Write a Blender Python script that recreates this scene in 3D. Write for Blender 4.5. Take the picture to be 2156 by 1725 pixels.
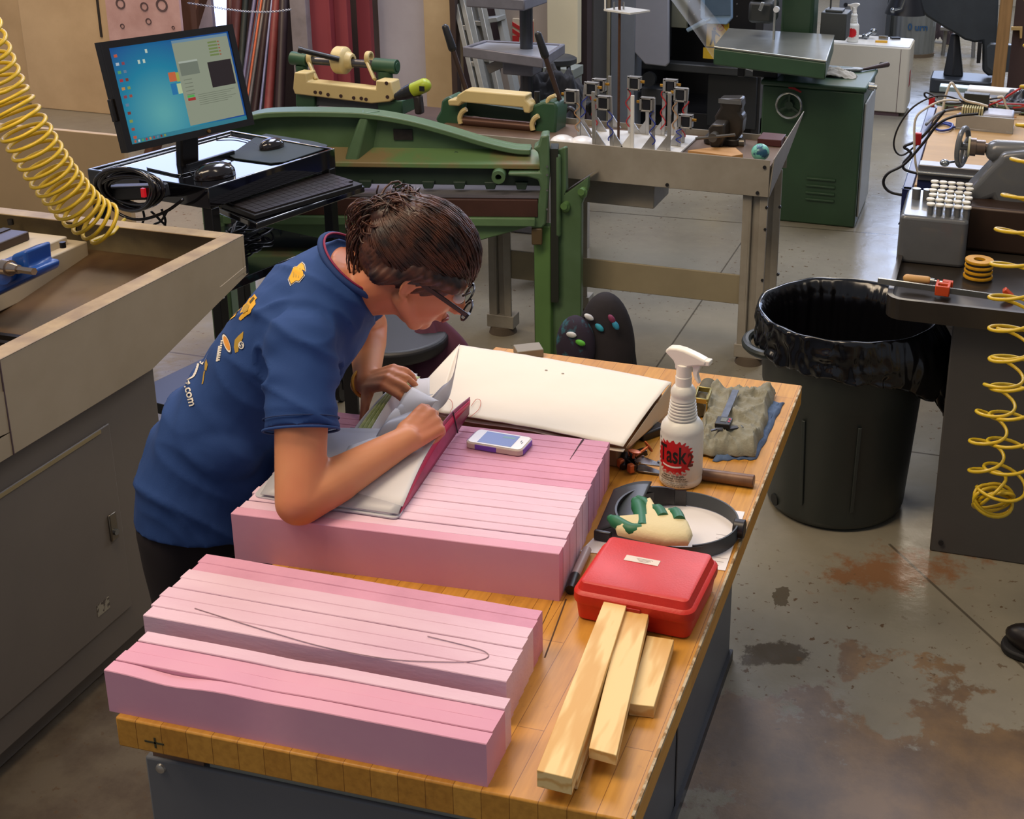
import bpy, bmesh, math, random
import numpy as np
from mathutils import Vector, Matrix, Quaternion, noise
from mathutils.bvhtree import BVHTree
random.seed(7)
PI = math.pi
R_ = math.radians
SC = bpy.context.scene
COL = SC.collection
for o in list(bpy.data.objects):
    bpy.data.objects.remove(o)

# ------------------------------------------------------------ camera
F, CX, CY, PITCH, YAW, ROLL = 2658.8, 1490.6, 529.4, .3224, -.2162, .036
CAMPOS = Vector((0, 0, 2.08))
def cam_rows():
    M0 = np.array([[1, 0, 0], [0, 0, -1], [0, 1, 0]], float)
    ca, sa = math.cos(PITCH), math.sin(PITCH)
    Rx = np.array([[1, 0, 0], [0, ca, -sa], [0, sa, ca]])
    Rz = np.array([[math.cos(YAW), -math.sin(YAW), 0], [math.sin(YAW), math.cos(YAW), 0], [0, 0, 1]])
    Rr = np.array([[math.cos(ROLL), -math.sin(ROLL), 0], [math.sin(ROLL), math.cos(ROLL), 0], [0, 0, 1]])
    return Rr @ M0 @ Rx @ Rz
RW = cam_rows()
cam = bpy.data.cameras.new('camera')
cam.sensor_fit = 'HORIZONTAL'; cam.sensor_width = 36
cam.lens = 36 * F / 2156
cam.shift_x = (1078 - CX) / 2156
cam.shift_y = (CY - 862.5) / 2156
cam.clip_start = .05; cam.clip_end = 100
co = bpy.data.objects.new('camera', cam); COL.objects.link(co)
mr = Matrix(((RW[0][0], -RW[1][0], -RW[2][0]), (RW[0][1], -RW[1][1], -RW[2][1]), (RW[0][2], -RW[1][2], -RW[2][2])))
co.matrix_world = Matrix.Translation(CAMPOS) @ mr.to_4x4()
SC.camera = co
def ray(px, py):
    d = RW.T @ np.array([(px - CX) / F, (py - CY) / F, 1.0])
    return Vector(d)
# a measured pixel on a known height / depth / side plane of the room gives the point in metres
def PZ(px, py, z): d = ray(px, py); return CAMPOS + d * ((z - CAMPOS.z) / d.z)
def PY(px, py, y): d = ray(px, py); return CAMPOS + d * (y / d.y)
def PX(px, py, x): d = ray(px, py); return CAMPOS + d * (x / d.x)

# ------------------------------------------------------------ world, lights, exposure
def lin(c):
    if isinstance(c, str):
        c = c.lstrip('#'); c = [int(c[i:i+2], 16) / 255 for i in (0, 2, 4)]
        c = [x / 12.92 if x <= .04045 else ((x + .055) / 1.055) ** 2.4 for x in c]
    return (c[0], c[1], c[2], 1)
W = bpy.data.worlds.new('world'); SC.world = W; W.use_nodes = True
W.node_tree.nodes['Background'].inputs[0].default_value = lin('#C6CCDA')
W.node_tree.nodes['Background'].inputs[1].default_value = .38
def area(name, loc, tgt, sx, sy, power, colour):
    l = bpy.data.lights.new(name, 'AREA'); l.shape = 'RECTANGLE'; l.size = sx; l.size_y = sy
    l.energy = power; l.color = lin(colour)[:3]
    o = bpy.data.objects.new(name, l); COL.objects.link(o); o.location = loc
    o.rotation_euler = (Vector(tgt) - Vector(loc)).to_track_quat('-Z', 'Y').to_euler()
    return o
area('strip_or_fill_light', (-1.7, 1.5, 4.4), (-1.0, 2.2, .8), 1.2, 2.4, 98, '#FFE6C6')
area('strip_or_fill_light', (-3.4, .6, 4.4), (-2.2, 2.0, .6), .8, 2.4, 60, '#FFE6C6')  # added fill lamp to brighten the machine at the left
area('strip_or_fill_light', (-5.4, 5.4, 4.3), (-5.2, 7.7, .9), .8, 2.4, 110, '#FFE4C0')  # added fill lamp, aimed at the beige wall to lift it
area('strip_or_fill_light', (1.2, 3.0, 4.4), (.3, 3.2, .0), .5, 2.4, 28, '#FFEACC')
area('strip_or_fill_light', (-2.6, 6.5, 4.6), (-2.2, 6.0, 0), 1.4, 3.0, 160, '#E8ECFF')
area('strip_or_fill_light', (.4, 8.5, 4.6), (.2, 8.0, 0), 1.2, 3.0, 140, '#E4EAFF')
area('strip_or_fill_light', (-.6, 13, 4.6), (-.6, 13, 0), 2.0, 3.0, 150, '#FFF0D8')
SC.view_settings.view_transform = 'Standard'
SC.view_settings.look = 'None'
SC.view_settings.exposure = 0.0
SC.view_settings.gamma = 1
SC.view_settings.use_curve_mapping = False

# ------------------------------------------------------------ materials
MC = {}
def mat(name, col, rough=.5, metal=0, v=.12, vs=6, c2=None, bump=0, bs=150, stretch=(1, 1, 1), spec=.5, coat=0, lo=.35, hi=.65, rv=0, sheen=0):
    if name in MC: return MC[name]
    m = bpy.data.materials.new(name); m.use_nodes = True
    nt = m.node_tree; N = nt.nodes; L = nt.links
    b = N['Principled BSDF']
    b.inputs['Roughness'].default_value = rough
    b.inputs['Metallic'].default_value = metal
    b.inputs['Specular IOR Level'].default_value = spec
    if coat: b.inputs['Coat Weight'].default_value = coat
    if sheen: b.inputs['Sheen Weight'].default_value = sheen
    a = lin(col); c = lin(c2) if c2 else tuple(x * (1 - v) for x in a[:3]) + (1,)
    tc = N.new('ShaderNodeTexCoord'); mp = N.new('ShaderNodeMapping'); mp.inputs['Scale'].default_value = stretch
    L.new(tc.outputs['Object'], mp.inputs[0])
    if v or c2:
        n = N.new('ShaderNodeTexNoise'); n.inputs['Scale'].default_value = vs; n.inputs['Detail'].default_value = 6
        n.inputs['Roughness'].default_value = .6
        L.new(mp.outputs[0], n.inputs['Vector'])
        r = N.new('ShaderNodeValToRGB'); r.color_ramp.elements[0].position = lo; r.color_ramp.elements[1].position = hi
        r.color_ramp.elements[0].color = a; r.color_ramp.elements[1].color = c
        L.new(n.outputs['Fac'], r.inputs[0]); L.new(r.outputs[0], b.inputs['Base Color'])
        if rv:
            mr_ = N.new('ShaderNodeMapRange'); mr_.inputs[3].default_value = max(0, rough - rv); mr_.inputs[4].default_value = min(1, rough + rv)
            L.new(n.outputs['Fac'], mr_.inputs[0]); L.new(mr_.outputs[0], b.inputs['Roughness'])
    else:
        b.inputs['Base Color'].default_value = a
    if bump:
        n2 = N.new('ShaderNodeTexNoise'); n2.inputs['Scale'].default_value = bs; n2.inputs['Detail'].default_value = 3
        L.new(mp.outputs[0], n2.inputs['Vector'])
        bp = N.new('ShaderNodeBump'); bp.inputs['Strength'].default_value = bump; bp.inputs['Distance'].default_value = .002
        L.new(n2.outputs['Fac'], bp.inputs['Height']); L.new(bp.outputs[0], b.inputs['Normal'])
    MC[name] = m
    return m
def glow(name, col, s=1.0):
    if name in MC: return MC[name]
    m = bpy.data.materials.new(name); m.use_nodes = True
    b = m.node_tree.nodes['Principled BSDF']
    b.inputs['Base Color'].default_value = (.01, .01, .01, 1); b.inputs['Roughness'].default_value = .3
    b.inputs['Emission Color'].default_value = lin(col); b.inputs['Emission Strength'].default_value = s
    MC[name] = m; return m

# ------------------------------------------------------------ mesh builder
class MB:
    def __init__(s, M=None):
        s.v = []; s.f = []; s.mi = []; s.M = M or Matrix.Identity(4); s.m = 0
    def add(s, vs, fs, flip=False):
        n = len(s.v)
        s.v += [s.M @ Vector(p) for p in vs]
        s.f += [[i + n for i in (reversed(f) if flip else f)] for f in fs]
        s.mi += [s.m] * len(fs); return s
    def box(s, x0, x1, y0, y1, z0, z1):
        return s.add([(x, y, z) for z in (z0, z1) for y in (y0, y1) for x in (x0, x1)],
                     [(0, 2, 3, 1), (4, 5, 7, 6), (0, 1, 5, 4), (2, 6, 7, 3), (0, 4, 6, 2), (1, 3, 7, 5)])
    def obox(s, c, sz, rot=None):
        rot = rot or Matrix.Identity(3); c = Vector(c)
        return s.add([c + rot @ Vector((x * sz[0] / 2, y * sz[1] / 2, z * sz[2] / 2)) for z in (-1, 1) for y in (-1, 1) for x in (-1, 1)],
                     [(0, 2, 3, 1), (4, 5, 7, 6), (0, 1, 5, 4), (2, 6, 7, 3), (0, 4, 6, 2), (1, 3, 7, 5)])
    def bar(s, p, q, w, h, up=(0, 0, 1)):
        p = Vector(p); q = Vector(q); d = (q - p).normalized(); up = Vector(up)
        x = d.cross(up)
        if x.length < 1e-4: x = d.cross(Vector((1, 0, 0)))
        x.normalize(); u = x.cross(d)
        vs = [b + x * (i * w / 2) + u * (j * h / 2) for b in (p, q) for j in (-1, 1) for i in (-1, 1)]
        return s.add(vs, [(0, 1, 3, 2), (4, 6, 7, 5), (0, 4, 5, 1), (2, 3, 7, 6), (0, 2, 6, 4), (1, 5, 7, 3)])
    def cyl(s, p, q, r, r1=None, n=20, caps=True):
        p = Vector(p); q = Vector(q); r1 = r if r1 is None else r1
        d = (q - p).normalized(); x = d.orthogonal().normalized(); y = d.cross(x)
        vs = [b + (x * math.cos(2 * PI * i / n) + y * math.sin(2 * PI * i / n)) * rr for b, rr in ((p, r), (q, r1)) for i in range(n)]
        fs = [(i, (i + 1) % n, n + (i + 1) % n, n + i) for i in range(n)]
        if caps: fs += [tuple(reversed(range(n))), tuple(range(n, 2 * n))]
        return s.add(vs, fs)
    def tube(s, pts, r, n=8, closed=False, caps=True):
        P = [Vector(p) for p in pts]; N = len(P)
        rs = r if isinstance(r, (list, tuple)) else [r] * N
        ts = []
        for i in range(N):
            if closed: t = P[(i + 1) % N] - P[i - 1]
            else: t = P[min(i + 1, N - 1)] - P[max(i - 1, 0)]
            ts.append(t.normalized() if t.length > 1e-9 else Vector((0, 0, 1)))
        x = ts[0].orthogonal().normalized(); vs = []
        for i in range(N):
            x = (x - ts[i] * x.dot(ts[i]))
            x = x.normalized() if x.length > 1e-6 else ts[i].orthogonal().normalized()
            y = ts[i].cross(x)
            vs += [P[i] + (x * math.cos(2 * PI * k / n) + y * math.sin(2 * PI * k / n)) * rs[i] for k in range(n)]
        fs = []
        for i in range(N if closed else N - 1):
            a = i * n; b = ((i + 1) % N) * n
            fs += [(a + k, a + (k + 1) % n, b + (k + 1) % n, b + k) for k in range(n)]
        if not closed and caps: fs += [tuple(reversed(range(n))), tuple(range((N - 1) * n, N * n))]
        return s.add(vs, fs)
    def prism(s, poly, lo, hi, axis='y'):
        def p3(a, b, c):
            return (a, c, b) if axis == 'y' else ((c, a, b) if axis == 'x' else (a, b, c))
        n = len(poly)
        vs = [p3(a, b, lo) for a, b in poly] + [p3(a, b, hi) for a, b in poly]
        return s.add(vs, [(i, (i + 1) % n, n + (i + 1) % n, n + i) for i in range(n)] + [tuple(reversed(range(n))), tuple(range(n, 2 * n))])
    def lathe(s, prof, c=(0, 0, 0), n=32, ax=(0, 0, 1), closed=False):
        c = Vector(c); d = Vector(ax).normalized()
        x = Vector((1, 0, 0)) if abs(d.z) > .99 else d.orthogonal().normalized(); y = d.cross(x)
        vs = [c + d * z + (x * math.cos(2 * PI * k / n) + y * math.sin(2 * PI * k / n)) * r for r, z in prof for k in range(n)]
        m = len(prof); fs = []
        for i in range(m if closed else m - 1):
            a = i * n; b = ((i + 1) % m) * n
            fs += [(a + k, a + (k + 1) % n, b + (k + 1) % n, b + k) for k in range(n)]
        if not closed:
            if prof[0][0] > 1e-6: fs.append(tuple(reversed(range(n))))
            if prof[-1][0] > 1e-6: fs.append(tuple(range((m - 1) * n, m * n)))
        return s.add(vs, fs)
    def ell(s, c, r, rot=None, n=20, m=12):
        rot = rot or Matrix.Identity(3); c = Vector(c); vs = []
        for j in range(m + 1):
            a = PI * j / m
            for i in range(n):
                t = 2 * PI * i / n
                vs.append(c + rot @ Vector((math.sin(a) * math.cos(t) * r[0], math.sin(a) * math.sin(t) * r[1], math.cos(a) * r[2])))
        return s.add(vs, [(j * n + i, (j + 1) * n + i, (j + 1) * n + (i + 1) % n, j * n + (i + 1) % n) for j in range(m) for i in range(n)])
    def caps(s, p, q, r0, r1, n=16):
        # tapered capsule
        p = Vector(p); q = Vector(q)
        d = (q - p); L = d.length; d.normalize(); prof = []
        for k in range(0, 6): a = PI / 2 * (1 - k / 5); prof.append((r0 * math.cos(a), -r0 * math.sin(a)))
        for k in range(0, 6): a = PI / 2 * k / 5; prof.append((r1 * math.cos(a), L + r1 * math.sin(a)))
        return s.lathe(prof, p, n, d)
    def grid(s, fn, nu, nv, wrap=False):
        vs = [fn(i / nu, j / nv) for j in range(nv + 1) for i in range(nu + 1)]
        return s.add(vs, [(j * (nu + 1) + i, j * (nu + 1) + i + 1, (j + 1) * (nu + 1) + i + 1, (j + 1) * (nu + 1) + i) for j in range(nv) for i in range(nu)])
    def sheet(s, fn, nu, nv, th):
        # closed thin sheet: fn(u,v)->point, thickness th downwards along -z of the frame
        a = [Vector(fn(i / nu, j / nv)) for j in range(nv + 1) for i in range(nu + 1)]
        W_ = nu + 1; n = len(a)
        t = Vector((0, 0, th)) if not isinstance(th, Vector) else th
        vs = a + [p - t for p in a]
        fs = [(j * W_ + i, j * W_ + i + 1, (j + 1) * W_ + i + 1, (j + 1) * W_ + i) for j in range(nv) for i in range(nu)]
        fs += [tuple(n + k for k in reversed(f)) for f in list(fs)]
        for i in range(nu):
            fs.append((i, n + i, n + i + 1, i + 1)); k = nv * W_ + i; fs.append((k + 1, n + k + 1, n + k, k))
        for j in range(nv):
            k = j * W_; fs.append((k + W_, n + k + W_, n + k, k)); k = j * W_ + nu; fs.append((k, n + k, n + k + W_, k + W_))
        return s.add(vs, fs)
    def build(s, name, mats, parent=None, bevel=0, sharp=35, sub=0, smooth=True, seg=2, fix=True):
        me = bpy.data.meshes.new(name)
        me.from_pydata([tuple(p) for p in s.v], [], s.f)
        mats = mats if isinstance(mats, (list, tuple)) else [mats]
        for m in mats: me.materials.append(m)
        if len(mats) > 1: me.polygons.foreach_set('material_index', s.mi)
        if fix:
            bm = bmesh.new(); bm.from_mesh(me)
            bmesh.ops.remove_doubles(bm, verts=bm.verts, dist=1e-6)
            bmesh.ops.recalc_face_normals(bm, faces=bm.faces)
            bm.to_mesh(me); bm.free()
        if smooth:
            me.shade_smooth()
            if sharp: me.set_sharp_from_angle(angle=R_(sharp))
        o = bpy.data.objects.new(name, me); COL.objects.link(o)
        if parent: adopt(o, parent)
        if bevel:
            b = o.modifiers.new('bevel', 'BEVEL'); b.width = bevel; b.segments = seg; b.limit_method = 'ANGLE'; b.angle_limit = R_(40)
            b.harden_normals = False
        if sub:
            b = o.modifiers.new('sub', 'SUBSURF'); b.levels = sub; b.render_levels = sub
        return o
def world_of(o):
    m = Matrix.Translation(o.location) @ o.rotation_euler.to_matrix().to_4x4()
    return m if o.parent is None else world_of(o.parent) @ o.matrix_parent_inverse @ m
def adopt(o, parent):
    o.parent = parent; o.matrix_parent_inverse = world_of(parent).inverted()
def frame(loc, yaw=0):
    return Matrix.Translation(Vector(loc)) @ Matrix.Rotation(yaw, 4, 'Z')
def fr3(o, x, y=None, z=None):
    # frame from origin and x axis (+ approximate z)
    x = Vector(x).normalized(); z = Vector(z or (0, 0, 1)); y = z.cross(x).normalized(); z = x.cross(y)
    return Matrix(((x.x, y.x, z.x, o[0]), (x.y, y.y, z.y, o[1]), (x.z, y.z, z.z, o[2]), (0, 0, 0, 1)))
def tag(o, label, cat, group=None, kind=None):
    o['label'] = label; o['category'] = cat
    if group: o['group'] = group
    if kind: o['kind'] = kind
    return o
def thing(name, label, cat, loc=(0, 0, 0), group=None):
    o = bpy.data.objects.new(name, None); COL.objects.link(o); o.empty_display_size = .05
    o.location = loc
    return tag(o, label, cat, group)
def struct(o): o['kind'] = 'structure'; return o
def dup(root, loc, rz=0, label=None):
    r = root.copy(); COL.objects.link(r); r.location = loc; r.rotation_euler = (0, 0, rz)
    if label: r['label'] = label
    for ch in list(root.children):
        c = ch.copy(); COL.objects.link(c); c.parent = r
        for g in list(ch.children):
            d = g.copy(); COL.objects.link(d); d.parent = c
    return r
def lerp(a, b, t): return a + (b - a) * t
def smooth_path(pts, k=8, closed=False):
    P = [Vector(p) for p in pts]; n = len(P); out = []
    rng = range(n) if closed else range(n - 1)
    for i in rng:
        p0 = P[(i - 1) % n] if closed else P[max(i - 1, 0)]; p1 = P[i]; p2 = P[(i + 1) % n]; p3 = P[(i + 2) % n] if closed else P[min(i + 2, n - 1)]
        for j in range(k):
            t = j / k; t2 = t * t; t3 = t2 * t
            out.append(.5 * ((2 * p1) + (p2 - p0) * t + (2 * p0 - 5 * p1 + 4 * p2 - p3) * t2 + (3 * p1 - p0 - 3 * p2 + p3) * t3))
    if not closed: out.append(P[-1])
    return out
def rrect(x0, x1, y0, y1, r, k=5):
    out = []
    for cx, cy, a in ((x1 - r, y1 - r, 0), (x0 + r, y1 - r, 90), (x0 + r, y0 + r, 180), (x1 - r, y0 + r, 270)):
        for i in range(k + 1):
            t = R_(a + 90 * i / k); out.append((cx + r * math.cos(t), cy + r * math.sin(t)))
    return out
def text_polys(s, size=1.0, bold=0, res=3, spacing=1.0):
    # letter outlines as (verts2d, faces)
    cu = bpy.data.curves.new('t', 'FONT'); cu.body = s; cu.size = size; cu.align_x = 'CENTER'; cu.align_y = 'CENTER'
    cu.resolution_u = res; cu.offset = bold; cu.space_character = spacing
    o = bpy.data.objects.new('t', cu); COL.objects.link(o)
    dg = bpy.context.evaluated_depsgraph_get(); dg.update()
    me = o.evaluated_get(dg).to_mesh()
    bm = bmesh.new(); bm.from_mesh(me); bmesh.ops.triangulate(bm, faces=bm.faces)
    for _ in range(2):
        es = [e for e in bm.edges if e.calc_length() > .16 * size]
        if es: bmesh.ops.subdivide_edges(bm, edges=es, cuts=1); bmesh.ops.triangulate(bm, faces=bm.faces)
    bm.verts.index_update()
    vs = [(v.co.x, v.co.y) for v in bm.verts]; fs = [tuple(v.index for v in f.verts) for f in bm.faces]; bm.free()
    o.evaluated_get(dg).to_mesh_clear()
    bpy.data.objects.remove(o); bpy.data.curves.remove(cu)
    return vs, fs
def poly2(pts): return list(pts), [tuple(range(len(pts)))]
# ============================================================ floor
def floor_mat():
    m = bpy.data.materials.new('sealed_concrete'); m.use_nodes = True
    nt = m.node_tree; N = nt.nodes; L = nt.links; b = N['Principled BSDF']
    tc = N.new('ShaderNodeTexCoord')
    def noise_(scale, det=6, rough=.6, stretch=None, off=(0, 0, 0)):
        mp = N.new('ShaderNodeMapping'); mp.inputs['Location'].default_value = off
        if stretch: mp.inputs['Scale'].default_value = stretch
        L.new(tc.outputs['Object'], mp.inputs[0])
        n = N.new('ShaderNodeTexNoise'); n.inputs['Scale'].default_value = scale; n.inputs['Detail'].default_value = det; n.inputs['Roughness'].default_value = rough
        L.new(mp.outputs[0], n.inputs['Vector']); return n.outputs['Fac']
    def ramp(f, lo, hi, a=0, b_=1):
        r = N.new('ShaderNodeMapRange'); r.inputs[1].default_value = lo; r.inputs[2].default_value = hi
        r.inputs[3].default_value = a; r.inputs[4].default_value = b_; r.clamp = True
        L.new(f, r.inputs[0]); return r.outputs[0]
    def math_(op, a, b_):
        r = N.new('ShaderNodeMath'); r.operation = op
        for i, x in enumerate((a, b_)):
            if isinstance(x, (int, float)): r.inputs[i].default_value = x
            else: L.new(x, r.inputs[i])
        return r.outputs[0]
    def mix(f, a, b_):
        r = N.new('ShaderNodeMix'); r.data_type = 'RGBA'
        if isinstance(f, (int, float)): r.inputs[0].default_value = f
        else: L.new(f, r.inputs[0])
        for i, x in ((6, a), (7, b_)):
            if isinstance(x, str): r.inputs[i].default_value = lin(x)
            else: L.new(x, r.inputs[i])
        return r.outputs[2]
    def blob(x, y, rx, ry, ang=0):
        mp = N.new('ShaderNodeMapping'); mp.vector_type = 'TEXTURE'
        mp.inputs['Location'].default_value = (x, y, 0); mp.inputs['Rotation'].default_value = (0, 0, R_(ang)); mp.inputs['Scale'].default_value = (rx, ry, 1)
        L.new(tc.outputs['Object'], mp.inputs[0])
        v = N.new('ShaderNodeVectorMath'); v.operation = 'LENGTH'; L.new(mp.outputs[0], v.inputs[0])
        return ramp(v.outputs['Value'], 0, 1, 1, 0)
    def line(x, y, ang, w, ln):
        mp = N.new('ShaderNodeMapping'); mp.vector_type = 'TEXTURE'
        mp.inputs['Location'].default_value = (x, y, 0); mp.inputs['Rotation'].default_value = (0, 0, R_(ang)); mp.inputs['Scale'].default_value = (ln, w, 1)
        L.new(tc.outputs['Object'], mp.inputs[0])
        sx = N.new('ShaderNodeSeparateXYZ'); L.new(mp.outputs[0], sx.inputs[0])
        ax = N.new('ShaderNodeMath'); ax.operation = 'ABSOLUTE'; L.new(sx.outputs[0], ax.inputs[0])
        ay = N.new('ShaderNodeMath'); ay.operation = 'ABSOLUTE'; L.new(sx.outputs[1], ay.inputs[0])
        return math_('MULTIPLY', ramp(ax.outputs[0], .98, 1, 1, 0), ramp(ay.outputs[0], .5, 1, 1, 0))
    c = mix(ramp(noise_(1.4), .35, .65), '#86806F', '#7B7567')
    c = mix(ramp(noise_(14, 8), .45, .75, 0, .35), c, '#8F8776')
    # worn brown region near the bench end, with ragged edge
    worn = math_('ADD', blob(-.02, 2.08, 1.0, 1.15, 0), math_('MULTIPLY', math_('SUBTRACT', noise_(3.2, 10, .7), .5), 1.5))
    wf = ramp(worn, .36, .41)
    wc = mix(ramp(noise_(5, 8, .65, None, (3, 1, 0)), .38, .62), '#5A4632', '#7A5F3E')
    c = mix(math_('MULTIPLY', wf, .92), c, wc)
    d2 = math_('ADD', blob(-.40, 2.83, .17, .085, 25), math_('MULTIPLY', math_('SUBTRACT', noise_(9, 8, .7, None, (1, 7, 0)), .5), 2.2))
    c = mix(ramp(d2, .42, .55, 0, .85), c, '#443A2D')
    d3 = math_('ADD', blob(-.43, 3.11, .045, .10, 5), math_('MULTIPLY', math_('SUBTRACT', noise_(22, 5, .6, None, (5, 2, 0)), .5), 2.4))
    c = mix(ramp(d3, .5, .54, 0, .85), c, '#4C4232')
    d4 = math_('ADD', blob(-1.9, 1.3, 2.0, 1.9, 0), math_('MULTIPLY', math_('SUBTRACT', noise_(4, 9, .7, None, (2, 2, 0)), .5), .8))
    c = mix(ramp(d4, .1, .5, 0, .85), c, mix(ramp(noise_(7), .4, .6), '#4A3B2E', '#5E5140'))
    # rust by the cabinet
    ru = math_('ADD', blob(-.12, 3.34, .42, .24, 30), math_('MULTIPLY', math_('SUBTRACT', noise_(9, 9, .7, None, (9, 3, 0)), .5), 2.6))
    c = mix(ramp(ru, .45, .8, 0, .8), c, '#7C5230')
    sp = noise_(34, 4, .6)
    c = mix(math_('MULTIPLY', ramp(sp, .63, .66), ramp(noise_(1.1, 3, .5, None, (4, 4, 0)), .45, .55)), c, '#5B4936')
    for a in ((-.1, 4.12, 0, .006, 6), (0, 6.72, 4, .008, 6), (-1.2, 4.5, 90, .005, 2.4), (.1, 3.15, -52, .006, .42)):
        c = mix(math_('MULTIPLY', line(*a), .8), c, '#3D362B')
    L.new(c, b.inputs['Base Color'])
    rr = ramp(noise_(6, 8, .7), .3, .7, .12, .28)
    rr2 = N.new('ShaderNodeMix'); rr2.data_type = 'FLOAT'; L.new(wf, rr2.inputs[0]); L.new(rr, rr2.inputs[2]); rr2.inputs[3].default_value = .4
    L.new(rr2.outputs[0], b.inputs['Roughness'])
    bp = N.new('ShaderNodeBump'); bp.inputs['Strength'].default_value = .25; bp.inputs['Distance'].default_value = .01
    L.new(noise_(5, 8, .6), bp.inputs['Height']); L.new(bp.outputs[0], b.inputs['Normal'])
    return m
fb = MB(); fb.box(-8, 4.5, -1.5, 17.5, -.1, 0)
struct(fb.build('floor', floor_mat(), smooth=False))
wallm = mat('painted_wall', '#B9B2A4', .7, v=.1, vs=2, bump=.1, bs=60)
wb = MB()
wb.box(-6, 4.5, 17.4, 17.55, 0, 1.6); wb.box(-6, 4.5, 17.4, 17.55, 5.3, 5.8)
for x0, x1 in ((-6, -5.2), (-2.6, -2.0), (.8, 1.4), (4.0, 4.5)): wb.box(x0, x1, 17.4, 17.55, 1.6, 5.3)
struct(wb.build('wall_back', wallm, smooth=False))
sky = glow('daylight_pane', '#C6D8FF', 7.0)
for i, (x0, x1) in enumerate(((-5.2, -2.6), (-2.0, .8), (1.4, 4.0))):
    w = MB(); w.box(x0, x1, 17.48, 17.52, 1.6, 5.3); o = struct(w.build('window_%d' % (i + 1), sky, smooth=False))
    fr = MB(); n = 4
    for k in range(n + 1):
        x = lerp(x0, x1, k / n); fr.box(x - .025, x + .025, 17.43, 17.48, 1.6, 5.3)
    for z in (1.62, 2.8, 4.0, 5.28): fr.box(x0, x1, 17.43, 17.48, z - .025, z + .025)
    fr.build('window_frame', mat('window_steel', '#3A3C3E', .5), o, smooth=False)
# ============================================================ far left bays
def vbox(name, px0, px1, y, dep, m, z0=0, z1=4.2, ref=60, parent=None, build=True):
    x0 = PY(px0, ref, y).x; x1 = PY(px1, ref, y).x
    b = MB(); b.box(x0, x1, y, y + dep, z0, z1)
    return b.build(name, m, parent, smooth=False, bevel=.004) if build else b
beige = mat('beige_wall_paint', '#D2B48C', .6, v=.14, vs=1.6, c2='#BC9E78')
YW = 7.7; xw = PY(236, 60, YW).x
b = MB(); b.box(-8, PY(50, 100, YW).x, YW + .1, YW + .25, 0, 1.74); b.box(PY(50, 100, YW).x, xw, YW, YW + .25, 0, 1.74)
struct(b.build('wall_left', beige, smooth=False, bevel=.006))
lp = MB(); lp.box(-6, PY(262, 330, 4.62).x, 4.62, 4.65, 0, .74); tag(lp.build('added_low_panel', mat('added_panel_beige', '#AE9470', .6, v=.12, vs=2), smooth=False, bevel=.003), 'added low beige panel behind the yellow coil hose and the cream tray', 'partition')  # added panel, kept low so window reflections clear it; beige toned to match wall
t_ = MB(); xs = PY(209, 30, YW).x; t_.box(xs - .008, xs + .008, YW - .008, YW + .002, PY(215, 78, YW).z, 1.74)
struct(t_.build('trim_1', mat('dark_seam', '#2E2620', .8), smooth=False))
# rear wall of the storage bay
YB = 8.0
xa, xb = PY(420, 60, YB).x, PY(497, 60, YB).x
b = MB(); x_r = PY(1236, 60, YB).x
b.box(-8, xa, YB, YB + .12, 0, 1.75); b.box(xb, x_r, YB, YB + .12, 0, 1.75); b.box(xa, xb, YB, YB + .12, 0, .5); b.box(-3.4, x_r, YB, YB + .12, 1.75, 4.6); b.box(-8, -3.4, YB, YB + .12, 4.3, 4.6)
struct(b.build('wall_bay', mat('dark_bay_paint', '#3A2C2C', .85, v=.2), smooth=False))
b = MB(); b.box(-8, -3.4, YB + .05, YB + .08, 1.75, 4.3); b.box(xa, xb, YB + .05, YB + .08, .5, 1.75)
wn = struct(b.build('window_4', glow('bay_daylight', '#B9C8FF', 3.2), smooth=False))
fr = MB()
for x in (-8, -6.9, -5.8, -4.6, -3.4): fr.box(x - .02, x + .02, YB, YB + .05, 1.75, 4.3)
fr.box(-8, -3.4, YB, YB + .05, 3.0, 3.04); fr.build('window_frame', MC['window_steel'], wn, smooth=False)

# pink plywood sheet with holes
y0 = 6.6
t = thing('plywood_sheet', 'weathered pinkish plywood sheet with round holes, leaning behind the computer monitor', 'board', PY(300, 60, y0) * 1)
b = MB(); x0, x1 = PY(228, 60, y0).x, PY(382, 60, y0).x; b.box(x0, x1, y0, y0 + .02, .2, 1.5)
b.build('panel', mat('pink_plywood', '#C9A4A2', .75, c2='#B58E8A', vs=5, bump=.2), t, smooth=False)
dk = mat('hole_dark', '#5A4648', .9)
for px, py, r in ((254, 8, 13), (304, 14, 11), (341, 11, 16), (313, 45, 8), (258, 55, 6), (365, 58, 4)):
    p = PY(px, py, y0); b = MB(); b.lathe([(r * .0024, 0), (r * .0024, .006), (r * .0017, .006), (r * .0017, .001)], p - Vector((0, .004, 0)), 20, (0, 1, 0), closed=True)
    b.build('hole_rim', dk, t)
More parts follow.
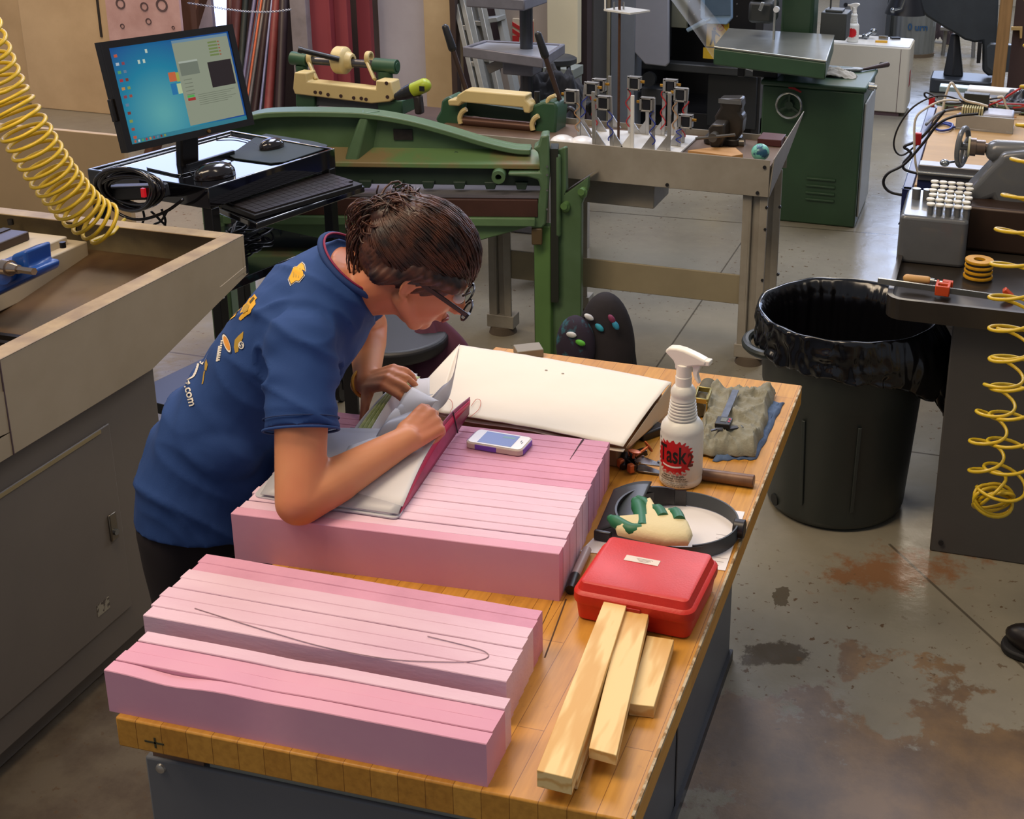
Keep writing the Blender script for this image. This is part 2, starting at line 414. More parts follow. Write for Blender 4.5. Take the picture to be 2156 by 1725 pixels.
# timber post and leaning stock
o = vbox('timber_post', 384, 404, 6.9, .06, mat('old_timber', '#6B4630', .8, c2='#55341F', vs=4, stretch=(6, 6, .6)), 0, 1.6)
tag(o, 'brown timber post standing just right of the pink plywood', 'post')
def stick(name, label, cat, p, q, r, m, n=12, group=None, sq=None):
    b = MB()
    if sq: b.bar(p, q, sq[0], sq[1], (0, -1, 0))
    else: b.cyl(p, q, r, n=n)
    return tag(b.build(name, m, bevel=.002 if sq else 0), label, cat, group)
def ext(px0, py0, px1, py1, y_top, y_bot, z0=.02):
    # straight stock through two pixels, carried down to the floor and up out of view
    a = PY(px0, py0, y_top); c = PY(px1, py1, y_bot); d = c - a
    f = (z0 - a.z) / d.z; u = (1.62 - a.z) / d.z
    return a + d * u, a + d * f
stick('timber_board', 'brown timber plank leaning left of the bright window gap', 'board', *ext(420, 0, 392, 90, 7.1, 7.0), 0, MC['old_timber'], sq=(.05, .09))
stick('timber_board', 'grey weathered plank beside the bright window gap', 'board', *ext(428, 0, 433, 50, 7.3, 7.25), 0, mat('grey_timber', '#857B88', .8, v=.2), sq=(.13, .03))
G = 'lengths of pipe and bar stock leaning in the bay'
for px0, px1, r, c, lb, nm, me in (
    (487, 487, .03, '#5C2E28', 'dark red-brown pipe leaning beside the bright window gap', 'steel_pipe', 0),
    (500, 486, .034, '#7A4238', 'thick rusty pipe leaning second from the window gap', 'steel_pipe', 0),
    (517, 503, .02, '#41453C', 'dark greenish steel bar among the leaning stock', 'steel_bar', .3),
    (536, 508, .013, '#8A86A4', 'grey angle bar leaning left of the orange rods', 'steel_bar', .5),
    (548, 514, .012, '#6D6A78', 'slim grey bar touching the monitor edge', 'steel_bar', .5),
    (545, 513, .008, '#C2583C', 'thin orange copper rod, left one of the pair', 'copper_rod', .4),
    (551, 521, .009, '#E07A54', 'thin bright orange copper rod, right one of the pair', 'copper_rod', .4),
    (558, 527, .012, '#7F7A78', 'grey pipe just right of the orange rods', 'steel_pipe', .5),
    (567, 540, .02, '#3A2422', 'dark brown bar in the middle of the leaning stock', 'steel_bar', 0),
    (573, 551, .009, '#9AA0C8', 'thin bluish aluminium rod beside the large red pipe', 'steel_bar', .5),
    (583, 567, .028, '#8A3E3C', 'large dull red pipe leaning right of the bluish rod', 'steel_pipe', 0),
    (598, 590, .03, '#35262A', 'black pipe leaning rightmost beside the grey steel post', 'steel_pipe', 0)):
    a, c_ = ext(px0, 0, px1, 205, 7.4, 7.1)
    stick(nm, lb, 'pipe', a, c_, r, mat('stock_' + c[1:], c, .45, me, v=.25, vs=9), group=G)
# chain
P = [PY(x, y, 6.85) for x, y in ((395, 6), (440, 13), (490, 21), (530, 25), (570, 25), (613, 20))]
P = smooth_path(P, 14); b = MB()
acc = 0; k = 0; last = P[0]
for i in range(len(P) - 1):
    d = P[i + 1] - P[i]; L_ = d.length; d.normalize(); s_ = 0
    c_ = (P[i] + P[i + 1]) / 2
    up = Vector((0, 0, 1)) if i % 2 else Vector((0, 1, 0))
    up = (up - d * up.dot(d)).normalized()
    ring = [c_ + d * math.cos(a) * L_ * .72 + up * math.sin(a) * .0055 for a in [2 * PI * j / 10 for j in range(10)]]
    b.tube(ring, .0018, 5, closed=True)
tag(b.build('steel_chain', mat('zinc_chain', '#AEB4C4', .35, .7)), 'thin zinc chain strung across the leaning pipes', 'chain')
o = vbox('steel_post', 613, 646, 6.9, .12, mat('grey_post_paint', '#8C8488', .7, c2='#7A7274', vs=8), 0, 3.2)
tag(o, 'flat grey steel post between the pipes and the red column', 'post')
# red steel column (H section)
xr0, xr1 = PY(648, 60, 6.95).x, PY(745, 60, 6.95).x
t = thing('steel_column', 'dark red painted steel column behind the green and cream bead roller', 'column', (xr0, 7, 0))
redm = mat('red_oxide_paint', '#8A3840', .55, v=.12, vs=3)
b = MB(); w = xr1 - xr0
b.box(xr0, xr0 + w * .42, 6.95, 7.0, 0, 3.4); b.box(xr0 + w * .42, xr0 + w * .5, 6.95, 7.2, 0, 3.4); b.box(xr0 + w * .5, xr0 + w * .78, 7.0, 7.05, 0, 3.4)
b.build('flange', redm, t, smooth=False, bevel=.003)
b = MB(); b.box(xr0 + w * .78, xr1 + .02, 7.12, 7.16, 0, 3.4); b.build('web', redm, t, smooth=False)
for px0, px1, yy, c, c2, nm, lb in ((757, 800, 7.3, '#8F867E', '#7A7068', 'wall_panel', 'grey beige wall panel right of the red column'),
                              (797, 897, 7.2, '#A8A4AC', '#9A959C', 'wall_panel', 'off-white wall panel behind the cordless drill'),
                              (893, 960, 7.12, '#B59F7C', '#A08A68', 'wall_panel', 'tan painted wall panel left of the aluminium ladders')):
    o = vbox(nm, px0, px1, yy, .1, mat('panel_' + c[1:], c, .7, c2=c2, vs=1.6), 0, 3.2)
    tag(o, lb, 'panel')
for px0, px1, yy, c, nm, lb in ((1052, 1160, 7.85, '#9F9284', 'wall_panel', 'dull tan wall panel behind the drill press column'),
                          (1152, 1216, 7.7, '#D2C8A8', 'wall_panel', 'cream painted wall panel behind the stool'),):
    o = vbox(nm, px0, px1, yy, .08, mat('panel_' + c[1:], c, .7, v=.1, vs=2), .0 if px0 < 1100 else .62, 3.2)
    tag(o, lb, 'panel')
# grey ledge and panelling under the cream wall
b = MB(); x0 = PY(1150, 150, 7.6).x; x1 = PY(1218, 150, 7.6).x
b.box(x0, x1, 7.5, 7.7, .56, .62); b.box(x0, x1 - .01, 7.55, 7.7, 0, .56)
tag(b.build('low_cabinet', mat('grey_green_paint', '#7F857E', .6), smooth=False, bevel=.004), 'grey low cabinet with a ledge under the cream panel', 'cabinet')

# ladders
alum = mat('ladder_aluminium', '#9C9C96', .4, .55, v=.2, vs=12)
def ladder(label, px0, py0, px1, py1, wpx, y0, y1, steps):
    a, c_ = ext(px0, py0, px1, py1, y0, y1); wd = wpx * .0026
    t = thing('aluminium_ladder', label, 'ladder', c_, 'aluminium ladders leaning behind the drill press')
    off = Vector((wd, 0, 0))
    for s_ in (0, 1):
        b = MB(); b.bar(a + off * s_, c_ + off * s_, .03, .07, (0, -1, 0)); b.build('rail', alum, t, bevel=.003)
    for k in range(steps):
        f = (k + .5) / steps; p = a.lerp(c_, f); b = MB(); b.bar(p, p + off, .06, .03); b.build('rung', alum, t, bevel=.003)
ladder('narrow aluminium ladder leaning nearest the tan panel', 962, 0, 1005, 190, 18, 7.05, 6.9, 8)
ladder('wide aluminium step ladder leaning behind the drill press', 990, 0, 1030, 190, 26, 7.25, 7.05, 8)
t = thing('step_ladder', 'open grey step ladder with broad treads behind the drill press column', 'ladder', (PY(1030, 100, 7.4).x, 7.4, 0), 'aluminium ladders leaning behind the drill press')
p0, p1 = PY(1010, 45, 7.35), PY(1060, 37, 7.35); q0, q1 = PY(1015, 140, 7.2), PY(1075, 130, 7.2)
gl = mat('ladder_grey', '#8D8F8C', .5, .3)
for a, c_ in ((PY(1003, 0, 7.4), PY(1035, 190, 7.2)), (PY(1048, 0, 7.4), PY(1085, 190, 7.2))):
    b = MB(); d = c_ - a; b.bar(a - d * .3, a + d * ((.02 - a.z) / d.z), .03, .08, (0, -1, 0)); b.build('rail', gl, t)
for pa, pb in (((1003, 45), (1056, 38)), ((1028, 143), (1076, 128)), ((1012, 95), (1066, 90))):
    b = MB(); a = PY(*pa, 7.3); c_ = PY(*pb, 7.3); b.bar(a, c_, .14, .03); b.build('tread', gl, t, bevel=.004)
# brown upright between tan panel and ladder
a, c_ = ext(956, 0, 962, 190, 7.0, 7.0)
stick('timber_board', 'dark brown plank upright at the edge of the tan panel', 'board', a, c_, 0, mat('dark_plank', '#3A2A24', .8), sq=(.035, .06))
# red striped sign
p = PY(1106, 60, 7.84); t = thing('warning_sign', 'red and cream striped sign behind the drill press column', 'sign', p)
b = MB(); b.box(p.x - .085, p.x + .06, 7.83, 7.85, p.z - .14, p.z + .06); b.build('plate', mat('cream_sign', '#C9BBA0', .6), t, smooth=False)
b = MB()
for k in range(2):
    z = p.z + .0 - k * .045; b.prism([(p.x - .085, z + .04), (p.x - .085, z + .015), (p.x + .0, z - .03), (p.x + .0, z - .005)], 7.825, 7.83)
b.box(p.x - .085, p.x - .04, 7.825, 7.83, p.z - .14, p.z - .05); b.box(p.x + .035, p.x + .06, 7.825, 7.83, p.z - .12, p.z + .05)
b.build('red_stripes', mat('sign_red', '#B02420', .6), t, smooth=False)

# ============================================================ drill press
iron = mat('press_grey_paint', '#7A7A84', .45, .2, v=.2, vs=10)
yd = 6.35
pc = PY(1108, 60, yd)
t = thing('drill_press', 'grey floor standing drill press with rectangular table, behind the green brake', 'drill press', (pc.x, yd, 0))
b = MB(); b.cyl((pc.x, yd, .04), (pc.x, yd, 2.0), .035, n=28); b.build('column', mat('column_steel', '#4A4C52', .3, .7), t)
b = MB(); b.box(pc.x - .22, pc.x + .22, yd - .3, yd + .2, 0, .05); b.build('base', iron, t, bevel=.01)
def tray(name, corners, zt, th, m, rim=.016, lipz=.012, parent=None):
    # corners: 4 xy ccw
    t2 = [(c[0], c[1]) for c in corners]; cx = sum(c[0] for c in t2) / 4; cy = sum(c[1] for c in t2) / 4
    b = MB(); n = 4
    sh = [(cx + (x - cx) * .9, cy + (y - cy) * .9) for x, y in t2]
    vs = [(x, y, zt - th) for x, y in t2] + [(x, y, zt) for x, y in t2] + [(x, y, zt) for x, y in sh] + [(x, y, zt - lipz) for x, y in sh]
    fs = [(3, 2, 1, 0)]
    for i in range(4):
        j = (i + 1) % 4; fs += [(i, j, 4 + j, 4 + i), (4 + i, 4 + j, 8 + j, 8 + i), (8 + i, 8 + j, 12 + j, 12 + i)]
    fs.append((12, 13, 14, 15)); b.add(vs, fs)
    return b.build(name, m, parent, bevel=.006)
zt = PY(975, 97, yd - .12).z
cs = [PZ(974, 98, zt), PZ(1143, 122, zt), PZ(1190, 92, zt), PZ(1018, 84, zt)]
tt = tray('table', cs, zt, .055, iron, parent=t)
b = MB(); m_ = mat('table_top_steel', '#B0B6C2', .3, .3)
cc = sum((Vector(c) for c in cs), Vector()) / 4
ins = [cc + (c - cc) * .87 for c in cs]; b.add([(c.x, c.y, zt - .009) for c in ins], [(0, 1, 2, 3)]); b.build('table_surface', m_, t, fix=False, smooth=False)
b = MB(); b.box(pc.x - .1, pc.x + .07, yd - .1, yd + .05, zt - .14, zt - .055); b.build('table_bracket', iron, t, bevel=.01)
b = MB(); a = PY(1030, 145, yd - .05); c_ = PY(1062, 130, yd - .05); b.bar(a, c_, .05, .05); b.cyl(c_, c_ + Vector((.04, 0, 0)), .018); b.build('clamp_crank', mat('crank_steel', '#8E8A86', .4, .6), t, bevel=.004)
cs = [PZ(1000, 12, 1.02), PZ(1122, 14, 1.02), PZ(1150, -8, 1.02), PZ(1010, -8, 1.02)]
b = MB(); a = PY(1000, 5, yd - .1); c_ = PY(1122, 14, yd - .1)
b.box(a.x, c_.x, yd - .22, yd + .12, a.z - .01, a.z + .05); b.build('upper_table', iron, t, bevel=.008)
# stool behind
ps = PY(1168, 125, 7.0)
t = thing('round_stool', 'dark round stool standing behind the drill press table', 'stool', (ps.x, 7.0, 0))
sm = mat('stool_dark', '#2E3032', .5)
b = MB(); b.lathe([(0, -.03), (.1, -.03), (.13, -.015), (.13, .01), (.11, .02), (0, .02)], (ps.x, 7, ps.z), 28); b.build('seat', sm, t)
for a in range(4):
    c_, s_ = math.cos(a * PI / 2 + .6), math.sin(a * PI / 2 + .6)
    b = MB(); b.cyl((ps.x + c_ * .08, 7 + s_ * .08, ps.z - .02), (ps.x + c_ * .16, 7 + s_ * .16, 0), .013, n=10); b.build('leg', sm, t)
b = MB(); b.lathe([(.12, -.006), (.132, -.006), (.132, .006), (.12, .006)], (ps.x, 7, ps.z * .4), 28, closed=True); b.build('foot_ring', sm, t)

# ============================================================ cnc enclosure
yc = 8.4
def at(px, py, y=yc): return PY(px, py, y)
t = thing('machine_cabinet', 'tall grey electrical cabinet with two round locks beside the machining centre', 'cabinet', (at(1290, 200).x, yc, 0))
b = MB(); b.box(at(1252, 60).x, at(1284, 60).x, yc, yc + .2, 0, 2.6); b.build('side_panel', mat('cab_green_grey', '#8C8B74', .55, c2='#8A7A66', vs=2), t, bevel=.005)
b = MB(); b.box(at(1284, 60).x + .003, at(1336, 60).x, yc + .01, yc + .2, 0, 2.6); b.build('door', mat('cab_grey', '#6E737A', .5, v=.1), t, bevel=.006)
for py in (53, 63):
    p = at(1271, py); b = MB(); b.cyl(p, p - Vector((0, .015, 0)), .012); b.build('lock', mat('black_plastic', '#17171A', .4), t)
o = vbox('gap_shade_panel', 1216, 1250, 8.1, .3, mat('gap_shade_panel', '#45423E', .8), 0, 2.8); tag(o, 'dark grey panel standing for the shaded gap between cream panel and grey cabinet', 'panel')  # dark box painted in for the shaded gap here, no real part
# machining centre
t = thing('machining_centre', 'dark machining centre with grey door flap behind the vise bench', 'machine', (at(1450, 250, 8.8).x, 8.8, 0))
blk = mat('machine_black', '#16171A', .5, v=.2)
b = MB(); xl, xr = at(1336, 150, 8.7).x, at(1600, 150, 8.7).x
b.box(xl, xr, 9.5, 9.6, 0, 2.6); b.box(xl, xl + .06, 8.75, 9.5, 0, 2.6); b.box(xr - .06, xr, 8.75, 9.5, 0, 2.6)
b.box(xl, xr, 8.8, 9.5, 0, .12); b.build('enclosure', blk, t, bevel=.005)
z1 = at(1450, 135, 8.6).z
b = MB(); b.box(xl + .01, xr - .01, 8.6, 8.72, z1 - .06, z1); b.build('sill', mat('machine_dark', '#2C2E2E', .45), t, bevel=.01)
b = MB(); b.box(xl, xl + .26, 8.68, 8.74, z1 + .02, 2.6)
b.box(xr - .38, xr - .02, 8.72, 8.76, .05, z1 - .08); b.build('front_panel', mat('machine_dark2', '#1F2123', .4), t, bevel=.006)
poly = [(at(a, c, 8.45).x, at(a, c, 8.45).z) for a, c in ((1337, -60), (1410, -60), (1410, 132), (1404, 139), (1360, 134), (1337, 108))]
b = MB(); b.prism(poly, 8.42, 8.46); b.build('door_flap', mat('flap_grey', '#84858C', .45, v=.06), t, bevel=.008)
b = MB(); b.box(at(1410, 0, 8.7).x, at(1446, 0, 8.7).x, 8.72, 8.76, at(1430, 60, 8.7).z, 2.6); b.build('olive_panel', mat('olive_panel', '#6A6A58', .6), t, bevel=.005)
poly = [(at(a, c, 8.55).x, at(a, c, 8.55).z) for a, c in ((1478, -40), (1543, -40), (1543, 38), (1533, 50), (1490, 48), (1478, 36))]
b = MB(); b.prism(poly, 8.5, 8.56); b.build('spindle_cover', mat('pale_blue_paint', '#7E98B0', .35, v=.05), t, bevel=.006)
poly = [(at(a, c, 8.49).x, at(a, c, 8.49).z) for a, c in ((1484, -40), (1538, -40), (1538, 32), (1484, 32))]
b = MB(); b.prism(poly, 8.49, 8.5); b.build('spindle_window', mat('dull_glass', '#4B5B68', .2, v=.1), t)
b = MB(); p = at(1447, 64, 8.5); q = at(1486, 44, 8.5); b.cyl(p, q, .014, .02); b.cyl(q, q + (q - p) * .25, .008); b.build('coolant_nozzle', mat('nozzle_steel', '#9FB6C6', .3, .6), t)
b = MB(); p = at(1369, 165, 8.45); b.cyl(p, p - Vector((0, .05, 0)), .05, n=28); b.build('pulley', mat('pulley_dark', '#3C3E40', .3, .7), t)
b = MB(); b.box(at(1360, 0, 8.6).x, at(1408, 0, 8.6).x, 8.5, 8.7, at(1380, 215, 8.6).z, at(1380, 180, 8.6).z); b.build('ribbed_guard', mat('guard', '#303234', .5), t, bevel=.01)
for k in range(7):
    p = at((1452, 1462, 1475, 1475, 1478, 1552, 1552)[k], (3, 30, 20, 45, 5, 34, 8)[k], 8.71); b = MB(); b.cyl(p, p - Vector((0, .01, 0)), .005, n=8); b.build('bolt', MC['crank_steel'], t)
# yellow label with figure
t = thing('safety_label', 'yellow safety label with a black figure on the dark machine', 'label', at(1510, 75, 8.5))
x0, z0 = at(1486, 98, 8.55).x, at(1486, 98, 8.55).z; x1, z2 = at(1534, 50, 8.55).x, at(1534, 50, 8.55).z
b = MB(); b.box(x0, x1, 8.56, 8.57, z0, z2); b.box(x0 - .02, x1 + .06, 8.56, 8.57, z0 - .085, z0 - .01); b.build('plate', mat('label_yellow', '#C9A21E', .5, v=.15, vs=20), t, smooth=False)
b = MB(); fx = lerp(x0, x1, .3); fz = lerp(z0, z2, .3)
b.cyl((fx + .01, 8.556, fz + .075), (fx + .01, 8.56, fz + .075), .011, n=12)
b.prism([(fx - .01, fz + .062), (fx + .02, fz + .062), (fx + .014, fz + .01), (fx + .022, fz - .035), (fx + .012, fz - .035), (fx + .003, fz), (fx - .012, fz - .04), (fx - .022, fz - .04), (fx - .008, fz + .01)], 8.556, 8.56)
b.prism([(fx + .015, fz + .058), (fx + .05, fz + .03), (fx + .048, fz + .024), (fx + .012, fz + .045)], 8.556, 8.56)
b.build('figure', MC['black_plastic'], t, smooth=False)
b = MB(); b.lathe([(.02, -.002), (.025, -.002), (.025, .002), (.02, .002)], (lerp(x0, x1, .62), 8.557, lerp(z0, z2, .82)), 20, (0, 1, 0), closed=True); b.bar((lerp(x0, x1, .62) - .016, 8.557, lerp(z0, z2, .82) - .016), (lerp(x0, x1, .62) + .016, 8.557, lerp(z0, z2, .82) + .016), .004, .004)
b.build('prohibition_ring', mat('label_red', '#B8401E', .5), t)
# clear curtain strip hanging
m = bpy.data.materials.new('clear_vinyl'); m.use_nodes = True; bs_ = m.node_tree.nodes['Principled BSDF']
bs_.inputs['Base Color'].default_value = (.85, .88, .9, 1); bs_.inputs['Roughness'].default_value = .12; bs_.inputs['Alpha'].default_value = .13
MC['clear_vinyl'] = m
A = at(1398, -20, 8.1); B = at(1500, 125, 8.1); C_ = at(1452, -30, 8.1); D_ = at(1608, 160, 8.1)
def cur(u, v):
    p = A.lerp(B, v).lerp(C_.lerp(D_, v), u); return p + Vector((0, .03 * math.sin(u * 9 + v * 2), 0))
b = MB(); b.sheet(cur, 24, 12, Vector((0, -.003, 0)))
tag(b.build('vinyl_curtain', m), 'clear vinyl curtain strip drawn across the dark machine', 'curtain')
# ============================================================ green band saw
green = mat('machine_green', '#2E4A33', .42, v=.15, vs=5, bump=.05, bs=80)
steel = mat('bright_steel', '#A9ABA8', .25, .85, v=.15, vs=9)
dsteel = mat('dark_steel', '#3A3A3C', .4, .7, v=.2, vs=12)
black = MC['black_plastic']
yf = 6.74
x0, x1 = PY(1600, 300, yf).x, PY(1812, 300, yf).x; zt = .795
t = thing('band_saw', 'dark green band saw with steel table, handwheel and vent louvres', 'saw', ((x0 + x1) / 2, yf, 0))
b = MB(); b.box(x0, x1, yf, yf + .6, 0, zt - .03); b.box(x0 - .01, x1 + .012, yf - .012, yf + .61, zt - .03, zt); b.build('cabinet', green, t, bevel=.01)
b = MB(); b.box(x1 + .001, x1 + .012, yf + .05, yf + .56, .05, zt - .1); b.build('side_door', mat('grey_white_paint', '#A9ABA8', .5), t, bevel=.004)
b = MB(); p = PY(1838, 192, yf); b.cyl((x1 + .01, yf + .12, p.z), (x1 + .04, yf + .12, p.z), .022); b.cyl((x1 + .04, yf + .12, p.z), (x1 + .055, yf + .12, p.z), .012); b.build('door_latch', steel, t)
lx0, lx1 = PY(1697, 400, yf).x, PY(1758, 400, yf).x
for k, py in enumerate((377, 392, 407, 421)):
    z = PY(1728, py, yf).z; b = MB()
    prof = [(0, .008), (-.013, .004), (-.013, -.006), (0, -.008)]
    b.add([(x, yf + a, z + c_) for x in (lx0, lx1) for a, c_ in prof], [(0, 1, 5, 4), (1, 2, 6, 5), (2, 3, 7, 6), (3, 2, 1, 0), (4, 5, 6, 7), (0, 4, 7, 3)])
    b.build('louvre', green, t, bevel=.002)
p = PY(1661, 222, yf - .05)
hw = MB(); Rw = .068
hw.tube([p + Vector((Rw * math.cos(a), 0, Rw * math.sin(a))) for a in [2 * PI * i / 36 for i in range(36)]], .0075, 8, closed=True)
wheel = hw.build('handwheel', mat('wheel_chrome', '#C8CAC6', .2, .9), t)
b = MB(); b.lathe([(0, 0), (.022, 0), (.022, .05), (0, .05)], p, 18, (0, 1, 0))
for k in range(3):
    a = PI / 2 + k * 2 * PI / 3; b.bar(p + Vector((.015 * math.cos(a), .01, .015 * math.sin(a))), p + Vector((Rw * .97 * math.cos(a), .004, Rw * .97 * math.sin(a))), .012, .022, (0, 1, 0))
b.build('wheel_spokes', mat('machine_green_dark', '#24382A', .45), wheel)
b = MB(); q = PY(1673, 187, yf - .003); b.prism([(q.x - .035, q.z + .01), (q.x - .01, q.z + .012), (q.x + .04, q.z - .012), (q.x + .035, q.z - .02), (q.x, q.z - .006), (q.x - .033, q.z)], yf - .004, yf - .001); b.build('red_mark', MC['sign_red'], t, smooth=False)
zs = 1.0
cs = [PZ(1503, 97, zs), PZ(1740, 127, zs), PZ(1757, 73, zs), PZ(1534, 59, zs)]
b = MB(); cc = sum((Vector(c) for c in cs), Vector()) / 4
def inset(cs, f, z): return [(cc.x + (c.x - cc.x) * f, cc.y + (c.y - cc.y) * f, z) for c in cs]
vs = inset(cs, 1, zs - .1) + inset(cs, 1, zs - .012); b.add(vs, [(3, 2, 1, 0), (0, 1, 5, 4), (1, 2, 6, 5), (2, 3, 7, 6), (3, 0, 4, 7), (4, 5, 6, 7)]); b.build('table_frame', green, t, bevel=.008)
b = MB(); vs = inset(cs, 1.003, zs - .012) + inset(cs, 1.003, zs); b.add(vs, [(3, 2, 1, 0), (0, 1, 5, 4), (1, 2, 6, 5), (2, 3, 7, 6), (3, 0, 4, 7), (4, 5, 6, 7)]); b.build('table_top', mat('ground_steel', '#9EA098', .28, .75, v=.25, vs=4), t, bevel=.004)
b = MB(); b.box(cc.x - .12, cc.x + .02, yf + .05, yf + .25, zt, zs - .1); b.box(cc.x - .2, cc.x - .16, yf + .02, yf + .06, zt, zs - .1); b.build('trunnion', dsteel, t, bevel=.006)
xc0, xc1 = PY(1648, 30, 7.3).x, PY(1716, 30, 7.3).x
b = MB(); b.box(xc0, xc1, 7.24, 7.44, zt, 2.4); b.build('column', green, t, bevel=.02)
b = MB(); px_ = PY(1612, 25, 6.95); b.box(px_.x - .09, px_.x + .05, 6.9, 7.1, px_.z - .06, px_.z + .06); b.box(px_.x - .1, px_.x + .0, 6.9, 7.2, px_.z + .08, 2.4); b.build('guide_housing', mat('saw_black', '#1B1E1C', .5), t, bevel=.02)
b = MB(); q = PY(1636, 19, 6.85); b.cyl(q, q - Vector((0, .03, 0)), .016); b.cyl(q + Vector((-.02, .05, 0)), q, .006); b.build('guide_knob', mat('white_knob', '#C6C8C8', .4), t)
b = MB(); q = PY(1630, 60, 6.85); b.box(q.x - .006, q.x + .006, 6.84, 6.86, zs, q.z + .4); b.build('blade_guard', steel, t, bevel=.002)
b = MB(); a = PY(1600, 22, 6.85); c_ = PY(1607, 5, 6.85); b.bar(a, c_, .02, .02); b.build('guide_lever', steel, t, bevel=.003)
b = MB(); q = PY(1740, 40, 7.4); b.box(q.x - .02, q.x + .13, 7.3, 7.5, zs - .05, q.z + .05); b.box(q.x + .0, q.x + .1, 7.32, 7.45, q.z + .05, q.z + .065)
b.cyl((q.x + .02, 7.4, q.z), (q.x + .02, 7.4, 2.4), .005); b.build('motor_box', mat('motor_dark', '#3C4040', .5), t, bevel=.015)
# things on the saw cabinet
q = PZ(1735, 160, zt)
def clothlump(name, label, cat, c, rx, ry, rz, m, seed=0, group=None, rot=0, sharp=0):
    b = MB(frame(c, rot)); r = random.Random(seed); o_ = Vector((r.random() * 9, r.random() * 9, 0))
    def f(u, v):
        x = (u - .5) * 2; y = (v - .5) * 2; d = min(1, math.sqrt(x * x + y * y) / 1.15)
        h = (1 - d ** 3) * rz * (.75 + .5 * noise.noise(Vector((x * 2.2, y * 2.2, 0)) + o_)) + rz * .18 * noise.noise(Vector((x * 7, y * 7, 3)) + o_)
        w = 1 + .22 * noise.noise(Vector((x * 1.6, y * 1.6, 5)) + o_)
        return (x * rx * w, y * ry * w, max(h, .0) + .003)
    b.sheet(f, 34, 34, .003); return tag(b.build(name, m, sharp=0), label, cat, group)
clothlump('work_glove', 'crumpled off-white glove lying on the green saw cabinet', 'glove', PZ(1752, 160, zt), .13, .06, .05, mat('glove_white', '#B9B4A6', .9), 3)
t2 = thing('tin_snips', 'dark handled hand tool on the saw cabinet beside the glove', 'tool', PZ(1800, 148, zt))
b = MB(); a = PZ(1772, 147, zt + .012); c_ = PZ(1812, 147, zt + .012); e = PZ(1868, 136, zt + .015)
b.lathe([(.0, -.008), (.03, -.008), (.034, 0), (.03, .008), (0, .008)], PZ(1805, 146, zt + .012), 20); b.bar(a, c_, .03, .014); b.build('head', mat('snips_grey', '#8A8C8A', .4, .5), t2, bevel=.003)
b = MB(); b.caps(c_, e, .007, .016, 12); b.build('handle', mat('handle_brown', '#3A2420', .5), t2)
b = MB(); a = PZ(1760, 152, zt + .012); c_ = PZ(1690, 152, zt + .008); b.caps(a, c_, .008, .013, 10)
tag(b.build('file_handle', mat('handle_black', '#1E1C1C', .6)), 'short black handled file on the saw cabinet behind the glove', 'tool')
# ============================================================ far floor: white cabinet with things on it
yw = 9.8; zc = .535
x0, x1 = PY(1740, 150, yw).x, PY(1913, 150, yw).x
t = thing('white_cabinet', 'low cream-white metal cabinet on the far floor with an oval slot', 'cabinet', ((x0 + x1) / 2, yw, 0))
wm = mat('cabinet_white', '#C9C2B0', .5, v=.06, vs=3)
b = MB(); xs = PY(1892, 170, yw).x
b.prism(rrect(x0, x1, yw, yw + .5, .03), .03, zc, 'z'); b.build('body', wm, t, bevel=.006)
b = MB(); b.prism(rrect(x0 + .01, x1 - .01, yw + .01, yw + .48, .03), zc, zc + .008, 'z'); b.build('top_cover', mat('cabinet_top_white', '#E6E6E2', .25), t)
b = MB(); b.box(xs - .002, xs + .002, yw - .002, yw + .001, .03, zc - .01); b.box(x0 + .02, x1 - .05, yw + .01, yw + .45, 0, .03); b.build('seam', MC['hole_dark'], t)
b = MB(); q = PY(1862, 135, yw); b.prism([(q.x - .04 + a, q.z + c_) for a, c_ in rrect(0, .08, -.012, .012, .0119)], yw - .004, yw - .0); b.build('slot', black, t)
b = MB(); q = PY(1919, 165, yw + .2); b.box(x1 - .001, x1 + .002, yw + .15, yw + .25, q.z - .06, q.z + .06); b.build('red_sticker', mat('sticker_red', '#A02C2C', .5), t)

